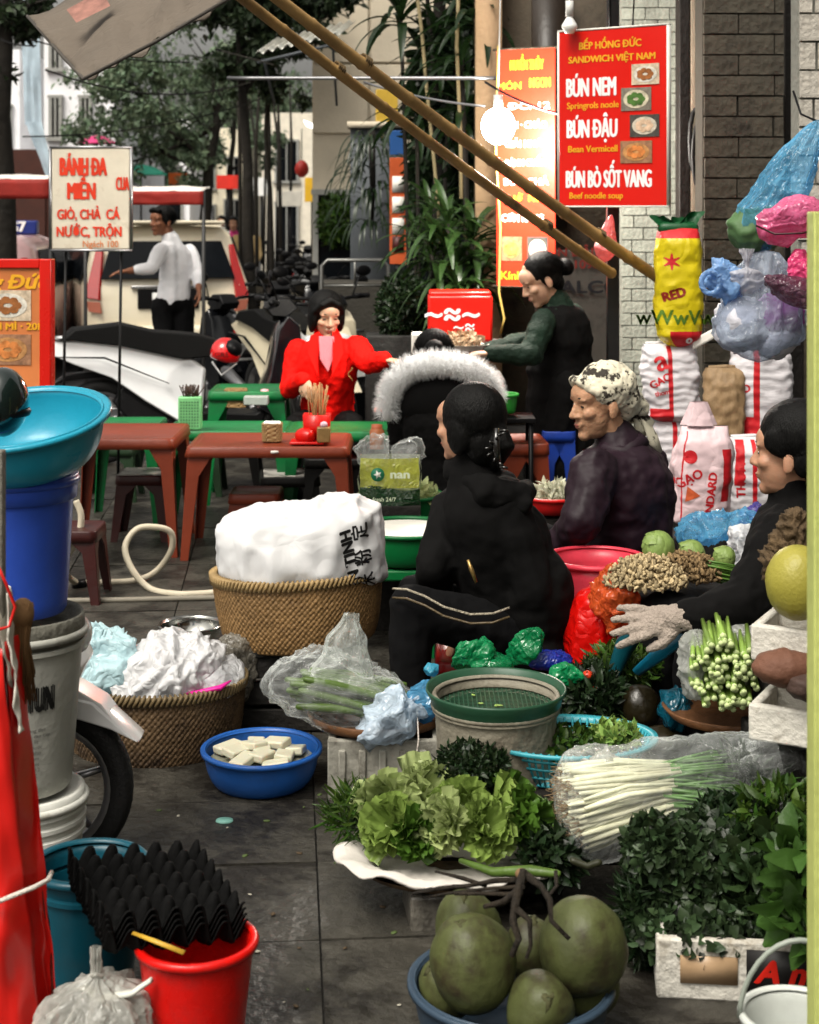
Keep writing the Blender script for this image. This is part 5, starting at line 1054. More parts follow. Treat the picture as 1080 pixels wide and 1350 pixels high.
def woven(name, label, cat, loc, r, h, mat, r0=None, sx=1., sy=1., tilt=None, nring=16, nst=190, rimm=None, amp=.0025):
    t = thing(name, label, cat, loc); r0 = r0 or r*.85
    if tilt: t.rotation_euler = tilt
    q = MB(); rows = nring*2
    def fn(u, v):
        a = 2*PI*u; z = h*v; bul = r0+(r-r0)*math.sin(v*PI*.5)**.6 if True else r
        row = int(v*nring); wv = math.sin(u*nst*PI+row*PI)*abs(math.sin(v*nring*PI))**.5
        k = 1+.012*nz((math.cos(a)*2, math.sin(a)*2, r*9)); rr = bul*k+amp*wv+.002*nz((a*20, v*20, 2)); return (rr*math.cos(a)*sx, rr*math.sin(a)*sy, z+.004*nz((math.cos(a)*1.5, math.sin(a)*1.5, 4)))
    q.grid(fn, nst*3, nring*4, wrap=True); m = len(q.v); obj('woven_side', q, mat, t, solid=.006)
    q = MB(); q.lathe([(.001, .005), (r0*.5, .004), (r0, .005)], 40, sx=sx, sy=sy); obj('bottom', q, mat, t)
    q = MB(); N = 110
    for k in range(N):                               # wrapped rim
        a = 2*PI*k/N; b_ = 2*PI*(k+.75)/N; ra, rb = r+.012, r-.012
        q.tube([(rb*math.cos(a)*sx, rb*math.sin(a)*sy, h-.006), (ra*math.cos(a)*sx, ra*math.sin(a)*sy, h-.012), ((r+.012)*math.cos(b_)*sx, (r+.012)*math.sin(b_)*sy, h+.010), ((r-.010)*math.cos(b_)*sx, (r-.010)*math.sin(b_)*sy, h+.012)], [.004, .006, .006, .004], 6)
    q.tube([(r*math.cos(a)*sx, r*math.sin(a)*sy, h) for a in np.linspace(0, 2*PI, 61)], .010, 8, cap=False)
    obj('rim', q, rimm or mat, t); return t
wick = M('wicker', (.26, .165, .075), rough=.6, var=.4, sc=9, bump=.3, bsc=60, dirt=(.10, .06, .03), dsc=8, dth=.55); wick2 = M('wicker_dark', (.15, .10, .055), rough=.65, var=.4, sc=9, bump=.3, bsc=60, dirt=(.06, .04, .025), dsc=8, dth=.5); wrim = M('wicker_rim', (.36, .26, .13), rough=.6, var=.3, sc=20, bump=.2)
def crumple(q, amp, sc=6., seed=0, o=3, fz=None):
    def f(v):
        n = Vector((nz(v+Vector((seed, 0, 0)), sc), nz(v+Vector((0, seed+7, 0)), sc), nz(v+Vector((0, 3, seed)), sc))); r = ridge(v+Vector((seed, 1, 2)), sc*1.7, o)
        k = amp*(fz(v) if fz else 1); return v+n*k*1.3+v.normalized()*0+n.normalized()*r*k*.45
    q.warp(f); return q
def blob(q, c, r, amp, sc, seed=0, nu=48, nv=32, R=None, flatb=None):
    b = MB(); b.ell((0, 0, 0), (1, 1, 1), None, nu, nv)
    vs = []
    for v in b.v:
        p = Vector((v.x*r[0], v.y*r[1], v.z*r[2])); d = v.normalized(); n_ = fold(p, sc*.9, seed*.37+1)-.45+1.1*nz(p+Vector((seed, 2, 3)), sc*.55); p = p+d*amp*n_*.8+Vector((nz(p+Vector((seed, 9, 1)), sc*.6), nz(p+Vector((1, seed, 5)), sc*.6), 0))*amp*1.2
        if flatb is not None and p.z < flatb: p.z = flatb
        vs.append(Vector(c)+((R @ p) if R else p))
    q.add(vs, b.f); return q
def bag_shape(q, c, w, h, neck=.75, pl=9, seed=0, amp=.02, wd=None, knot=True, ears=True, lean=(0, 0), nu=72, nv=44, sharp=1.0):
    """tied plastic bag: bulging body, pleats gathered into a neck, loose ears above"""
    wd = wd or w; c = Vector(c)
    def fn(u, v):
        a = 2*PI*u; t = v
        if t < neck: k = math.sin(min(1, t/neck*1.0)*PI*.93+.03)**.55 if t > 0 else .02
        k = (math.sin((t/neck)*PI*.9+.06)**.6) if t < neck else .0
        nr = .07
        if t >= neck*.80: s_ = (t-neck*.80)/(neck*.20) if t < neck else 1; k = max(nr, (math.sin(.8*PI*.9+.06)**.6)*(1-s_)**1.3+nr) if t < neck else nr+(t-neck)/(1-neck)*.28*(1.2 if ears else 0)
        g = max(0, (t-.25)/(neck-.25)) if t < neck else 1.6
        pe = 1+.16*g*math.sin(pl*a+seed+3*nz((a, t*2, seed)))*sharp+.07*g*math.sin(2.3*pl*a+seed*2)
        z = h*t; rr = k*pe
        p = Vector((rr*w/2*math.cos(a)+lean[0]*t*t, rr*wd/2*math.sin(a)+lean[1]*t*t, z))
        r_ = fold(p, 9, seed)-.5
        return c+p+Vector((math.cos(a), math.sin(a), .3)).normalized()*amp*r_*(.4+k)
    q.grid(fn, nu, nv, wrap=True); return q
def plastic_bag(label, loc, w, h, mat, cat='plastic bag', group=None, name='plastic_bag', **k):
    t = thing(name, label, cat, loc, group=group); q = MB(); bag_shape(q, (0, 0, 0), w, h, **k); obj('film', q, mat, t)
    q = MB(); nk_ = k.get('neck', .75); l = k.get('lean', (0, 0)); z = h*nk_; q.tube([Vector((l[0]*nk_**2+w*.05*math.cos(a), l[1]*nk_**2+w*.05*math.sin(a), z+.003*math.sin(3*a))) for a in np.linspace(0, 2*PI, 17)], w*.018, 6, cap=False); obj('knot', q, mat, t); return t
white_film = film('white_film', (.75, .76, .78), .72); clear_film = film('clear_film', (.82, .85, .84), .06, rough=.12, bump=.6); blue_film = film('blue_film', (.20, .52, .74), .34, rough=.14); lb_film = film('pale_blue_film', (.45, .65, .75), .7); green_film = film('green_film', (.01, .25, .08), .7); pink_film = film('pink_film', (.75, .16, .30), .7); red_film = film('red_film', (.65, .012, .01), .85)
grey_film = film('grey_blue_film', (.55, .62, .72), .34, rough=.15); teal_film = film('teal_film', (.01, .18, .26), .8); mag_film = film('magenta_film', (.7, .04, .35), .85); orange_film = film('orange_film', (.7, .16, .05), .6); dblue_film = film('deep_blue_film', (.03, .06, .4), .8)

# --- stack of buckets at the left, topped by the wide blue basin
D = 3.69; X0 = X(25, D)
pail = plas('pail_grey', (.40, .40, .365), .5, var=.2, sc=4, bump=.15, dirt=(.22, .21, .18), dsc=6, dth=.56); pailw = plas('pail_white', (.62, .62, .58), .45, dirt=(.3, .28, .22), dsc=7, dth=.58); ry = plas('royal_blue', (.045, .11, .46), .35, dirt=(.03, .08, .3), dsc=4, dth=.62)
bt = 'buckets stacked at the left edge'
bucket('bucket', 'dirty white bucket at the bottom of the left stack', 'bucket', Vector((X0+.012, D, 0)), .125, .135, .255, pailw, group=bt, ribs=(.85, .72))
q = MB(); q.lathe([(.001, .262), (.120, .262), (.128, .270), (.138, .268), (.140, .235), (.137, .235)], 44); l_ = obj('lid', q, pailw, bpy.data.objects[-1] if False else [o for o in C.objects if o.get('label', '').startswith('dirty white bucket at')][0])
t = bucket('paint_bucket', 'grey paint bucket with worn black lettering below the blue bucket', 'bucket', Vector((X0, D, .272)), .118, .146, .37, pail, group=bt, ribs=(.86,))
q = MB(); q.lathe([(.001, .376), (.132, .376), (.138, .392), (.146, .402), (.150, .398), (.151, .345), (.148, .345)], 44); obj('lid', q, M('lid_grime', (.17, .165, .14), rough=.8, var=.35, bump=.5, dirt=(.07, .065, .055), dsc=9, dth=.5), t)
def onto(cyl_r, zc, ox, oz, tilt=0.):
    return lambda v: Vector((cyl_r(v.z)*math.sin(v.x/cyl_r(v.z)+ox), -cyl_r(v.z)*math.cos(v.x/cyl_r(v.z)+ox), v.z))
rad = lambda z: .118+(.146-.118)*min(1, max(0, z/.37))+.0042
vs, fs = text_mesh('OTUN', .078, .004, 1.0, fit=.095)
q = MB(); q.add([onto(rad, 0, .50, 0)(Vector((v.x, 0, v.y+.232))) for v in vs], fs); obj('lettering', q, M('print_worn', (.035, .035, .033), rough=.7, bump=0, dirt=(.3, .3, .27), dsc=30, dth=.6), t, smooth=False)
for i in range(9):
    vs, fs = text_mesh(['tham khao huong dan', 'son nuoc noi that cao cap', 'dung tich 18 lit', 'pha loang voi nuoc', 'bao quan noi kho', 'tranh xa tre em', 'han dung 3 nam', 'lo san xuat 0812', 'do phu 10 m2'][i], .0125, 0, 1.0); q = MB(); q.add([onto(rad, 0, .28, 0)(Vector((v.x, 0, v.y+.165-.013*i))) for v in vs], fs); obj('small_print', q, M('print_faint', (.2, .2, .19), rough=.7, bump=0), t, smooth=False)
t = bucket('bucket', 'royal blue bucket between the paint bucket and the basin', 'bucket', Vector((X0-.005, D-.0, .675)), .112, .130, .315, ry, group=bt)
q = MB(); q.lathe([(.128, .262), (.137, .266), (.141, .318), (.136, .322), (.128, .316)], 44); obj('collar', q, ry, t)
q = MB(); q.ell((.012, -.124, .085), (.006, .002, .005)); obj('sticker', q, pap, t)
cy = plas('cyan_plastic', (.03, .33, .45), .3, sc=2, dirt=(.05, .3, .4), dsc=3, dth=.6)
basin('basin', 'wide turquoise basin tilted on top of the bucket stack', 'basin', Vector((X(36, D)-.005, D, 1.008)), .192, .125, cy, tilt=(math.radians(13), math.radians(-4), 0), group=None, foot=.62)
t = thing('helmet', 'shiny dark green helmet resting inside the turquoise basin', 'helmet', P(3, 530, 3.55)); q = MB(); q.ell((0, 0, 0), (.058, .07, .078), nu=24, nv=16); obj('shell', q, M('dark_green_gloss', (.006, .02, .018), rough=.08, coat=1, bump=0), t)
q = MB(); q.lathe([(.06, -.03), (.064, -.022), (.06, -.014)], 24); obj('trim', q, blk, t)
# pole and red tarpaulin bundle at the very left
q = MB(); q.box((0, 0, .58), (.03, .03, 1.16)); tag(obj('post', q, M('post_grey', (.20, .19, .165), rough=.8, var=.3, bump=.4, dirt=(.1, .09, .08), dsc=9), loc=G(-5, 2.95), bevel=.003), 'weathered grey post at the left edge', 'post')
q = MB(); q.box((0, 0, .6), (.06, .032, 1.0+.0)); q.v = []; q.f = []; q.m = []
lime = M('lime_paint', (.50, .54, .20), rough=.6, var=.12, sc=4, bump=.15, dirt=(.30, .36, .10), dsc=25, dth=.6)
Dp = 2.7; zt = CH-(279-HY)*Dp/F; q.box((0, 0, zt/2), (.042, .05, zt)); tag(obj('lime_post', q, lime, loc=Vector((X(1085, Dp), Dp, 0)), bevel=.002), 'lime green painted post at the right edge', 'post')
t = thing('red_tarpaulin', 'bright red folded tarpaulin hanging at the left edge with a white cord', 'tarpaulin', G(20, 2.95), world=True)
rt = M('tarp_red', (.62, .022, .015), rough=.32, var=.15, sc=3, bump=.2, bsc=6, crease=True, spec=.6)
def rtf(x0t, x1t, x0b, x1b, yt, yb, D, seed):
    q = MB()
    def fn(u, v):
        x = (x0t+(x1t-x0t)*u)*(1-v)+(x0b+(x1b-x0b)*u)*v; p = P(x, yt+(yb-yt)*v, D)
        p.y += .03*math.sin(u*5+v*2.2+seed)+.018*nz((u*4, v*7, seed)); p.x += .006*nz((u*2, v*8, seed+4)); return p
    q.grid(fn, 24, 60); return q
obj('sheet', rtf(-60, 8, -60, 56, 850, 1420, 2.93, 0), rt, t, solid=.002); obj('fold', rtf(2, 22, 28, 78, 840, 1380, 2.97, 2), rt, t, solid=.002)
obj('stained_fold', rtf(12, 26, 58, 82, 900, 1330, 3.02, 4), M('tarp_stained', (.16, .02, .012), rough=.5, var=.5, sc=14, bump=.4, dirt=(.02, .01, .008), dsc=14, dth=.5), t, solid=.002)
obj('white_strip', rtf(-4, 12, 20, 34, 780, 960, 2.94, 5), M('strip_white', (.6, .58, .52), rough=.6, bump=.2), t, solid=.002)
q = MB(); q.tube([P(-10, 1192, 2.88), P(20, 1180, 2.87), P(45, 1170, 2.88), P(64, 1160, 2.92), P(68, 1150, 3.0)], .0045, 7); obj('cord', q, M('cord_white', (.6, .55, .5), rough=.8, bump=.5, bsc=200), t)
q = MB(); q.tube([P(-8, 735, 2.9), P(8, 770, 2.9), P(20, 800, 2.92), P(12, 826, 2.9), P(-2, 830, 2.9)], .003, 6); obj('red_string', q, rt, t)
t = thing('straw_bundle', 'small brown straw bundle tied beside the grey post', 'straw', P(30, 830, 3.0)); q = MB()
for k in range(160):
    a = random.uniform(0, 6.28); r_ = random.uniform(0, .022); p = Vector((r_*math.cos(a), r_*math.sin(a), .055*random.uniform(.6, 1))); q.tube([p, p*.6+Vector((0, 0, -.05)), Vector((p.x*1.3, p.y, -.14*random.uniform(.5, 1)))], .0015, 3)
q.ell((0, 0, .03), (.022, .022, .03)); obj('straw', q, M('straw', (.22, .13, .06), rough=.9, var=.4), t)
# foreground left: teal and red buckets, egg trays, knotted bag
basep = 3.0
t = bucket('bucket', 'teal bucket behind the red one under the egg trays', 'bucket', G(118, 3.32), .088, .112, .25, plas('teal_plastic', (.008, .10, .14), .35), ribs=(.8,))
t = bucket('bucket', 'bright red bucket at the bottom left holding up the egg trays', 'bucket', G(259, basep), .082, .108, .235, plas('red_plastic', (.60, .012, .008), .28), rim=.008)
q = MB(); q.tube([P(176, 1230, 2.93), P(205, 1241, 2.90), P(243, 1256, 2.885)], [.006, .008, .008], 4, flat=.5); tag(obj('strip', q, M('yellow_strip', (.55, .36, .06), rough=.4), origin=P(205, 1240, 2.9)), 'short yellow plastic strip lying over the red bucket rim', 'strip')
eg = M('egg_tray_black', (.005, .005, .005), spec=.12, rough=.8, var=.3, bump=.2, bsc=50)
t0 = None
et = bpy.data.meshes.new('tray')
def eggtray(W=.30, Hh=.26, nx=6, ny=5, h=.05):
    q = MB()
    def fn(u, v):
        x, y = u*nx*PI*2, v*ny*PI*2; a = (.5+.5*math.cos(x))*(.5+.5*math.cos(y)); b = (.5-.5*math.cos(x))*(.5-.5*math.cos(y))
        z = min(h*.90, h*(a**.62))-h*.25*(b**.5); return ((u-.5)*W, (v-.5)*Hh, z)
    q.grid(fn, nx*10, ny*10); return q
for k in range(4):
    lb = ['topmost black egg tray of the stack leaning on the red bucket', 'second black egg tray from the top of the leaning stack', 'third black egg tray from the top of the leaning stack', 'lowest black egg tray of the leaning stack'][k]
    t = thing('egg_tray', lb, 'egg tray', (0, 0, 0), group='black egg trays leaning on the buckets')
    if k == 0: q = eggtray(.275, .275, 6, 6, .045); o = obj('tray', q, eg, t, solid=.003); me0 = o.data; o0_ = o
    else: o = o0_.copy(); C.objects.link(o); o.parent = t
    t.matrix_world = Matrix.Translation(P(200, 1180, 3.1)+Vector((.002*k, .0, -.011*k))) @ Matrix.Rotation(math.radians(27), 4, 'Z') @ Matrix.Rotation(math.radians(7), 4, 'Y') @ Matrix.Rotation(math.radians(5), 4, 'X')
plastic_bag('clear knotted plastic bag at the bottom left corner', G(128, 2.93, 0), .2, .25, film('cloudy_film', (.62, .62, .58), .5), neck=.8, pl=11, seed=3, amp=.015, ears=False)
q = MB(); p = P(130, 1318, 2.92); q.tube([p, p+Vector((.03, -.01, .012)), p+Vector((.065, -.02, .022)), p+Vector((.10, -.02, .045))], [.012, .011, .009, .008], 8, flat=.6); q.tube([p, p+Vector((-.02, 0, .02)), p+Vector((-.045, .01, .015))], [.012, .014, .004], 8, flat=.4)
tag(obj('bag_tie', q, M('tie_white', (.6, .6, .55), rough=.5, bump=.4), origin=p, disp=[(.006, .01, 1)]), 'twisted white tie ends of the knotted clear bag', 'bag tie')

# --- low basket with plastic bags
Db = 4.78; cb = G(205, Db)
woven('woven_basket', 'low dark woven basket full of plastic bags beside the wheel', 'basket', cb, .262, .2, wick2, r0=.235, sy=.85, nring=20, rimm=M('wicker_rim2', (.20, .15, .08), rough=.6, var=.3), amp=.0025)
t = thing('plastic_bag', 'big crumpled white plastic bag filling the low basket', 'plastic bag', cb+Vector((.055, 0, .17)), group=None); q = MB(); blob(q, (0, -.02, .055), (.17, .17, .12), .028, 9.5, 1, 110, 76); obj('film', q, M('white_bag', (.74, .74, .75), rough=.3, var=.06, bump=.7, bsc=14, crease=True, thick=True), t)
t = thing('plastic_bag', 'pale blue plastic bag at the left side of the low basket', 'plastic bag', cb+Vector((-.16, .02, .20))); q = MB(); blob(q, (0, -.01, .03), (.13, .16, .10), .032, 9, 5, 80, 48); obj('film', q, M('ice_bag', (.55, .72, .76), rough=.3, var=.06, bump=.7, bsc=14, crease=True, thick=True), t)
q = MB(); blob(q, (.02, -.13, -.03), (.025, .03, .07), .02, 20, 5, 24, 16, R=rotm(0, -.6, 0)); obj('dark_content', q, M('dark_teal', (.02, .06, .06), rough=.4), t)
t = thing('plastic_bag', 'bag with a magenta edge at the right of the low basket', 'plastic bag', cb+Vector((.19, -.04, .20))); q = MB(); blob(q, (0, 0, 0), (.085, .10, .055), .022, 14, 9, 48, 30); obj('film', q, white_film, t)
q = MB(); q.tube([(-.10, -.105, -.005), (-.04, -.12, .008), (.02, -.11, .018), (.05, -.08, .03)], [.006, .012, .014, .006], 8, flat=.5); obj('magenta_edge', q, M('magenta', (.7, .03, .33), rough=.4), t, disp=[(.008, .02, 1)])
t = thing('plastic_bag', 'grey clear bag slumped behind the low basket', 'plastic bag', cb+Vector((.225, .12, .16))); q = MB(); blob(q, (0, 0, .04), (.07, .07, .1), .03, 12, 11, 40, 26); obj('film', q, film('smoke_film', (.3, .28, .24), .5), t)
# steel bowl and hoses
basin('steel_bowl', 'shiny steel bowl on the paving in front of the hose', 'bowl', G(252, 5.9), .115, .075, M('steel', (.45, .45, .43), rough=.18, metal=1, bump=.02), rimw=.008, foot=.55)
hm = M('hose_white', (.55, .50, .40), rough=.5, var=.15, bump=.15)
def ghose(label, pts, r=.014, mat=hm):
    out = [];                                          # Catmull-Rom
    for i in range(len(pts)-1):
        p0, p1, p2, p3 = pts[max(0, i-1)], pts[i], pts[i+1], pts[min(len(pts)-1, i+2)]
        for u in np.linspace(0, 1, 7)[:-1]: out.append(.5*((2*p1)+(p2-p0)*u+(2*p0-5*p1+4*p2-p3)*u*u+(-p0+3*p1-3*p2+p3)*u**3))
    out.append(pts[-1]); q = MB(); q.tube(out, r, 8); return tag(obj('hose', q, mat, origin=pts[0]), label, 'hose')
L = [(78, 822, .0), ]
gh = lambda x, y, z=.014: G(x, DY(y, z), z)
ghose('cream hose coiled in an upright loop in front of the brown tables', [gh(100, 769), gh(140, 768), gh(180, 765), P(207, 752, 6.93), P(226, 725, 6.9), P(225, 702, 6.88), P(205, 695, 6.85), P(180, 698, 6.82), P(165, 722, 6.78), P(175, 752, 6.74), gh(198, 776), gh(230, 783), gh(260, 783), gh(300, 780)])
ghose('pale straight hose lying across the paving behind the steel bowl', [gh(60, 792), gh(150, 791), gh(240, 789), gh(330, 787), gh(420, 786)], .011, M('pipe_grey', (.25, .23, .19), rough=.6))
ghose('short cream hose bent down beside the blue bucket', [P(100, 660, 6.6), P(107, 680, 6.6), P(103, 708, 6.6), P(88, 735, 6.6), P(85, 755, 6.6), gh(103, 770)])
q = MB(); q.tube([gh(96, 771, .02), gh(112, 769, .02)], .020, 10); tag(obj('hose_coupling', q, blk, origin=gh(104, 770)), 'black coupling joining the two cream hoses', 'coupling')

# --- tall basket with white sack on a dark crate
Dk = 5.05; ck = G(397, Dk)
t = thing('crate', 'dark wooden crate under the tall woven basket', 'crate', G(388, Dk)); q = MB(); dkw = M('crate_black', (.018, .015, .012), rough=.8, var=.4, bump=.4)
for z in (.04, .12, .20): q = MB(); q.box((0, -.15, z), (.34, .02, .065)); obj('board', q, dkw, t, bevel=.003); q = MB(); q.box((0, .15, z), (.34, .02, .065)); obj('board', q, dkw, t, bevel=.003)
for x in (-.16, .16): q = MB(); q.box((x, 0, .12), (.02, .28, .23)); obj('side_board', q, dkw, t, bevel=.003)
q = MB(); q.box((0, 0, .243), (.38, .34, .016)); obj('lid', q, dkw, t, bevel=.003)
bz = .252
woven('woven_basket', 'tall golden woven basket carrying the white sack', 'basket', ck+Vector((0, 0, bz)), .262, .215, wick, r0=.225, sy=.85, tilt=(0, math.radians(-3.5), 0), nring=24, rimm=wrim, amp=.0025)
t = thing('sack', 'bulging white sack with black print lying in the tall basket', 'sack', ck+Vector((0, 0, bz+.18)))
wsk = M('white_sack', (.58, .58, .585), rough=.6, var=.05, sc=4, bump=.35, bsc=7, crease=True)
q = MB(); b = MB(); b.ell((0, 0, 0), (1, 1, 1), None, 120, 80)
def sk(v):
    sx_ = abs(v.x)**.75*(1 if v.x > 0 else -1); sy_ = abs(v.y)**.9*(1 if v.y > 0 else -1); sz_ = abs(v.z)**.65*(1 if v.z > 0 else -1)
    p = Vector((sx_*.258, sy_*.20, sz_*.155)); top = max(0, v.z); p.z *= (1+.20*v.x*(1 if v.z > 0 else 0)); p.z += .03*top*max(0, v.x)**2
    r_ = ridge(p+Vector((2.3, 0, 1)), 5.5, 3)-.7; n_ = v.normalized()
    return p+n_*(.016*(fold(p, 4.2, 2.)-.4)+.010*r_)+Vector((0, 0, .10))+n_*.010*nz(p, 9)
q.add([sk(v) for v in b.v], b.f); so = obj('cloth', q, wsk, t)
def sproj(v): # project print on the front of the sack
    best = Vector((v.x, -.30, v.z)); return best
dg_v = [sk(v) for v in b.v]
import mathutils
bvh = mathutils.bvhtree.BVHTree.FromPolygons([tuple(v) for v in dg_v], b.f)
def drop(v, dy=.0015):
    h_ = bvh.ray_cast(Vector((v.x, -1, v.z)), Vector((0, 1, 0)), 3); return (h_[0]+Vector((0, -dy, 0))) if h_[0] else Vector((v.x, -.15, v.z))
def print_on(body, size, cx, cz, ang, bold, sx, mat, parent, drop=drop):
    vs, fs = text_mesh(body, size, bold, sx, ext=0); ca, sa = math.cos(ang), math.sin(ang)
    # densify so the print follows the folds
    bm = bmesh.new(); V_ = [bm.verts.new((cx+v.x*ca-v.y*sa, 0, cz+v.x*sa+v.y*ca)) for v in vs]
    for f in fs:
        try: bm.faces.new([V_[i] for i in f])
        except ValueError: pass
    bmesh.ops.triangulate(bm, faces=bm.faces[:])
    for _ in range(2):
        ed = [e for e in bm.edges if e.calc_length() > .012]
        if ed: bmesh.ops.subdivide_edges(bm, edges=ed, cuts=1); bmesh.ops.triangulate(bm, faces=bm.faces[:])
    me = bpy.data.meshes.new('lettering')
    for v in bm.verts: v.co = drop(v.co)
    bm.to_mesh(me); bm.free(); me.materials.append(mat); return link('lettering', me, None, parent)
print_on('EN TINH', .047, .165, .105, math.radians(101), .0025, 1.0, ink, t); print_on('米  粉  定', .055, .205, .11, math.radians(98), .0015, .9, ink, t)
# --- blue basin of tofu
Dt = 4.45; ct = G(345, Dt)
basin('basin', 'small blue basin of water holding tofu blocks', 'basin', ct, .158, .105, plas('mid_blue', (.03, .14, .42), .35), rimw=.012, foot=.68)
q = MB(); q.lathe([(.001, .075), (.144, .075)], 40, c=ct); tag(obj('water', q, M('cloudy_water', (.30, .30, .24), rough=.05, bump=.05, bsc=20, spec=.6), origin=ct), 'cloudy water in the small blue basin', 'water')
tofu = M('tofu', (.62, .60, .48), rough=.4, var=.06, bump=.1, subs=.2)
for k in range(11):
    a = k*2.4; r_ = .035*math.sqrt(k); q = MB(); q.box((0, 0, 0), (.075, .05, .022), rotm(random.uniform(-.2, .2), random.uniform(-.2, .2), random.uniform(0, 3)))
    o = obj('tofu_block', q, tofu, bevel=.005, loc=ct+Vector((r_*math.cos(a), r_*math.sin(a)*.9, .088+.010*(k < 5)+.006*(k % 2)))); tag(o, 'pale tofu block floating in the small blue basin', 'tofu', 'tofu blocks in the blue basin')
# --- polystyrene crate, flat tray, cucumbers in a bag
t = thing('foam_crate', 'grimy grey foam crate under the flat basket tray', 'crate', G(508, 4.47)); gf = M('foam_grey', (.34, .33, .29), rough=.85, var=.3, sc=5, bump=.4, bsc=30, dirt=(.12, .11, .09), dsc=7, dth=.5)
W_, D_, H_ = .31, .26, .165
for (c, s) in (((0, -D_/2, H_/2), (W_, .022, H_)), ((0, D_/2, H_/2), (W_, .022, H_)), ((-W_/2+.012, 0, H_/2), (.024, D_-.022, H_-.002)), ((W_/2-.012, 0, H_/2), (.024, D_-.022, H_-.002)), ((0, 0, .012), (W_-.05, D_-.022, .02))): q = MB(); q.box(c, s); obj('panel', q, gf, t, bevel=.005)
for k in range(5): q = MB(); q.box((-.115+.055*k, -D_/2-.014, .09), (.02, .012, .10)); obj('rib', q, gf, t, bevel=.004)
q = MB(); q.lathe([(.001, .0), (.17, .002), (.186, .018), (.194, .03), (.198, .028), (.19, .006), (.17, -.004)], 60, fn=lambda a, z: 1+.004*math.sin(40*a)); o = obj('basket_tray', q, M('tray_brown', (.18, .09, .04), rough=.6, var=.4, sc=20, bump=.4), loc=G(497, 4.5, .17)); tag(o, 'flat round brown basket tray on the foam crate', 'tray')
veg = M('cucumber_green', (.10, .16, .035), rough=.4, var=.4, sc=14, bump=.2, bsc=60); paleg = M('pale_green_stalk', (.28, .38, .12), rough=.45, var=.3, sc=10, bump=.1)
t0 = G(462, 4.5, .20)
for k in range(26):
    a = math.radians(random.uniform(148, 172)); L_ = random.uniform(.24, .32); c = t0+Vector((random.uniform(-.03, .03), -.10+.02*(k % 9), .015+.026*(k//9)+random.uniform(0, .012))); d = Vector((math.cos(a), .15*random.uniform(-1, 1), math.sin(a)*.55)); q = MB()
    q.tube([c-d*L_*.5, c-d*L_*.2+Vector((0, 0, .004)), c+d*L_*.2+Vector((0, 0, .004)), c+d*L_*.5], [.006, .010, .013, .009], 10, rnd=True); tag(obj('luffa_gourd', q, veg, origin=c), 'long green gourd inside the clear bag on the flat tray', 'gourd', 'green gourds in the clear bag')
t = thing('plastic_bag', 'clear bag with peaked top wrapped round green gourds', 'plastic bag', t0)
q = MB(); blob(q, (-.02, 0, .04), (.205, .15, .088), .026, 10, 4, 80, 50, R=rotm(0, math.radians(-14)*-1, 0)); obj('film', q, clear_film, t)
q = MB()
def pk(u, v): a = 2*PI*u; r_ = .085*(1-v)**1.1+.016+.03*max(0, v-.85); pe = 1+.3*v*math.sin(7*a+v*2); return Vector((-.03+.03*v+r_*pe*math.cos(a), -.01+r_*pe*.7*math.sin(a), .08+.19*v))+Vector((nz((u*3, v*4, 1)), nz((u*3, v*4, 2)), 0))*.014
q.grid(pk, 48, 24, wrap=True); obj('gathered_top', q, film('peak_film', (.75, .78, .76), .22, rough=.12), t)
t = thing('plastic_bag', 'bluish white plastic bag slumped at the right of the flat tray', 'plastic bag', G(540, 4.42, .2)); q = MB(); blob(q, (-.03, -.05, .02), (.115, .07, .045), .03, 13, 21, 60, 40, R=rotm(0, math.radians(-22), 0)); obj('film', q, film('icy_film', (.62, .72, .82), .75), t)
q = MB(); blob(q, (.055, 0, .04), (.055, .06, .07), .025, 14, 25, 40, 30); obj('blue_part', q, film('sky_film', (.12, .36, .56), .75), t)
# --- grey bucket with green sieve
t = bucket('bucket', 'grime-stained grey bucket holding a green sieve', 'bucket', G(654, 4.03), .135, .155, .385, plas('pail_brownish', (.27, .25, .20), .6, var=.3, bump=.4, dirt=(.13, .11, .085), dsc=6, dth=.5), ribs=(.84, .93), rim=.006)
q = MB(); q.lathe([(.140, .345), (.163, .35), (.166, .356), (.163, .362), (.158, .362)], 48); obj('collar', q, _M['pail_brownish'], t)
rad2 = lambda z: .135+.02*z/.385+.005
for (s_, sz, ox, z_, bo) in (('7', .04, -.55, .235, .003), ('hoc', .05, -.62, .175, .002)):
    vs, fs = text_mesh(s_, sz, bo, 1.0); q = MB(); q.add([onto(rad2, 0, ox, 0)(Vector((v.x, 0, v.y+z_))) for v in vs], fs); obj('lettering', q, M('ink_blue', (.03, .09, .12), rough=.6, bump=0), t, smooth=False)
t = thing('sieve', 'dark green round sieve sitting in the grey bucket', 'sieve', G(654, 4.03, .345)); gsv = plas('sieve_green', (.035, .10, .06), .4, dirt=(.08, .12, .07), dsc=8)
q = MB(); q.lathe([(.155, .0), (.163, .03), (.172, .052), (.177, .055), (.178, .048), (.168, .03), (.160, .0)], 56); obj('rim', q, gsv, t)
q = MB()
for k in range(-13, 14):
    for ax in (0, 1):
        c = k*.0115; L_ = math.sqrt(max(0, .157**2-c*c)); 
        if L_ > .01: q.box((0, c, .004+.0015*ax) if ax == 0 else (c, 0, .004+.0015*ax), (2*L_, .003, .0015) if ax == 0 else (.003, 2*L_, .0015))
tag(obj('mesh', q, gsv, t, smooth=False), kind='stuff')
for k in range(6): a = random.uniform(0, 6.3); r_ = random.uniform(0, .12); q = MB(); q.ell((r_*math.cos(a), r_*math.sin(a), .010), (.008, .004, .002), rotm(0, 0, a)); obj('scrap', q, paleg, t)
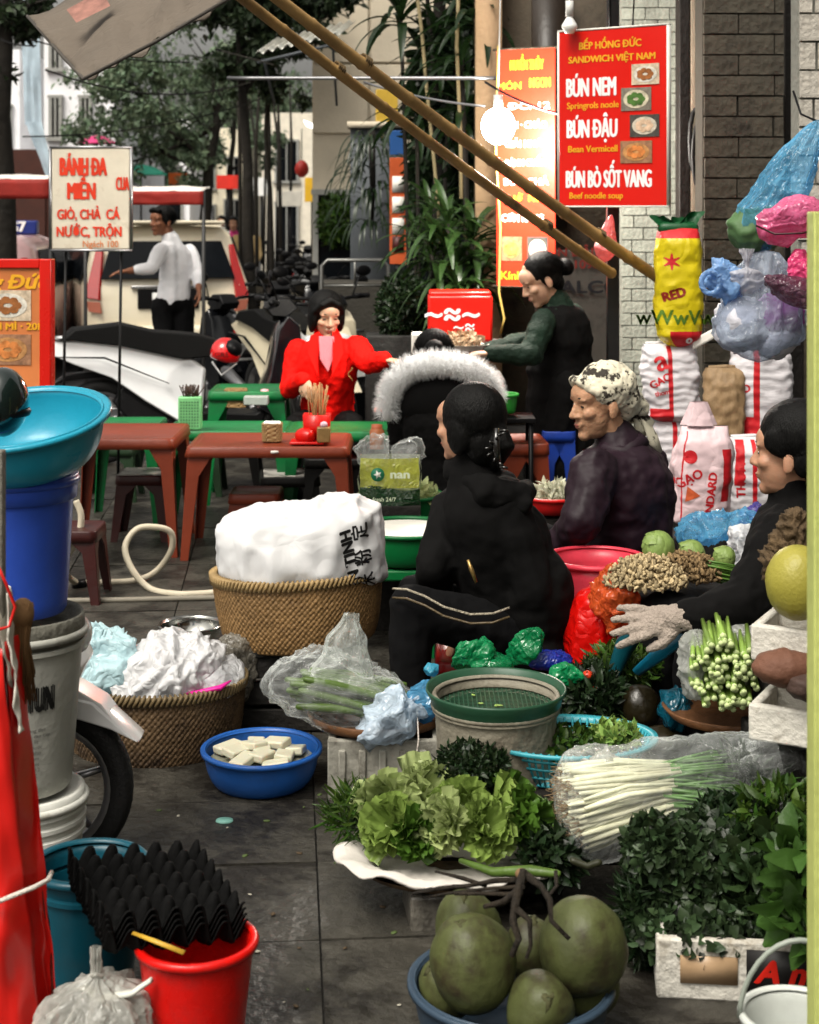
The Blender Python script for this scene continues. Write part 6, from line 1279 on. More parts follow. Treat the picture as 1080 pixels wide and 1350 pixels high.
# --- coconuts in a basin
Dc = 3.06; cc = G(674, Dc)
basin('basin', 'blue-grey basin of green coconuts at the bottom edge', 'basin', cc, .186, .125, plas('slate_blue', (.055, .085, .12), .4), rimw=.014, foot=.7)
coc = M('coconut_green', (.10, .112, .045), rough=.5, var=.35, sc=5, bump=.25, bsc=25, dirt=(.05, .04, .022), dsc=12, dth=.48, dw=.16, spec=.3)
def coconut(label, p, r, rx, ry, rz=0, stem=True, sq=1.12):
    seed_ = random.random()*40
    t = thing('coconut', label, 'coconut', p, group='green coconuts in the basin'); R_ = rotm(rx, ry, rz); q = MB(); b = MB(); b.ell((0, 0, 0), (1, 1, 1), None, 40, 28)
    def f(v):
        a = math.atan2(v.y, v.x); tri = 1+.055*math.cos(3*a)*(1-v.z*v.z); k = r*(1+.045*nz(v*1.6+Vector((seed_, 0, 0)))+.006*fold(v, 3, seed_)); return R_ @ Vector((v.x*k*tri*(1-.10*v.z), v.y*k*tri*(1-.10*v.z), v.z*k*sq))
    q.add([f(v) for v in b.v], b.f); obj('husk', q, coc, t)
    if stem:
        q = MB(); q.lathe([(.003, r*sq+.003), (.010, r*sq+.001), (.017, r*sq-.006), (.012, r*sq-.012)], 12, R=R_, fn=lambda a, z: 1+.3*math.sin(3*a+r*90)+.15*math.sin(7*a)); obj('calyx', q, M('calyx', (.08, .08, .035), rough=.8, bump=.5), t)
    return t
coconut('large front coconut on the left of the basin', P(622, 1268, 2.98), .081, .2, -.35, .3, sq=1.12)
coconut('large coconut on the right of the basin with a stalk on it', P(768, 1246, 3.03), .083, .25, .1, .1, False, 1.15)
coconut('small upright-calyx coconut at the front centre of the basin', P(712, 1328, 2.93), .062, .9, .25, 0)
coconut('rear left coconut half hidden behind the front one', P(615, 1222, 3.15), .066, .2, -.1)
coconut('low left coconut tucked against the basin rim', P(590, 1300, 3.05), .055, .4, -.6)
coconut('rear coconut between the two largest ones', P(700, 1250, 3.14), .055, .1, 0); coconut('coconut sunk at the right side of the basin', P(778, 1300, 3.05), .055, .2, .6)
t = thing('coconut_stalk', 'dry dark forked stalk lying across the coconuts', 'stalk', P(695, 1185, 3.0), world=True); q = MB()
tw = lambda pts, r0, r1: q.tube([P(x, y, d)+Vector((random.uniform(-.003, .003), 0, random.uniform(-.003, .003))) for x, y, d in pts], list(np.linspace(r0, r1, len(pts))), 7)
tw([(545, 1178, 3.1), (580, 1170, 3.08), (620, 1168, 3.05), (655, 1163, 3.02), (690, 1160, 3.0)], .0022, .006); tw([(560, 1185, 3.1), (600, 1175, 3.06), (650, 1172, 3.0), (692, 1168, 2.97)], .002, .004)
tw([(690, 1150, 3.0), (682, 1190, 2.95), (676, 1215, 2.93), (684, 1240, 2.9), (676, 1262, 2.9)], .009, .005); tw([(690, 1152, 3.0), (712, 1168, 2.98), (724, 1190, 2.94), (728, 1212, 2.925), (752, 1240, 2.915)], .008, .003); tw([(684, 1200, 2.93), (700, 1215, 2.92), (702, 1245, 2.9), (694, 1262, 2.89)], .006, .003); tw([(575, 1150, 3.1), (610, 1160, 3.06), (640, 1166, 3.04)], .003, .004); tw([(600, 1180, 3.0), (640, 1176, 3.0), (670, 1178, 2.98), (690, 1176, 2.97)], .003, .005); tw([(735, 1150, 3.0), (735, 1170, 2.98), (722, 1185, 2.95)], .004, .003); tw([(684, 1175, 2.97), (665, 1190, 2.95), (640, 1196, 2.93)], .008, .004)
obj('twig', q, M('dry_twig', (.032, .024, .015), rough=.9, var=.6, sc=30, bump=.8, bsc=60), t, disp=[(.006, .008, 1)])
q = MB(); q.ell(P(688, 1152, 3.0), (.013, .012, .010)); obj('cut_end', q, M('cut_wood', (.20, .13, .07), rough=.8, bump=.3), t)
# --- teal colander
Dl = 4.0; cl = G(750, Dl, .19)
t = thing('colander', 'turquoise slotted plastic colander of leafy greens', 'colander', cl); tq = plas('turquoise', (.06, .36, .42), .35, var=.15)
a_, b_ = .205, .15; hz = .095
def el(a, k, z): return Vector((a_*k*math.cos(a), b_*k*math.sin(a), z))
q = MB(); N = 64
for k in range(N): a = 2*PI*k/N; q.tube([el(a, .68, 0), el(a+.05, .84, hz*.45), el(a+.08, .99, hz)], .0032, 5)
for kk, z in ((.68, 0), (.775, hz*.25), (.87, hz*.52), (.94, hz*.76)): q.tube([el(a, kk, z) for a in np.linspace(0, 2*PI, 49)], .0035, 5, cap=False)
obj('slotted_side', q, tq, t)
q = MB(); q.rings([[el(a, k, z) for a in np.linspace(0, 2*PI, 57)[:-1]] for k, z in ((.98, hz-.012), (1.0, hz), (1.09, hz+.004), (1.10, hz-.006), (1.0, hz-.012))], cap=False); q.tube([el(PI, 1.08, hz), el(PI, 1.22, hz+.002)], [.03, .02], 8, flat=.15); obj('rim', q, tq, t)
q = MB(); q.rings([[el(a, .68, z) for a in np.linspace(0, 2*PI, 41)[:-1]] for z in (0, -.004)]); obj('bottom', q, tq, t)
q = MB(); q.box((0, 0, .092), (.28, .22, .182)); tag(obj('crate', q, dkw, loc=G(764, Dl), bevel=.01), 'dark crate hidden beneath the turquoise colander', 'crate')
# --- styrofoam crate bottom right, herbs and others
foam = M('foam_white', (.58, .56, .51), rough=.8, var=.15, sc=5, bump=.4, bsc=60, dirt=(.26, .22, .16), dsc=7, dth=.52); tape = M('brown_tape', (.42, .30, .19), rough=.35, var=.1, bump=.05)
def foam_box(label, loc, rz, W, Dp, H, group=None, th=.022):
    t = thing('foam_box', label, 'foam box', loc, rz, group)
    for (c, s) in (((0, -Dp/2+th/2, H/2), (W, th, H)), ((0, Dp/2-th/2, H/2), (W, th, H)), ((-W/2+th/2, 0, H/2), (th, Dp-2*th, H-.001)), ((W/2-th/2, 0, H/2), (th, Dp-2*th, H-.001)), ((0, 0, th/2), (W-2*th, Dp-2*th, th))): q = MB(); q.box(c, s); obj('panel', q, foam, t, bevel=.006, disp=[(.006, .03, 1)] if False else None)
    return t
t = foam_box('white foam box under the dark herbs with brown tape and black label', G(975, 3.36), math.radians(-6), .36, .28, .125)
q = MB(); q.box((-.075, -.1425, .065), (.115, .004, .055)); obj('tape', q, tape, t)
q = MB(); q.box((.085, -.1425, .062), (.17, .004, .095)); lb_ = obj('black_label', q, M('label_black', (.012, .01, .01), rough=.5, bump=0), t)
lettering('A n a', .065, (.09, -.1455, .065), M('print_red2', (.6, .03, .015), rough=.5, bump=0), lb_, sx=1.05, bold=.003, shear=.3)
fs_ = 'foam boxes at the right edge'
foam_box('upper white foam box at right holding the yellow pomelo', G(1076, 3.78, .545), math.radians(-28), .26, .2, .085, fs_)
foam_box('lower white foam box at right beneath the brown tuber', G(1080, 3.72, .375), math.radians(-28), .28, .2, .085, fs_)
t = thing('crate', 'black stacked crate supporting the foam boxes at the right', 'crate', G(1062, 3.85)); 
for z in (.05, .17, .29): q = MB(); q.box((0, 0, z), (.26, .26, .105)); obj('board', q, dkw, t, bevel=.006)
q = MB(); q.ell((0, 0, 0), (.075, .07, .088), nu=24, nv=16); tag(obj('pomelo', q, M('pomelo_skin', (.34, .31, .07), rough=.4, var=.15, bump=.15, bsc=120), loc=P(1052, 768, 3.72), disp=[(.006, .05, 1)]), 'smooth yellow-green pomelo in the upper foam box', 'pomelo')
tub = M('tuber_rough', (.13, .09, .05), rough=.9, var=.5, sc=18, bump=1., bsc=40)
for k, (x, y, r_, l) in enumerate(((1022, 745, .032, 'rough brown tuber left of the pomelo'), (1050, 700, .036, 'upper rough brown tuber by the woman in profile'), (1030, 722, .028, 'small rough tuber between the two larger ones'))):
    q = MB(); blob(q, (0, 0, 0), (r_, r_, r_*1.4), .014, 40, k, 40, 28); tag(obj('taro', q, tub, loc=P(x, y, 3.85)), l, 'tuber')
for k, (x, y, D, r_, m_, l) in enumerate(((1035, 880, 3.66, (.075, .05, .042), M('yam_skin', (.17, .085, .055), rough=.7, var=.3, bump=.4, bsc=30), 'large brown yam in the lower foam box'), (1062, 905, 3.62, (.04, .04, .03), M('yam_dark', (.08, .05, .04), rough=.7, var=.3, bump=.4), 'dark yam at the right end of the lower foam box'))):
    q = MB(); blob(q, (0, 0, 0), r_, .006, 14, k, 32, 20); tag(obj('yam', q, m_, loc=P(x, y, D)), l, 'yam')
t = bucket('bucket', 'white bucket with raised handle at the bottom right corner', 'bucket', G(1050, 2.93, -.0), .080, .098, .13, plas('white_plastic', (.55, .57, .54), .4), rim=.007)
q = MB(); q.tube([Vector((-.105*math.cos(a), -.0, .12))+Vector((0, -.03*math.sin(a), .155*math.sin(a))) for a in np.linspace(0, PI, 17)], .005, 8); obj('handle', q, M('handle_grey', (.33, .36, .32), rough=.4), t)
# --- tubs and bowls in the middle
Dg = 5.9
t = thing('low_table', 'low green serving table left of the seated woman', 'table', G(505, Dg))
q = MB(); q.box((0, 0, .30), (.40, .42, .04)); obj('table_top', q, grn, t, bevel=.008)
for sx_ in (-1, 1):
    for sy_ in (-1, 1): q = MB(); q.box((sx_*.17, sy_*.18, .14), (.04, .04, .28)); obj('leg', q, grn, t, bevel=.004)
basin('tub', 'green tub in front holding a sheet of white paper', 'tub', G(535, Dg-.05, .325), .19, .12, grn, rimw=.012, foot=.8)
q = MB(); q.lathe([(.001, .44), (.18, .437)], 30, c=G(535, Dg-.05)); tag(obj('paper_sheet', q, pap, origin=G(535, Dg-.05, .44)), 'white paper cover lying on the front green tub', 'paper')
basin('tub', 'second green tub heaped with pale sliced vegetables', 'tub', G(528, Dg+.45, .36), .16, .12, grn, rimw=.012, foot=.8)
def heap(label, c, r, n, proto_mats, cat, ls, up=.6, name='greens', kind='stuff', hgt=.5, flat=.3):
    pos, d = in_ball(n, c, r, .3); pos[:, 2] = np.maximum(pos[:, 2], c[2]-r[2]*flat); V, Fq = scatter([leaf_proto(1, .6, 3, .5, .4, wave=.1), leaf_proto(1, .35, 3, .2, .4)], pos, rdir(n, (0, 0, up))*1., rdir(n, (0, 0, 1)), rng.uniform(.6, 1.3, n)*ls)
    o = fast(name, V, Fq, proto_mats, origin=tuple(c), smooth=True); tag(o, label, cat, kind=kind); return o
lf_pale = M('leaf_pale', (.50, .55, .30), rough=.45, var=.2, isl=.35, hue=.02, bump=.15, thick=True); lf_let = M('leaf_lettuce', (.26, .37, .11), rough=.4, var=.3, isl=.4, hue=.02, bump=.3, bsc=25, thick=True); lf_mid = M('leaf_mid', (.07, .13, .025), rough=.4, var=.3, isl=.5, hue=.02, bump=.2, thick=True); lf_dark = M('leaf_dark', (.026, .048, .02), rough=.4, var=.3, isl=.6, hue=.02, bump=.2, thick=True); lf_white = M('leaf_white', (.62, .62, .50), rough=.45, var=.2, isl=.3, bump=.15, thick=True)
heap('heap of pale sliced vegetables in the second green tub', tuple(G(528, Dg+.45, .47)), (.15, .15, .045), 900, lf_pale, 'vegetables', .035)
t = basin('bowl', 'red bowl of dumplings right of the seated woman', 'bowl', G(728, 6.2, .43), .12, .07, plas('red_bowl', (.6, .02, .02), .35), rimw=.01)
heap('dumplings and leaves heaped in the red bowl', tuple(G(735, 6.2, .50)), (.10, .09, .04), 500, lf_white, 'food', .035)
basin('tub', 'deep green tub beneath the red bowl beside the old woman', 'tub', G(724, 5.85, .26), .12, .16, grn, rimw=.012, foot=.8)
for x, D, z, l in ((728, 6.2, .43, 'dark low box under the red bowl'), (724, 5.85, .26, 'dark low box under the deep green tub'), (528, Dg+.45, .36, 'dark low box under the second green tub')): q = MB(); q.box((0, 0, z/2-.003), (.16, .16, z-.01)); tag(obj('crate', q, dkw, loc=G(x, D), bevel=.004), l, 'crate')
# logo carrier bag
t = thing('carrier_bag', 'yellow-green see-through carrier bag with round green emblem', 'carrier bag', G(514, Dg-.1, .44) if False else P(514, 668, 6.15))
W_ = 80*6.15/F; H_ = 90*6.15/F
def cb_(u, v): return Vector(((u-.5)*W_*(1-.05*v)+.004*nz((u*5, v*5, 1)), -.045-.02*math.sin(u*PI)+.012*nz((u*4, v*4, 3)), v*H_*.74))
q = MB(); q.grid(lambda u, v: cb_(u, .42+v*.58), 24, 12); obj('yellow_print', q, film('bag_yellow', (.50, .52, .10), .85), t)
q = MB(); q.grid(lambda u, v: cb_(u, v*.42+(.05*math.sin(u*6) if v > .5 else 0)), 24, 10); obj('green_print', q, film('bag_green', (.01, .06, .02), .92), t)
q = MB(); q.grid(lambda u, v: Vector(((u-.5)*W_+.003*nz((u, v, 9)), .05+.015*math.sin(u*PI), v*H_*.74)), 12, 12); q.grid(lambda u, v: Vector((-W_/2+.006*math.sin(v*9), -.045+.095*u, v*H_*.74)), 4, 12); q.grid(lambda u, v: Vector((W_/2-.006*math.sin(v*7), -.045+.095*u, v*H_*.74)), 4, 12); obj('back_film', q, film('bag_back', (.6, .65, .5), .5), t)
q = MB(); blob(q, (-.06, 0, H_*.82), (.055, .05, .06), .025, 16, 2, 40, 28); blob(q, (.075, 0, H_*.80), (.045, .04, .05), .025, 16, 6, 40, 28); q.grid(lambda u, v: Vector(((u-.5)*W_*.9, -.04+.03*v+.01*nz((u*6, v*6, 0)), H_*.72+v*.05)), 16, 6); obj('clear_top', q, clear_film, t)
q = MB(); N = 24; q.prism([(-.045+.026*math.cos(2*PI*k/N), H_*.52+.026*math.sin(2*PI*k/N)) for k in range(N)], -.083, -.080); em = obj('emblem', q, M('emblem_green', (.02, .20, .11), rough=.4, bump=0), t)
q = MB(); q.prism([(-.045+.017*math.cos(2*PI*k/10)*(1 if k % 2 else .45), H_*.52+.017*math.sin(2*PI*k/10)*(1 if k % 2 else .45)) for k in range(10)], -.0850, -.0835); obj('star_mark', q, pap, em)
lettering('nan', .045, (.04, -.084, H_*.52), M('print_pale', (.6, .65, .5), rough=.4, bump=0), t, sx=1.2, bold=.002); lettering('fresh 24/7', .022, (-.02, -.084, H_*.16), _M['print_pale'], t)
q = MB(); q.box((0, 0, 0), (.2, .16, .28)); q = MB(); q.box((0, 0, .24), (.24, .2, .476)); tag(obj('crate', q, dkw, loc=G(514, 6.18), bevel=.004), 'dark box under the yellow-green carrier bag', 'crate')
# pink tub, red bag
t = bucket('tub', 'tall translucent pink-red tub right of the seated woman', 'tub', G(786, 5.15), .125, .155, .49, M('pink_tub', (.80, .10, .15), rough=.3, bump=.03, thick=True), rim=.012)
t = thing('plastic_bag', 'crumpled bright red plastic bag in front of the pink tub', 'plastic bag', G(780, 4.85)); q = MB(); blob(q, (.0, 0, .24), (.085, .09, .225), .016, 6, 31, 60, 44); obj('film', q, M('red_bag', (.66, .012, .008), rough=.3, bump=.6, bsc=12, crease=True, thick=True), t)

# ================================================================ SACKS AND HANGING BAGS
rsk = M('rice_sack', (.60, .58, .60), rough=.6, var=.1, sc=5, bump=.45, bsc=9, stretch=(1, 1, 3), dirt=(.42, .40, .42), dsc=5, dth=.6); rpr2 = M('sack_red', (.52, .02, .03), rough=.55, bump=.1)
def sack(label, base, w, d, h, mat, seed=0, lean=0., group='rice sacks standing by the wall', top='sewn', prints=(), band=None, rz=0., name='rice_sack', stripe=None):
    t = thing(name, label, 'sack', base, rz, group); b = MB(); nu, nv = 72, 50
    def fn(u, v):
        a = 2*PI*u; z = v; k = min(1, (z/.10)**.5 if z < .10 else 1); kt = max(.0, (1-(max(0, z-.84)/.16)**2)); e = .72
        cx_, sy_ = math.copysign(abs(math.cos(a))**e, math.cos(a)), math.copysign(abs(math.sin(a))**e, math.sin(a))
        bul = .93+.09*math.sin(z*PI)+.02*math.sin(z*9+seed)
        p = Vector((w/2*cx_*k*bul*(1 if top != 'open' else 1-.15*max(0, z-.8)/.2)+lean*z, d/2*sy_*k*bul*(kt*.9+.1), h*z))
        r_ = ridge(p+Vector((seed*2.1, 0, 0)), 7, 3)-.7; n = Vector((cx_, sy_, 0)); return p+n*(.008*r_+.0022*math.sin(z*62+4*nz((a*1.5, z*3, seed))+seed)*(0 if top == 'open' else 1))+n*.006*(fold(p, 6, seed)-.4)
    b.grid(fn, nu, nv, wrap=True)
    if not stripe: b.f.append(tuple(range(nu-1, -1, -1))); b.m.append(0)
    mats = [mat]
    if band:                                          # coloured cloth bands: (v0, v1, u0, u1, material)
        for (v0, v1, u0, u1, m_) in band:
            if m_ not in mats: mats.append(m_)
            i_ = mats.index(m_)
            for j in range(nv):
                for i in range(nu):
                    if v0 <= (j+.5)/nv <= v1 and u0 <= (i+.5)/nu <= u1: b.m[j*nu+i] = i_
    while len(b.m) < len(b.f): b.m.append(0)
    obj('cloth', b, mats if len(mats) > 1 else mat, t)
    bv = mathutils.bvhtree.BVHTree.FromPolygons([tuple(v) for v in b.v], [f for f in b.f])
    def dr(v, dy=.0015):
        h_ = bv.ray_cast(Vector((v.x, -1, v.z)), Vector((0, 1, 0)), 3); return (h_[0]+Vector((0, -dy, 0))) if h_[0] else Vector((v.x, -d*.4, v.z))
    for (s_, sz, x, z, ang, bo, m_) in prints: print_on(s_, sz, x*w, z*h, ang, bo, 1., m_, t, drop=dr)
    if top == 'sewn': q = MB(); q.tube([(-w*.43+lean, 0, h*.995), (0+lean, .004, h*1.004), (w*.43+lean, 0, h*.995)], .006, 6, flat=2); obj('seam', q, mat, t)
    return t
D = 7.0; bx = G(885, D)
S1 = [(.02, .98, .735, .75, rpr2), (.0, .2, .60, .735, rpr2)]
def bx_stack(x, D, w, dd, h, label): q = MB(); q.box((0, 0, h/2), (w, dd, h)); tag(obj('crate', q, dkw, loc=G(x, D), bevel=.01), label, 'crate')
hz_ = lambda y, D: CH-(y-HY)*D/F
bx_stack(890, D, .25, .2, hz_(655, D), 'dark crate under the left column of rice sacks')
sack('lower white rice sack of the left column behind the old woman', G(889, D, hz_(655, D)), .23, .17, .36, rsk, 1, band=S1)
sack('upper white rice sack of the left column below the yellow bag', G(885, D-.02, hz_(556, D)), .235, .18, .345, rsk, 2, lean=-.01, band=S1, prints=(('a', .13, -.25, .80, .4, .004, rpr2), ('GAO', .045, -.25, .55, .5, .002, rpr2), ('thom', .03, -.22, .4, .2, .001, rpr2)))
yb = M('yellow_sack', (.60, .50, .02), rough=.35, var=.1, sc=4, bump=.35, bsc=9, crease=True)
gtop = M('sack_green', (.01, .10, .035), rough=.4, bump=.2)
t = sack('bright yellow bag with green tied top standing on the left sack column', G(894, 6.95, hz_(458, 6.95)), .195, .15, .53, yb, 5, top='open', group=None, band=[(.90, 1, 0, 1, rpr2), (.0, .14, .70, 1, rpr2), (.0, .14, .0, .05, rpr2)], name='yellow_bag',
    prints=(('✶', .09, -.2, .70, 0, .003, rpr2), ('RED', .055, -.15, .44, .3, .004, M('sack_maroon', (.25, .02, .01), rough=.5, bump=0)), ('wWwVw', .09, -.10, .25, 0, .002, M('print_green', (.12, .22, .03), rough=.5, bump=0)), ('o', .05, .20, .07, 0, .003, wht)))
q = MB()
for sx_, ln in ((-.07, .055), (.06, .075), (0, .05)):
    q.grid(lambda u, v, sx_=sx_, ln=ln: Vector(((u-.5)*.09*(1-.3*v)+sx_*(.4+v), .02*math.sin(u*PI)-.02, .52+ln*v+.010*nz((u*3, v*3, sx_*20)))), 8, 6)
q.tube([(-.06, 0, .52), (.06, 0, .52)], .03, 10, rnd=True); obj('tied_top', q, gtop, t)
t = thing('price_tag', 'white paper scoop resting beside the foot of the yellow bag', 'scoop', P(928, 455, 6.9)); q = MB(); q.grid(lambda u, v: Vector(((u-.5)*.09, .015*math.cos(u*3), (v-.5)*.045+.055*u)), 10, 4); obj('paper', q, pap, t, solid=.002)
D2 = 6.75
bx_stack(985, D2, .3, .2, hz_(700, D2), 'dark crate under the right column of rice sacks')
sack('lower white rice sack of the right column', G(993, D2-.1, hz_(702, D2)), .215, .16, .42, rsk, 8, band=[(.02, .98, .735, .75, rpr2), (.55, .98, .62, .70, rpr2)], prints=(('THOM', .05, -.3, .6, PI/2, .002, rpr2),))
sack('upper white rice sack of the right column under the blue-grey bag', G(1003, D2+.05, hz_(585, D2)), .25, .17, .42, rsk, 9, band=[(.02, .98, .715, .73, rpr2), (0, .28, .60, .715, rpr2)], prints=(('SAO', .045, -.42, .55, .2, .002, rpr2),))
sack('brown paper sack wrapped in clear film beside the right column', G(948, D2, hz_(640, D2)), .17, .14, .50, M('kraft_sack', (.30, .21, .12), rough=.6, var=.2, sc=5, bump=.5, bsc=10, stretch=(4, 4, 1)), 12, lean=.03, group=None, name='paper_sack')
sack('pink-printed white rice bag standing in front of the sack columns', G(922, 6.3, hz_(698, 6.3)), .225, .17, .41, M('pink_sack', (.66, .52, .54), rough=.5, var=.12, sc=5, bump=.5, bsc=9, crease=True), 15, lean=.02, band=[(0, .08, 0, 1, rpr2), (.0, .95, .625, .635, rpr2), (.3, .8, .82, .9, rpr2)], top='open',
    prints=(('STANDARD', .045, .12, .30, PI/2*.93, .002, rpr2), ('●', .07, -.22, .72, 0, .0, rpr2), ('GẠO', .05, -.24, .52, .5, .002, rpr2), ('▲', .07, -.22, .38, .4, .0, M('sack_orange', (.6, .15, .06), bump=0))))
bx_stack(925, 6.3, .28, .2, hz_(702, 6.3), 'dark crate under the pink-printed rice bag')
t = thing('twisted_top', 'gathered white neck of the pink-printed rice bag', 'bag neck', G(922, 6.3, hz_(560, 6.3))); q = MB(); q.grid(lambda u, v: Vector(((.065-.035*v)*math.cos(2*PI*u)*(1+.2*math.sin(5*2*PI*u)), (.04-.02*v)*math.sin(2*PI*u), .09*v)), 40, 8, wrap=True); obj('film', q, _M['pink_sack'], t)
# hanging bags at right
Dh = 5.2
def hang(label, x0, x1, yt, yb_, xt, D, mat, seed=0, group=None, fl=1., inner=None, amp=.010, pl=8, cat='plastic bag', pw=.75):
    """bag hung from a point (xt, yt), bulging towards yb_"""
    c = P((x0+x1)/2, yb_, D); t = thing('plastic_bag', label, cat, c, group=group); tp = P(xt, yt, D)-c; w = (x1-x0)*D/F
    q = MB()
    def fn(u, v):
        a = 2*PI*u; k = (math.sin(min(1, v/.30)*PI/2)**.8 if v < .30 else max(0, 1-(v-.30)/.70)**pw)
        k = k*.97+.03; cx = tp.x*(max(0, v-.15)/.85)**1.1; g = v; pe = 1+.10*g*math.sin(pl*a+seed+4*nz((a, v*2, seed)))+.05*math.sin(pl*2.7*a+seed)*g+.035*math.sin(27*a+seed+2*v)*g
        p = Vector((cx+w/2*k*pe*math.cos(a), w/2*.8*k*pe*math.sin(a), tp.z*v)); r_ = fold(p, 8, seed)-.45
        return p+Vector((math.cos(a), math.sin(a), 0))*amp*r_*(.3+k)
    q.grid(fn, 80, 56, wrap=True); obj('film', q, mat, t)
    if inner:
        for (dx, dz, r_, m_) in inner: q = MB(); blob(q, (dx, 0, dz), (r_, r_*.8, r_*.8), r_*.25, 12, seed+dx*50, 32, 22); obj('contents', q, m_, t)
    return t
gm = M('content_green', (.10, .18, .08), rough=.6); pm = M('content_purple', (.35, .10, .35), rough=.5); wm_ = M('content_white', (.55, .55, .6), rough=.5, bump=.4)
hang('bright blue plastic bag hanging highest against the dark wall', 962, 1050, 158, 332, 1078, Dh, blue_film, 3, inner=((-.03, .07, .075, gm), (.04, .09, .06, gm)), pw=.6)
hang('large blue-grey plastic bag hanging below the blue one', 940, 1060, 330, 478, 1010, Dh-.02, grey_film, 7, inner=((-.04, .12, .10, wm_), (.07, .14, .09, pm), (.06, .07, .07, wm_)), pw=.42, amp=.014)
t = thing('plastic_bag', 'pale blue loop-handled bag end at the left of the blue-grey bag', 'plastic bag', P(955, 372, 5.15)); q = MB(); blob(q, (0, 0, 0), (.065, .05, .05), .03, 12, 14, 44, 30); q.tube([Vector((-.05+.03*math.cos(a), -.03, .0+.035*math.sin(a))) for a in np.linspace(0, 2*PI, 17)], .009, 7, cap=False); obj('film', q, lb_film if False else film('cornflower_film', (.28, .46, .72), .7), t)
t = thing('plastic_bag', 'clear twisted bag neck above the blue-grey bag', 'plastic bag', P(985, 365, 5.12)); q = MB(); bag_shape(q, (0, 0, -.06), .09, .15, neck=.6, seed=4); obj('film', q, film('milky_film', (.62, .62, .66), .5), t)
for k, (x, y, r_, m_, l) in enumerate(((1040, 292, (.10, .07, .055), 'hot_pink', 'upper pink plastic bag with dark edge next to the lime post'), (1058, 355, (.07, .06, .05), 'pink2', 'lower bright pink plastic bag by the lime post'), (1030, 375, (.085, .06, .04), 'mauve', 'dark mauve see-through bag between the pink ones'))):
    t = thing('plastic_bag', l, 'plastic bag', P(x, y, 4.95-.03*k)); q = MB(); blob(q, (0, 0, 0), r_, .026, 11, 40+k, 72, 48, R=rotm(0, math.radians(-16 if k < 2 else 20), 0)); obj('film', q, film(m_, ((.78, .22, .40), (.80, .10, .28), (.22, .10, .15))[k], (.8, .85, .6)[k]), t)
    if k == 0: q = MB(); q.tube([(-.11, -.04, -.012), (-.06, -.075, -.038), (.02, -.085, -.035), (.09, -.07, -.02)], .0035, 6); obj('dark_edge', q, M('edge_maroon', (.06, .01, .015), rough=.4), t)
q = MB(); q.tube([P(1046, 120, 5.3), P(1056, 150, 5.25), P(1078, 160, 5.2)], .004, 5); q.tube([P(1085, 140, 5.2), P(1085, 420, 5.2)], .012, 8); tag(obj('hook_rod', q, blk, origin=P(1085, 200, 5.2)), 'black rod the plastic bags hang from beside the lime post', 'rod')
hang('small pink plastic bag hanging on the black steel post', 783, 812, 283, 346, 806, 7.2, film('salmon_film', (.75, .25, .25), .8), 9, amp=.008)
t = thing('plastic_bag', 'blue plastic bag lying below the pink-printed rice bag', 'plastic bag', P(942, 697, 5.35)); q = MB(); blob(q, (0, 0, 0), (.125, .09, .045), .03, 11, 50, 72, 48, R=rotm(0, math.radians(-12), 0)); obj('film', q, blue_film, t)
t = thing('plastic_bag', 'violet-blue bag end beside the blue bag', 'plastic bag', P(992, 688, 5.4)); q = MB(); blob(q, (0, 0, 0), (.05, .05, .05), .025, 12, 53, 40, 28); obj('film', q, film('violet_film', (.12, .10, .42), .8), t)
t = thing('plastic_bag', 'white rumpled bag with green leek behind the roots', 'plastic bag', P(985, 725, 5.1)); q = MB(); blob(q, (0, 0, 0), (.075, .06, .05), .03, 14, 57, 52, 36, R=rotm(0, .9, 0)); obj('film', q, white_film, t)

# ================================================================ VEGETABLES AND GREENS
def cabbage(label, p, r, mat, group=None, n=16, name='cabbage'):
    t = thing(name, label, 'cabbage', p, group=group); q = MB(); q.ell((0, 0, 0), (r*.9, r*.9, r*.8), nu=20, nv=14); obj('heart', q, mat, t, disp=[(r*.12, r*.5, 2)])
    for k in range(n):
        a = k*2.4; el_ = random.uniform(-.3, 1.2); d = Vector((math.cos(a)*math.cos(el_), math.sin(a)*math.cos(el_), math.sin(el_))); q = MB(); x, d_, u_ = frame(Vector((0, 0, 1))-d*d.z if abs(d.z) < .9 else Vector((1, 0, 0)), d); nrm = d
        def fn(u, v): aa = (u-.5)*1.5; bb = (v-.45)*1.5; rr = r*(.95+.10*abs(bb)+.03*math.sin(u*14+k)); dirn = (nrm*math.cos(aa)*math.cos(bb)+x*math.sin(aa)*math.cos(bb)+d_*math.sin(bb)); return dirn*rr
        q.grid(fn, 10, 8); obj('leaf', q, mat, t)
    return t
Dr = 4.85; zc = lambda x, y, D=Dr: P(x, y, D)
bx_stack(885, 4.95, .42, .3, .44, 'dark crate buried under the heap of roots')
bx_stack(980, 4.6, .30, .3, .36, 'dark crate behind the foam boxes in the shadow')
cb_m = M('cabbage_green', (.30, .40, .14), rough=.4, var=.2, isl=.15, bump=.3, bsc=25, thick=True)
cabbage('round pale green cabbage on top of the roots', zc(868, 722), .05, cb_m, 'cabbages behind the roots'); cabbage('second pale cabbage behind the spring onions', zc(912, 730, 4.95), .042, cb_m, 'cabbages behind the roots')
cabbage('flattened cabbage half at the right of the roots', zc(955, 735, 4.9), .035, cb_m, 'cabbages behind the roots')
rt_m = M('root_tan', (.42, .34, .21), rough=.8, var=.4, isl=.4, bump=.5, bsc=60); rt_b = M('root_brown', (.24, .17, .09), rough=.9, var=.5, isl=.4, bump=.5, bsc=60)
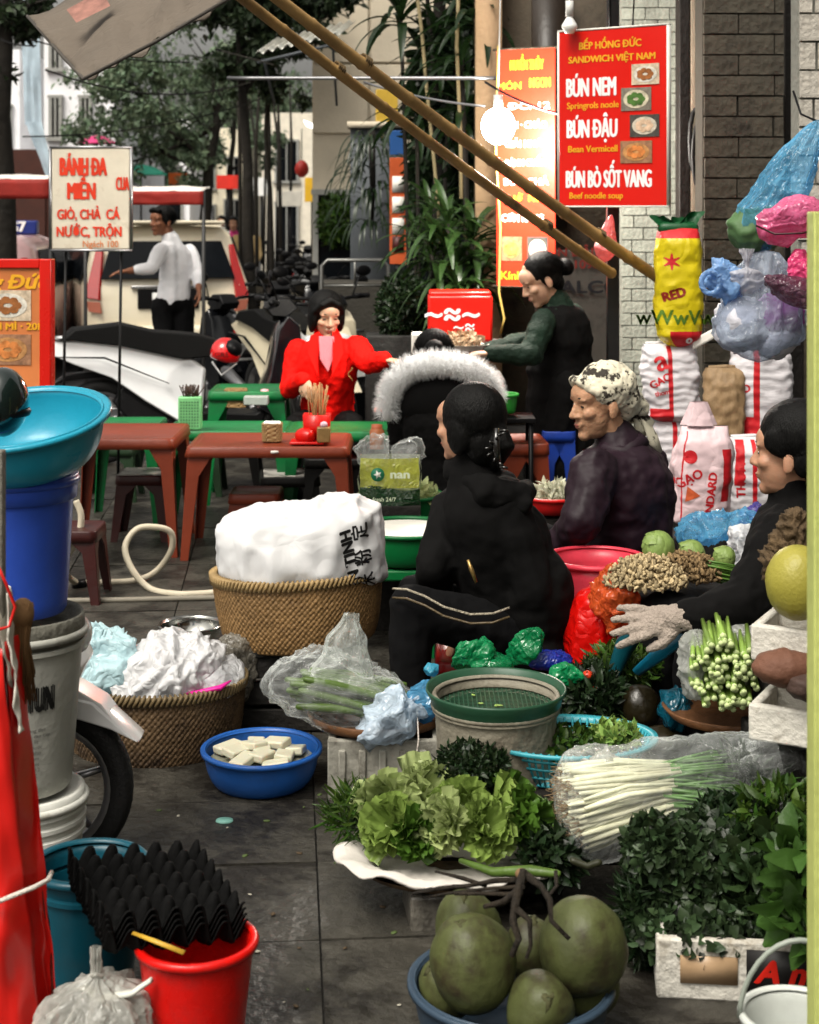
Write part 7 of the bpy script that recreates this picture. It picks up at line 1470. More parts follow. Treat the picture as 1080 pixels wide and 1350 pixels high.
def rootpile(label, c, r, n, mat, s0, s1, name='root_heap', cat='roots'):
    V = []; Fq = []; off = 0; b = MB(); b.ell((0, 0, 0), (1, 1, 1), None, 8, 6); bv_ = np.array([tuple(v) for v in b.v]); quads = np.array([f if len(f) == 4 else (f[0], f[1], f[2], f[2]) for f in b.f])
    q = MB()
    for k in range(n):
        d = rdir(1)[0]; d[2] = abs(d[2]); p = Vector(np.array(c)+d*np.array(r)*random.uniform(.6, 1)); s_ = random.uniform(s0, s1); R_ = Matrix(rotm(random.uniform(0, 3), random.uniform(0, 3), random.uniform(0, 3))); q.ell(p, (s_*random.uniform(1, 2), s_*.8, s_*.7), R_, 8, 6)
    o = obj(name, q, mat, origin=tuple(c)); return tag(o, label, cat, kind='stuff')
rootpile('heap of knobbly tan galangal roots beside the glove', tuple(zc(852, 770, 4.72)), (.125, .10, .085), 1500, rt_m, .004, .009); rootpile('heap of browner ginger roots at the middle of the pile', tuple(zc(905, 760, 4.8)), (.11, .10, .075), 1200, rt_b, .004, .008)
def stalks(label, c, d, L, n, rw, rh, mat, r, name='stalks', cat='vegetables', cut=None, bend=.0, hole=None, tip=None):
    """bundle of parallel stalks; c the cut end centre, d the direction away from it"""
    d = Vector(d).normalized(); x, d, u = frame(d); q = MB(); q2 = MB()
    for k in range(n):
        a = random.uniform(0, 2*PI); rr = math.sqrt(random.random()); o = x*rw*rr*math.cos(a)+u*rh*rr*math.sin(a); s = c+o+d*random.uniform(-.012, .012); dj = (d+x*random.uniform(-.06, .06)+u*random.uniform(-.05, .05))
        r_ = r*random.uniform(.75, 1.2); pts = [s, s+dj*L*.5+Vector((0, 0, bend*.25)), s+dj*L+Vector((0, 0, bend))]; q.tube(pts, [r_, r_*.95, r_*.6], 6)
        if cut: q2.tube([s-d*.0015, s+d*.001], [r_*.98, r_], 7)
    t = thing(name, label, cat, c, world=True); tag(obj('stems', q, mat, t), kind='stuff')
    if cut: tag(obj('cut_ends', q2, cut, t), kind='stuff')
    return t
stalks('bundle of young green stems lying across the roots', zc(905, 745, 4.8), (1, -.25, -.15), .16, 50, .02, .03, M('stem_green', (.12, .22, .05), rough=.4, isl=.3, bump=0), .0035)
cutm = M('cut_pale', (.52, .60, .32), rough=.5, var=.1, isl=.15, bump=.2)
stm = M('stem_pale', (.22, .32, .08), rough=.35, isl=.3, bump=0)
stalks('bundle of cut green stems in a white wrapper showing its pale round ends', P(955, 890, 3.92), (.12, 1, .10), .16, 150, .086, .096, stm, .0078, cut=cutm)
t = thing('wrapper', 'white plastic wrapper round the bundle of cut stems', 'wrapper', P(925, 880, 4.05)); q = MB()
blob(q, (-.01, -.02, .0), (.05, .09, .085), .022, 12, 61, 56, 40); blob(q, (.10, .10, .07), (.12, .10, .03), .02, 12, 62, 56, 40); obj('film', q, film('wrap_white', (.66, .67, .64), .45), t)
for k in range(7): q = MB(); p0 = P(918, 832-4*k, 4.25); e = P(1003, 828-4*k+random.uniform(-3, 5), 4.2); q.tube([p0+Vector((0, .02*k, 0)), p0.lerp(e, .5)+Vector((0, .02*k, .012)), e+Vector((0, .02*k, 0))], [.012, .012, .008], 8, flat=.7); tag(obj('celery_stalk', q, M('celery', (.24, .36, .09), rough=.35, var=.25, bump=.2, stretch=(1, 8, 8)), origin=p0), 'long pale green stalk lying on the bundle of cut stems', 'stalk', 'long green stalks at the right')
q = MB(); q.lathe([(.001, 0), (.15, .004), (.17, .02), (.175, .018), (.155, -.006)], 40); tag(obj('basket_tray', q, _M['tray_brown'], loc=P(962, 940, 4.15), disp=None), 'shallow brown tray carrying the bundle of cut stems', 'tray')
bx_stack(965, 4.2, .22, .2, hz_(945, 4.2)-.01, 'dark crate under the shallow brown tray')
# lettuces and leafy heap
Dl2 = 3.72; lz = .175
t = thing('cloth_tray', 'low tray lined with a rumpled white cloth under the lettuces', 'tray', G(595, Dl2-.04, .095)); wcl = M('white_cloth', (.60, .57, .53), rough=.85, var=.15, sc=5, bump=.4, bsc=14, dirt=(.36, .32, .27), dsc=6, dth=.6)
q = MB()
def ct_(u, v): a = 2*PI*u; r_ = .06+.205*v; zz_ = .0+.055*max(0, v-.55)**.8*1.3-.10*max(0, v-.86); return Vector((r_*math.cos(a)*1.02, r_*.70*math.sin(a), zz_+.010*nz((math.cos(a)*3, math.sin(a)*3, v*3))*v+.008*math.sin(11*a)*max(0, v-.7)*3))
q.grid(ct_, 120, 30, wrap=True); obj('cloth', q, wcl, t, solid=.006, disp=[(.012, .03, 2)]); q = MB(); q.lathe([(.001, -.012), (.2, -.012), (.21, .0)], 40, sy=.7); obj('tray', q, wick2, t)
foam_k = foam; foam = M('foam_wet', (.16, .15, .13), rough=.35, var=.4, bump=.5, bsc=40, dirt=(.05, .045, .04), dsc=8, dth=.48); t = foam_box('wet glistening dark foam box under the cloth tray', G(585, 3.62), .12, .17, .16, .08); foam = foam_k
bx_stack(655, 3.82, .3, .2, .085, 'dark crate behind the foam box under the lettuces')
lsp = leaf_proto(1, .75, 6, .55, .5, 'fan', wave=.06)
def lettuce(label, p, r, mat, axis, n=24, stem=paleg, group='lettuces on the white cloth'):
    t = thing('lettuce', label, 'lettuce', p, group=group); ax = Vector(axis).normalized(); x, d, u = frame(ax)
    q = MB(); q.tube([-ax*r*.35, -ax*r*.1, ax*r*.25], [r*.20, r*.24, r*.12], 10, rnd=True); obj('stem', q, cutm, t)
    for k in range(n):
        a = k*2.4; sp = .25+.75*k/n; L_ = r*random.uniform(1.2, 1.7); dirn = (ax*(1.15-sp)+x*math.cos(a)*sp*.85+u*math.sin(a)*sp*.85).normalized(); s0_ = -ax*r*.25+(x*math.cos(a)+u*math.sin(a))*r*.12; q = MB(); lx, ld, lu = frame(dirn, ax)
        ph = random.random()*6
        def fn(uu, vv):
            wd_ = L_*(.12+.42*math.sin(min(1, vv*1.05)*PI*.62)); xx_ = (uu-.5)*2; ru = .035*r/.06*vv*vv*(math.sin(xx_*9+ph)+.7*math.sin(xx_*17+ph*2))*(.3+abs(xx_))*.35
            return s0_+ld*L_*vv*(1-.12*abs(xx_)**2)+lx*xx_*wd_*.8-lu*(-.28*L_*vv*vv+.22*L_*(vv**3))*-1+lu*(xx_*xx_*wd_*.30+ru)
        q.grid(fn, 12, 9); obj('leaf', q, mat, t)
    return t
ll = lf_let; lp_ = M('leaf_pale_green', (.44, .52, .25), rough=.38, var=.25, bump=.3, bsc=25, thick=True, hue=.01, isl=.1)
ld_ = M('leaf_deep_green', (.10, .19, .035), rough=.4, var=.3, bump=.3, bsc=25, thick=True, isl=.1)
def pl_(x, y, D): return P(x, y, D)
for (x, y, D, r_, m_, ax, l) in ((510, 1060, 3.75, .058, lp_, (-.3, -.9, .5), 'pale lettuce at the left of the heap with its heart facing out'), (560, 1048, 3.82, .062, lp_, (.5, -.6, .8), 'large pale lettuce at the upper left of the heap'), (515, 1090, 3.66, .052, ll, (-.5, -.7, .6), 'lettuce at the lower left resting on the cloth'),
    (590, 1086, 3.62, .048, lp_, (-.7, -.5, .3), 'lettuce at the lower middle with a pale cut stem'), (640, 1092, 3.62, .05, ll, (.3, -.7, .6), 'green lettuce at the front middle of the heap'), (655, 1072, 3.70, .056, ll, (.95, -.35, .08), 'long bright green lettuce lying to the right'),
    (690, 1082, 3.66, .05, ld_, (.8, -.5, .3), 'dark green lettuce at the right front'), (622, 1052, 3.84, .050, ld_, (.1, -.4, .9), 'darker lettuce at the top of the heap'), (672, 1052, 3.80, .045, ld_, (.6, .1, .7), 'dark lettuce at the top right by the colander'), (548, 1102, 3.62, .042, ld_, (.3, -.8, .3), 'small dark lettuce at the front left'), (610, 1068, 3.70, .055, ll, (-.2, -.8, .5), 'lettuce in the centre of the heap')):
    lettuce(l, pl_(x, y, D), r_, m_, ax)
def herb_mass(label, c, r, n, mat, ls, wd=.5, name='herbs', grp=None, up=.3, shell=.4, zmin=None, stems=True):
    pos, d = in_ball(n, c, r, shell)
    if zmin is not None: pos[:, 2] = np.maximum(pos[:, 2], zmin+rng.uniform(0, .02, n))
    dd = d*.8+rdir(n)*.8+np.array((0, -.2, up)); V, Fq = scatter([leaf_proto(1, wd, 3, .35, .35), leaf_proto(1, wd*.8, 3, -.2, .5), leaf_proto(1, wd*.9, 3, .6, .2, wave=.05)], pos, dd, d+rdir(n)*.5, rng.uniform(.5, 1.3, n)*ls)
    t = thing(name, label, 'herbs', tuple(c), world=True); tag(fast('leaves', V, Fq, mat, t, smooth=True), kind='stuff')
    if stems:
        q = MB()
        for k in range(90):
            p = Vector(pos[k]); c_ = Vector(c)+Vector((0, .03, -r[2]*.6)); q.tube([c_.lerp(p, .3), c_.lerp(p, .7)+Vector((0, 0, .01)), p], [.0022, .0018, .001], 4)
        tag(obj('stems', q, M('herb_stem', (.05, .09, .03), rough=.5, bump=0), t), kind='stuff')
    return t
herb_mass('feathery dark herbs in front of the grey bucket', P(622, 1008, 3.86), (.085, .08, .045), 1500, lf_dark, .020); herb_mass('dark leafy sprigs at the right edge of the lettuce heap', P(722, 1108, 3.72), (.04, .06, .07), 700, lf_mid, .03)
herb_mass('spiky green leaves fanning out at the left of the lettuces', P(478, 1075, 3.78), (.07, .07, .045), 500, lf_mid, .055, wd=.14)
herb_mass('green leafy tops spilling behind the grey bucket and gourds', P(775, 920, 4.35), (.10, .10, .075), 1500, lf_dark, .035, wd=.35); herb_mass('leaves scattered around the dark gourds', P(820, 880, 4.6), (.10, .08, .05), 700, lf_mid, .035, wd=.3)
herb_mass('mixed green sprigs inside the turquoise colander', cl+Vector((.0, .01, .075)), (.13, .085, .022), 900, lf_mid, .024); herb_mass('bright green leaf tuft at the right end of the colander', cl+Vector((.12, .0, .10)), (.05, .05, .02), 350, lf_let, .026)
mint = M('leaf_mint', (.050, .080, .038), rough=.4, var=.3, isl=.75, hue=.015, bump=.2, thick=True)
herb_mass('great dark mound of fresh mint above the foam box', P(930, 1155, 3.45), (.15, .12, .12), 5200, mint, .025, wd=.95, shell=.5, zmin=.125)
herb_mass('bunch of mint sprigs heaped at the left of the mound', P(868, 1120, 3.42), (.065, .08, .06), 1300, mint, .024, wd=.8, zmin=.125)
herb_mass('upright fine-leaved herbs on top of the mound', P(965, 1095, 3.5), (.10, .07, .06), 1500, lf_dark, .03, wd=.42)
herb_mass('larger-leaved basil bunch right of the mint mound', P(1005, 1165, 3.38), (.07, .09, .10), 900, M('leaf_basil', (.045, .075, .03), rough=.4, var=.2, isl=.5, hue=.015, bump=.3, bsc=30, thick=True), .045, wd=.7, zmin=.125)
herb_mass('lower fringe of dark herbs hanging over the foam box', P(930, 1225, 3.33), (.15, .10, .05), 1500, mint, .025, wd=.9)
herb_mass('dark grassy herbs left of the big herb mound', P(838, 1215, 3.42), (.03, .07, .11), 900, lf_dark, .04, wd=.16)
herb_mass('broad bright green leaves at the right edge by the lime post', P(1062, 1170, 3.15), (.05, .06, .10), 110, M('leaf_broad', (.075, .15, .035), rough=.4, var=.2, isl=.3, bump=.3, bsc=30, thick=True), .065, wd=.6)
herb_mass('trailing vine tips above the herb mound at right', P(1030, 1080, 3.45), (.09, .08, .07), 600, lf_mid, .035, wd=.4)
herb_mass('dark leafy stems beneath the colander beside the lettuces', P(730, 1130, 3.6), (.06, .05, .05), 400, lf_dark, .035)
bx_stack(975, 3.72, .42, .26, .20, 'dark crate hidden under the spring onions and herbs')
# spring onions in plastic
t = thing('spring_onions', 'large bundle of white spring onions wrapped in clear plastic', 'spring onions', P(740, 1075, 3.68), world=True)
q = MB(); q2 = MB(); q3 = MB(); so_c = P(752, 1068, 3.66); so_d = Vector((.95, .12, .10)).normalized(); x, d, u = frame(so_d)
for k in range(400):
    a = random.uniform(0, 2*PI); rr = math.sqrt(random.random()); o = x*.09*rr*math.cos(a)+u*.102*rr*math.sin(a); s = so_c+o+d*random.uniform(-.02, .02); r_ = random.uniform(.0036, .0068); L_ = random.uniform(.20, .26)
    o2 = o*.62; e = so_c+o2+d*L_+Vector((0, 0, .012)); m_ = s.lerp(e, .5)+Vector((0, 0, random.uniform(-.006, .014)))+x*random.uniform(-.012, .012); q.tube([s, s.lerp(m_, .4), m_, e], [r_*.7, r_*1.15, r_, r_*.85], 6); e2 = e+(d+u*random.uniform(-.25, .15)+x*random.uniform(-.2, .2))*.14+Vector((0, 0, -.015)); q2.tube([e, e.lerp(e2, .5), e2], [r_*.85, r_*.8, r_*.4], 5)
    if k % 2 == 0:
        for j in range(4): q3.tube([s, s-d*random.uniform(.01, .025)+Vector(rdir(1)[0])*.012], [.0012, .0004], 3)
tag(obj('white_stalks', q, M('onion_white', (.66, .66, .50), rough=.35, var=.3, isl=.22, bump=.1, hue=.012), t), kind='stuff'); tag(obj('green_tops', q2, M('onion_green', (.10, .19, .06), rough=.4, isl=.4, bump=0), t), kind='stuff'); tag(obj('roots', q3, M('onion_root', (.40, .30, .19), rough=.9, bump=0), t), kind='stuff')
q = MB()
def sow(u_, v): a = 2*PI*u_; r_ = (.118*(math.sin(min(1, v/.10)*PI/2)**.6 if v < .10 else 1)*(1-.34*max(0, v-.2))); p = so_c-d*.035+d*v*.52+x*r_*math.cos(a)+u*r_*1.05*math.sin(a)+Vector((0, 0, .02*v)); n_ = ridge(p, 10, 3)-.7; return p+(x*math.cos(a)+u*math.sin(a))*.014*n_
q.grid(sow, 72, 50, wrap=True); obj('wrapping_film', q, clear_film, t)
t = thing('plastic_bag', 'twist of clear plastic standing up behind the spring onions', 'plastic bag', P(785, 1012, 3.72)); q = MB(); blob(q, (0, 0, 0), (.04, .035, .025), .02, 16, 71, 44, 30); obj('film', q, film('knot_film', (.6, .6, .55), .45, rough=.12), t)
t = thing('plastic_bag', 'torn clear plastic at the leafy end of the spring onions', 'plastic bag', P(1000, 1000, 3.75)); q = MB(); blob(q, (0, 0, 0), (.085, .06, .035), .028, 14, 73, 56, 36); obj('film', q, clear_film, t)
herb_mass('leafy green ends of the spring onions poking out of the plastic', P(985, 1015, 3.75), (.09, .07, .04), 800, lf_dark, .035, wd=.2)
q = MB(); q.lathe([(.028, .0), (.038, .006), (.042, .02), (.036, .03), (.026, .028)], 28, R=rotm(PI/2*.9, 0, .3)); q.v, q.f, q.m = [], [], []; q.tube([(0, 0, 0), (.03, 0, -.012), (.055, 0, -.004)], .008, 8, rnd=True); tag(obj('stalk_end', q, M('ring_olive', (.04, .042, .02), rough=.5), loc=P(756, 1135, 3.45)), 'dull olive stalk end lying below the spring onions', 'stalk')
# gourds, bags and tubs near the glove
gdk = M('gourd_dark', (.028, .022, .010), rough=.3, var=.4, sc=4, bump=.2, coat=.2)
for (x, y, D, r_, l) in ((845, 932, 4.3, (.055, .05, .06), 'dark shiny gourd right of the leafy tops'), (872, 975, 4.2, (.07, .05, .035), 'low dark gourd behind the colander'), (825, 945, 4.4, (.04, .04, .05), 'small dark gourd partly hidden by leaves')):
    q = MB(); blob(q, (0, 0, 0), r_, .004, 8, x, 36, 24); tag(obj('gourd', q, gdk, loc=P(x, y, D)), l, 'gourd', None)
bx_stack(860, 4.35, .22, .2, .22, 'dark crate under the dark gourds'); bx_stack(775, 4.5, .22, .2, .22, 'dark crate under the leafy tops')
t = thing('plastic_bag', 'orange see-through bag under the galangal roots', 'plastic bag', P(815, 790, 4.76)); q = MB(); blob(q, (0, 0, 0), (.06, .08, .075), .03, 9, 81, 60, 44); obj('film', q, orange_film, t)
def tubebag(label, pts, r, mat, name='plastic_bag', cat='plastic bag'): 
    q = MB(); q.tube(pts, r, 14, rnd=True); t = thing(name, label, cat, pts[0], world=True); obj('film', q, mat, t, disp=[(.03, .03, 2)]); return t
tubebag('teal bag edge sloping down below the glove', [P(905, 838, 4.15), P(870, 860, 4.2), P(840, 885, 4.3)], [.014, .02, .014], M('teal_edge', (.01, .17, .26), rough=.3))
tubebag('dark teal bag behind the glove', [P(850, 820, 4.45), P(825, 850, 4.5), P(808, 890, 4.5)], [.02, .028, .02], M('teal_dark', (.008, .08, .10), rough=.3)); 
t = thing('plastic_bag', 'dark teal bag hanging under the cut stems', 'plastic bag', P(893, 935, 4.2)); q = MB(); blob(q, (0, 0, 0), (.035, .04, .05), .02, 12, 85, 32, 22); obj('film', q, teal_film, t)
for k, (x, y, D, r_, rr, l) in enumerate(((625, 862, 4.4, (.06, .05, .03), -.3, 'glossy green plastic bag on the left behind the sieve'), (695, 850, 4.45, (.035, .035, .06), .7, 'glossy green plastic bag standing behind the sieve'), (750, 890, 4.3, (.035, .04, .025), 0, 'small green bag scrap right of the sieve'), (655, 872, 4.4, (.045, .04, .022), .1, 'flat green bag piece between the two green bags'))):
    t = thing('plastic_bag', l, 'plastic bag', P(x, y, D), group='green plastic bags behind the sieve'); q = MB(); blob(q, (0, 0, 0), r_, .02, 15, 90+k, 48, 34, R=rotm(0, rr, 0)); obj('film', q, film('emerald_film', (.015, .32, .13), .75, rough=.12), t)
t = thing('plastic_bag', 'deep blue bag lump right of the green bags', 'plastic bag', P(728, 872, 4.5)); q = MB(); blob(q, (0, 0, 0), (.05, .05, .03), .016, 15, 95, 36, 24); obj('film', q, dblue_film, t)
t = thing('plastic_bag', 'light blue bag scrap below the seated woman', 'plastic bag', P(567, 882, 4.45)); q = MB(); blob(q, (0, 0, 0), (.02, .03, .014), .008, 18, 97, 28, 18); obj('film', q, film('cyan_scrap', (.1, .45, .6), .8), t)
bx_stack(672, 4.47, .30, .12, .22, 'dark crate behind the sieve bucket')
bx_stack(1052, 4.0, .2, .16, .5, 'dark crate at right behind the foam boxes')
q = MB(); q.ell((0, 0, 0), (.016, .016, .012)); tag(obj('chilli', q, M('chilli_red', (.55, .06, .02), rough=.3), loc=P(775, 890, 4.3)), 'small red chilli among the leaves right of the sieve', 'chilli')
q = MB(); q.tube([P(608, 1135, 3.5), P(650, 1150, 3.45), P(700, 1148, 3.42), P(735, 1152, 3.4)], [.006, .010, .012, .008], 10, rnd=True); tag(obj('spring_onion', q, veg, origin=P(690, 1150, 3.43)), 'thick green stalk lying between lettuces and coconuts', 'stalk')
q = MB(); q.ell((0, 0, 0), (.009, .007, .015)); tag(obj('flower_scrap', q, M('scrap_yellow', (.6, .45, .05), rough=.5), loc=P(564, 1215, 3.55)), 'small yellow scrap on the corner of the wet foam box', 'scrap')
q = MB(); q.tube([P(550, 935, 4.36), P(552, 975, 4.28), P(548, 1005, 4.28), P(545, 1025, 4.29)], .002, 5); tag(obj('string', q, _M['cord_white'], origin=P(550, 980, 4.3)), 'pale string hanging from the flat tray', 'string')
# litter on the paving
for (x, y, c_, l, s_) in ((296, 1085, (.25, .48, .42), 'flat pale teal plastic lid lying on the paving', .022),):
    q = MB(); q.lathe([(.001, .004), (s_, .004), (s_*1.05, .0)], 20, sy=.8); tag(obj('lid', q, M('litter_teal', c_, rough=.4), loc=G(x, DY(y), .005)), l, 'lid')
for k in range(60):
    D = random.uniform(3.0, 5.6); x = random.uniform(180, 560); q = MB(); s_ = random.uniform(.002, .007); q.ell((0, 0, 0), (s_*1.6, s_, s_*.4), rotm(0, 0, random.uniform(0, 3)), 7, 5)
    tag(obj('litter', q, (M('litter_pale', (.4, .38, .32), rough=.7), M('litter_green', (.10, .14, .05), rough=.7), M('litter_brown', (.10, .07, .04), rough=.7))[k % 3], loc=G(x, D, .006)), 'tiny scrap of litter on the paving', 'litter', 'tiny scraps on the paving')

# ================================================================ TABLE-TOP THINGS
def napkin(label, p, w=.085, h=.085, tissue=True):
    t = thing('napkin_basket', label, 'basket', p); q = MB(); n = 44
    def fn(u, v):
        a = 2*PI*u; e = .35; cx_ = math.copysign(abs(math.cos(a))**e, math.cos(a)); sy_ = math.copysign(abs(math.sin(a))**e, math.sin(a)); wv = math.sin(u*n*PI*1.0+int(v*8)*PI)*abs(math.sin(v*8*PI))**.5; return ((w/2*(1+.06*v)+.003*wv)*cx_, (w/2*.8*(1+.06*v)+.003*wv)*sy_, h*v)
    q.grid(fn, n*4, 32, wrap=True); obj('woven_side', q, M('wicker_light', (.34, .23, .11), rough=.6, var=.3, sc=30, bump=.2), t, solid=.003)
    if tissue:
        q = MB(); q.box((0, 0, h*.6), (w*.9, w*.66, h*.95)); obj('tissues', q, M('tissue', (.8, .8, .8), rough=.9, bump=.4, bsc=60), t, disp=[(.008, .02, 1)], bevel=.004)
    return t
zt1 = .525
napkin('small wicker basket of white tissues on the laden brown table', G(359, 7.5, .524))
napkin('small wicker basket on the far green table', P(311, 522, 8.75)-Vector((0, 0, .06)), .11, .10, False)
def sticks(label, p, n, L, r, mat, spread=.03, sp2=.06):
    q = MB()
    for k in range(n): a = random.uniform(0, 6.3); o = Vector((math.cos(a), math.sin(a), 0)); q.tube([p+o*random.uniform(0, spread), p+o*random.uniform(0, sp2)+Vector((random.uniform(-.02, .02), 0, L*random.uniform(.85, 1.1)))], r, 4)
    return q
chop = M('chopsticks_wood', (.42, .24, .11), rough=.6, var=.3, bump=.1)
t = thing('chopstick_tray', 'red plastic tray with a chopstick holder and sauce jar', 'tray', G(405, 7.4, .53), world=True); rp_ = plas('red_tray', (.62, .015, .01), .3)
p = P(405, 580, 7.4); tz = .526
q = MB(); q.box((p.x, 7.42, tz+.006), (.16, .12, .012)); obj('base', q, rp_, t, bevel=.004)
q = MB(); hx = P(418, 540, 7.46).x; q.rings([[Vector((hx+sx_*w_, 7.46+sy_*w_*.8, tz+z)) for sx_, sy_ in ((-1, -1), (1, -1), (1, 1), (-1, 1))] for w_, z in ((.055, 0), (.062, .13))], cap=False); obj('holder', q, rp_, t, solid=.005)
q = MB(); q.tube([(hx-.065, 7.42, tz+.035), (hx-.04, 7.40, tz+.035)], .036, 14, rnd=True); obj('cup', q, rp_, t, bevel=.002)
q = MB(); q.box((P(427, 570, 7.38).x, 7.38, tz+.045), (.062, .05, .07)); jr = obj('jar', q, M('jar_amber', (.30, .20, .09), rough=.3, var=.3, sc=30, bump=.1), t, bevel=.005)
q = MB(); q.ell((P(427, 570, 7.38).x, 7.38, tz+.09), (.018, .018, .016)); obj('stopper', q, M('pale_pink_cap', (.6, .42, .48), rough=.4), jr)
q = sticks('', Vector((hx, 7.46, tz+.02)), 34, .235, .0028, chop, .035, .058); tag(obj('chopsticks', q, chop, origin=(hx, 7.46, tz+.02)), 'bunch of wooden chopsticks in the red holder', 'chopsticks')
t = thing('chopstick_holder', 'pale green perforated chopstick holder on the green table', 'holder', G(251, 8.05, .505)); mg = plas('mint_green', (.22, .52, .25), .4)
q = MB(); W_ = .115; Hh = .165
q.box((0, 0, Hh/2), (W_, .07, Hh)); obj('box', q, mg, t, bevel=.006)
q = MB()
for i in range(7):
    for j in range(9): q.box((-.042+.014*i, -.0355, .02+.015*j), (.006, .003, .007))
obj('slots', q, M('slot_dark', (.05, .14, .06), rough=.6), t, smooth=False)
q = sticks('', Vector((0, 0, Hh-.03)), 40, .085, .003, chop, .04, .055); q.warp(lambda v: Vector((v.x, v.y*.5, v.z))); tag(obj('chopsticks', q, M('chopsticks_dark', (.06, .035, .025), rough=.5), loc=t.location), 'dark chopsticks standing in the pale green holder', 'chopsticks')
def jar(label, p, r, h, c_, cap_c, cat='jar'):
    t = thing('sauce_jar', label, cat, p); q = MB(); q.lathe([(.001, 0), (r, .002), (r, h*.75), (r*.7, h*.85)], 16); obj('body', q, M('jar_%s' % label[:8].replace(' ', '_'), c_, rough=.2, bump=0), t); q = MB(); q.lathe([(r*.75, h*.82), (r*.75, h), (.001, h+.003)], 14); obj('lid', q, M('cap_%s' % label[:8].replace(' ', '_'), cap_c, rough=.4, bump=0), t)
jar('pinkish sauce jar on the far green table', P(349, 535, 8.75)-Vector((0, 0, .0)), .03, .09, (.35, .3, .28), (.65, .4, .42)); jar('small clear jar of orange pickles behind the carrier bag', P(497, 592, 6.5), .03, .10, (.55, .22, .10), (.6, .2, .1))
for (x, y, D, l) in ((190, 618, 7.9, ''),): pass
q = MB(); q.box((0, 0, 0), (.13, .08, .045)); tag(obj('paper_box', q, M('greyish_box', (.35, .38, .36), rough=.5), loc=P(338, 530, 8.6)+Vector((0, 0, .01)), bevel=.004), 'grey tissue box on the far green table', 'box')
q = MB(); q.box((0, 0, 0), (.035, .003, .012)); tag(obj('sticker', q, pap, loc=P(362, 596, 7.295)), 'small white sticker on the edge of the laden brown table', 'sticker')
# serving table of the standing vendor
t = thing('serving_table', 'cluttered white serving table in front of the standing vendor', 'table', G(600, 7.7)); q = MB(); q.box((0, 0, .80), (.46, .45, .03)); obj('table_top', q, M('steel_dull', (.35, .35, .34), rough=.35, metal=.6), t, bevel=.005)
for sx_ in (-.2, .2):
    for sy_ in (-.2, .2): q = MB(); q.box((sx_, sy_, .39), (.03, .03, .78)); obj('leg', q, blk, t)
t = thing('cool_box', 'red cool box with white lettering below the big-leaved plant', 'cool box', P(606, 448, 8.0)); W_ = 84*8/F; H_ = 60*8/F; q = MB(); q.box((0, 0, H_/2), (W_, .25, H_)); bx_ = obj('box', q, red, t, bevel=.012); q = MB(); q.box((0, 0, H_+.005), (W_*.96, .24, .03)); obj('lid', q, red, t, bevel=.01)
lettering('~≈~', .15, (-.04, -.1265, H_*.60), wht, bx_, bold=.004); lettering('~≈', .09, (.02, -.1265, H_*.32), wht, bx_, bold=.001)
q = MB(); q.box((0, 0, .0), (.10, .14, .10)); tag(obj('box', q, pap, loc=P(556, 452, 7.75), bevel=.008), 'white box at the left end of the serving table', 'box')
q = MB(); q.box((0, 0, .0), (W_*1.3, .2, .02)); tag(obj('shelf', q, _M['steel_dull'], loc=P(606, 448, 8.0)-Vector((0, 0, .012)), bevel=.003), 'steel shelf carrying the red cool box', 'shelf')
heap('pale noodles heaped on the serving table', tuple(P(608, 449, 7.55)), (.10, .07, .03), 500, M('noodle', (.55, .42, .30), rough=.6, isl=.3, bump=0), 'noodles', .03); q = MB(); q.lathe([(.001, 0), (.08, .002), (.115, .03), (.118, .03)], 28); tag(obj('bowl', q, pap, loc=P(612, 462, 7.5)), 'white bowl of noodles under the vendor hands', 'bowl')
basin('basket', 'small bright green basket at the right end of the serving table', 'basket', P(664, 545, 7.0)-Vector((0, 0, 0)), .058, .085, plas('lime_green', (.04, .32, .05), .4), rimw=.010, foot=.75)
jar('glass tumbler standing above the small green basket', P(652, 521, 7.0), .022, .055, (.5, .5, .5), (.7, .7, .7), 'glass')
t = thing('side_table', 'dark side table under the small green basket', 'table', G(668, 7.0)); q = MB(); hh = hz_(547, 7.0); q.box((0, 0, hh-.012), (.24, .22, .02)); obj('table_top', q, blk, t, bevel=.003)
for a in (-.1, .1):
    for b in (-.09, .09): q = MB(); q.box((a, b, hh/2-.012), (.02, .02, hh-.03)); obj('leg', q, blk, t)
q = MB(); q.box((0, 0, 0), (.2, .1, .01)); tag(obj('orange_lid', q, M('orange_plastic', (.6, .13, .05), rough=.4), loc=P(520, 540, 7.9), bevel=.003), 'flat orange lid at the right end of the green table', 'lid')

# ================================================================ PLANTS
def strap_leaf(L, W, droop, up, seed=0):
    q = MB()
    def fn(u, v): x = (u-.5)*2; wd_ = W*.5*math.sin(PI*min(1, v*.92+.06))**.7; th = up-droop*v; return Vector((x*wd_, L*(v*math.cos(up-droop*v*.5)), L*v*math.sin(up-droop*v*.55)-.0+abs(x)*wd_*.35))
    q.grid(fn, 4, 9); return q
drac = M('dracaena_leaf', (.045, .085, .028), rough=.25, var=.3, bump=.1, bsc=40, thick=True, coat=.15, stretch=(6, 1, 6)); dracd = M('dracaena_dark', (.022, .045, .016), rough=.28, var=.3, bump=.1, thick=True, coat=.1)
meshes = {}
def lmesh(key, L, W, dr, up, mat):
    if key not in meshes:
        q = strap_leaf(L, W, dr, up); me = bpy.data.meshes.new('leaf'); me.from_pydata([tuple(v) for v in q.v], [], q.f); me.shade_smooth(); me.materials.append(mat); meshes[key] = me
    return meshes[key]
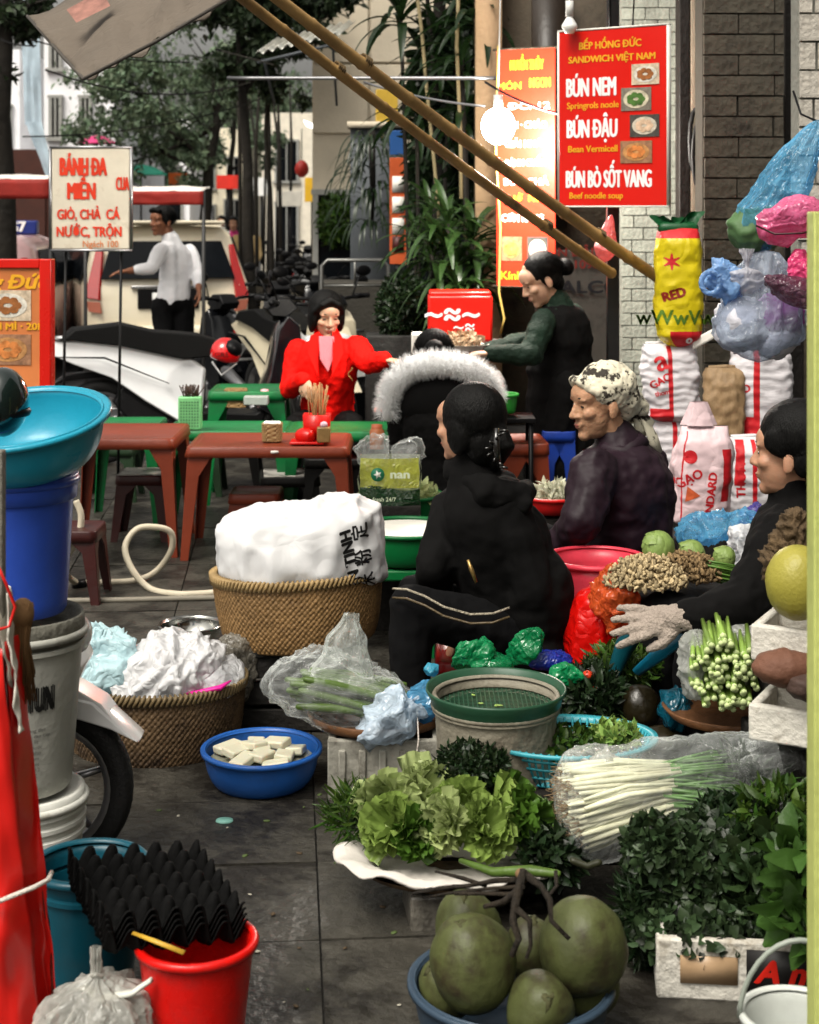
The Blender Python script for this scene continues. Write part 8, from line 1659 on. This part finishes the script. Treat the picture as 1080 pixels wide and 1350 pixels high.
def rosette(label, base, H, crowns, mat=drac, key='d', name='dracaena', n=22, L=.42, W=.055, group=None, pot=True):
    t = thing(name, label, 'plant', base, group=group)
    for (x, y, z, s_) in crowns:
        q = MB(); q.tube([(x*.3, y*.3, 0), (x*.7, y*.7, z*.5), (x, y, z)], [.018, .014, .011], 8); obj('stem', q, bark, t)
        for k in range(n):
            a = k*2.4+random.random()*.3; v = k/n; up = 1.35-1.35*v; i = k % 5; me = lmesh((key, i, int(v*3)), L, W, 1.0+.5*v+.1*i, up, mat); o = link('leaf', me, None, t, (x, y, z-.08*v)); o.rotation_euler = (random.uniform(-.15, .15), random.uniform(-.15, .15), a); s2 = s_*random.uniform(.75, 1.1); o.scale = (s2, s2, s2)
    if pot: q = MB(); q.lathe([(.001, 0), (.13, 0), (.17, .28), (.18, .3), (.16, .3)], 24); obj('pot', q, M('pot_brown', (.07, .04, .03), rough=.7, bump=.2), t)
    return t
zz9 = lambda y: CH-(y-HY)*8.9/F
rosette('large glossy dracaena above the red cool box', G(600, 8.9), 1.6, [(.0, 0, zz9(352), 1.0), (.10, .1, zz9(315), .9), (-.13, .1, zz9(330), .85), (.02, -.1, zz9(380), .8), (.14, 0, zz9(362), .7), (-.04, .05, zz9(295), .8)], n=20)
rosette('tall dracaena canes reaching to the top of the photo', G(560, 10.0), 3, [(-.05, 0, 2.25, .9), (.08, .1, 2.6, .95), (-.15, .1, 2.85, 1.0), (.15, 0, 2.35, .8), (.25, .1, 2.8, .9)], dracd, 'e', n=20, L=.45, W=.06)
rosette('dark climbing leaves hanging beside the ochre wall', G(632, 9.4), 3, [(.0, 0, 2.75, .9), (-.1, 0, 2.5, .8), (-.08, .1, 2.2, .8), (.0, .1, 2.95, .9)], dracd, 'e', n=18, L=.42, W=.05)
rosette('young plant with bright strap leaves in front of the dracaena canes', G(568, 9.6), 1.6, [(.0, 0, 1.62, .7), (-.1, .0, 1.45, .6), (.08, 0, 1.5, .6)], drac, 'd', n=16)
herb_mass('thick curtain of dark creeper leaves down the building front', Vector((.16, 10.9, 2.1)), (.13, .12, .9), 1300, M('leaf_creeper', (.035, .06, .028), rough=.3, var=.3, isl=.5, hue=.02, bump=0, thick=True), .13, name='creeper', wd=.45, up=-.8)
herb_mass('second curtain of creeper leaves nearer the ochre wall', Vector((.34, 10.1, 2.3)), (.12, .10, .75), 800, _M['leaf_creeper'], .12, name='creeper', wd=.4, up=-.8)
t = thing('hanging_fern', 'dark shaggy fern hanging down the grey garden wall', 'plant', P(490, 175, 12.8)); q = MB(); k_ = 0
for k in range(110):
    a = random.uniform(-PI, 0); r_ = random.uniform(.05, .16); o = Vector((math.cos(a)*r_, math.sin(a)*.12, random.uniform(-.06, .04))); L_ = random.uniform(.3, 1.0); me = lmesh(('f', k % 6), .42, .03, 2.6, .8, dracd); l_ = link('leaf', me, None, t, o+Vector((0, 0, -random.uniform(0, .75)))); l_.rotation_euler = (0, 0, a+random.uniform(-.6, .6)-PI/2); l_.scale = (.75,)*3
q = MB(); q.tube([(0, 0, .02), (.01, -.02, -.4), (0, -.01, -.85)], [.03, .025, .012], 8); obj('stem', q, bark, t)
herb_mass('dense dark green bush left of the red cool box', P(530, 410, 9.2), (.14, .14, .22), 3000, lf_dark, .035, name='bush', wd=.5)
herb_mass('low dark leaves at the foot of the dracaena', P(580, 395, 9.0), (.2, .12, .10), 1200, lf_dark, .04, name='low_plant')
q = MB(); q.box((0, 0, .45), (.4, .3, .9)); tag(obj('planter', q, M('planter_dark', (.025, .024, .022), rough=.7, bump=.3), loc=G(528, 9.2), bevel=.01), 'dark planter box under the dense bush', 'planter')
herb_mass('leafy shrub beside the motorbikes below the far lamp', P(448, 290, 18), (.25, .3, .32), 1800, lf_mid, .07, name='shrub')
for k, (pts, l) in enumerate((([P(548, -20, 9.8), P(556, 40, 9.8), P(562, 110, 9.8), P(575, 240, 9.8), P(582, 330, 9.8), P(592, 350, 9.8)], 'left pale aerial root hanging in front of the dracaena canes'), ([P(605, -20, 9.3), P(602, 60, 9.3), P(607, 170, 9.3), P(608, 262, 9.3)], 'right pale aerial root reaching down past the bulb'))):
    q = MB(); q.tube(pts, [.012]*len(pts), 7); tag(obj('aerial_root', q, M('root_pale', (.26, .22, .13), rough=.8, var=.3, bump=.3), origin=pts[1]), l, 'root')
for k in range(9):                                     # thin stems and poles between trunks in the distance
    x = (318, 340, 372, 352, 326, 364, 334, 381, 347)[k]; D = 20+k*1.3; q = MB(); q.tube([T(x, D), P(x+random.uniform(-4, 4), 190, D), P(x+random.uniform(-8, 8), 110, D)], [.03, .025, .015], 6); tag(obj('slender_tree', q, bark, origin=T(x, D)), 'slender bare stem among the trees at the far kerb', 'tree', 'slender stems at the far kerb')
# far passers-by reduced to a few pixels
for k, (x, D, c_, l) in enumerate(((308, 26, (.5, .05, .2), 'distant rider in a pink top beyond the white car'), (325, 25, (.5, .38, .2), 'distant rider wearing a straw coloured hat'), (292, 30, (.5, .5, .5), 'distant pedestrian in white near the slim tree'), (212, 28, (.1, .12, .3), 'distant pedestrian in blue behind the man in white'))):
    D = float(D); pv = T(x, D)+Vector((0, 0, .85)); J = {'pv': pv, 'ch': pv+Vector((0, 0, .3)), 'nk': pv+Vector((0, 0, .52)), 'hd': pv+Vector((0, -.02, .68)), 'ls': pv+Vector((.16, 0, .46)), 'rs': pv+Vector((-.16, 0, .46)), 'le': pv+Vector((.2, -.05, .2)), 're': pv+Vector((-.2, -.05, .2)), 'lw': pv+Vector((.18, -.2, .1)), 'rw': pv+Vector((-.18, -.2, .1)),
        'lh': pv+Vector((.08, 0, 0)), 'rh': pv+Vector((-.08, 0, 0)), 'lk': pv+Vector((.09, -.05, -.4)), 'rk': pv+Vector((-.09, .05, -.4)), 'la': pv+Vector((.09, .08, -.78)), 'ra': pv+Vector((-.09, .1, -.78)), 'fd': Vector((0, -1, 0))}
    person(l, J, (0, -1, 0), top=M('top_%d' % k, c_, rough=.8, bump=0), bottom=cloth_navy, hair=hair_short, face=False, vox=.012)
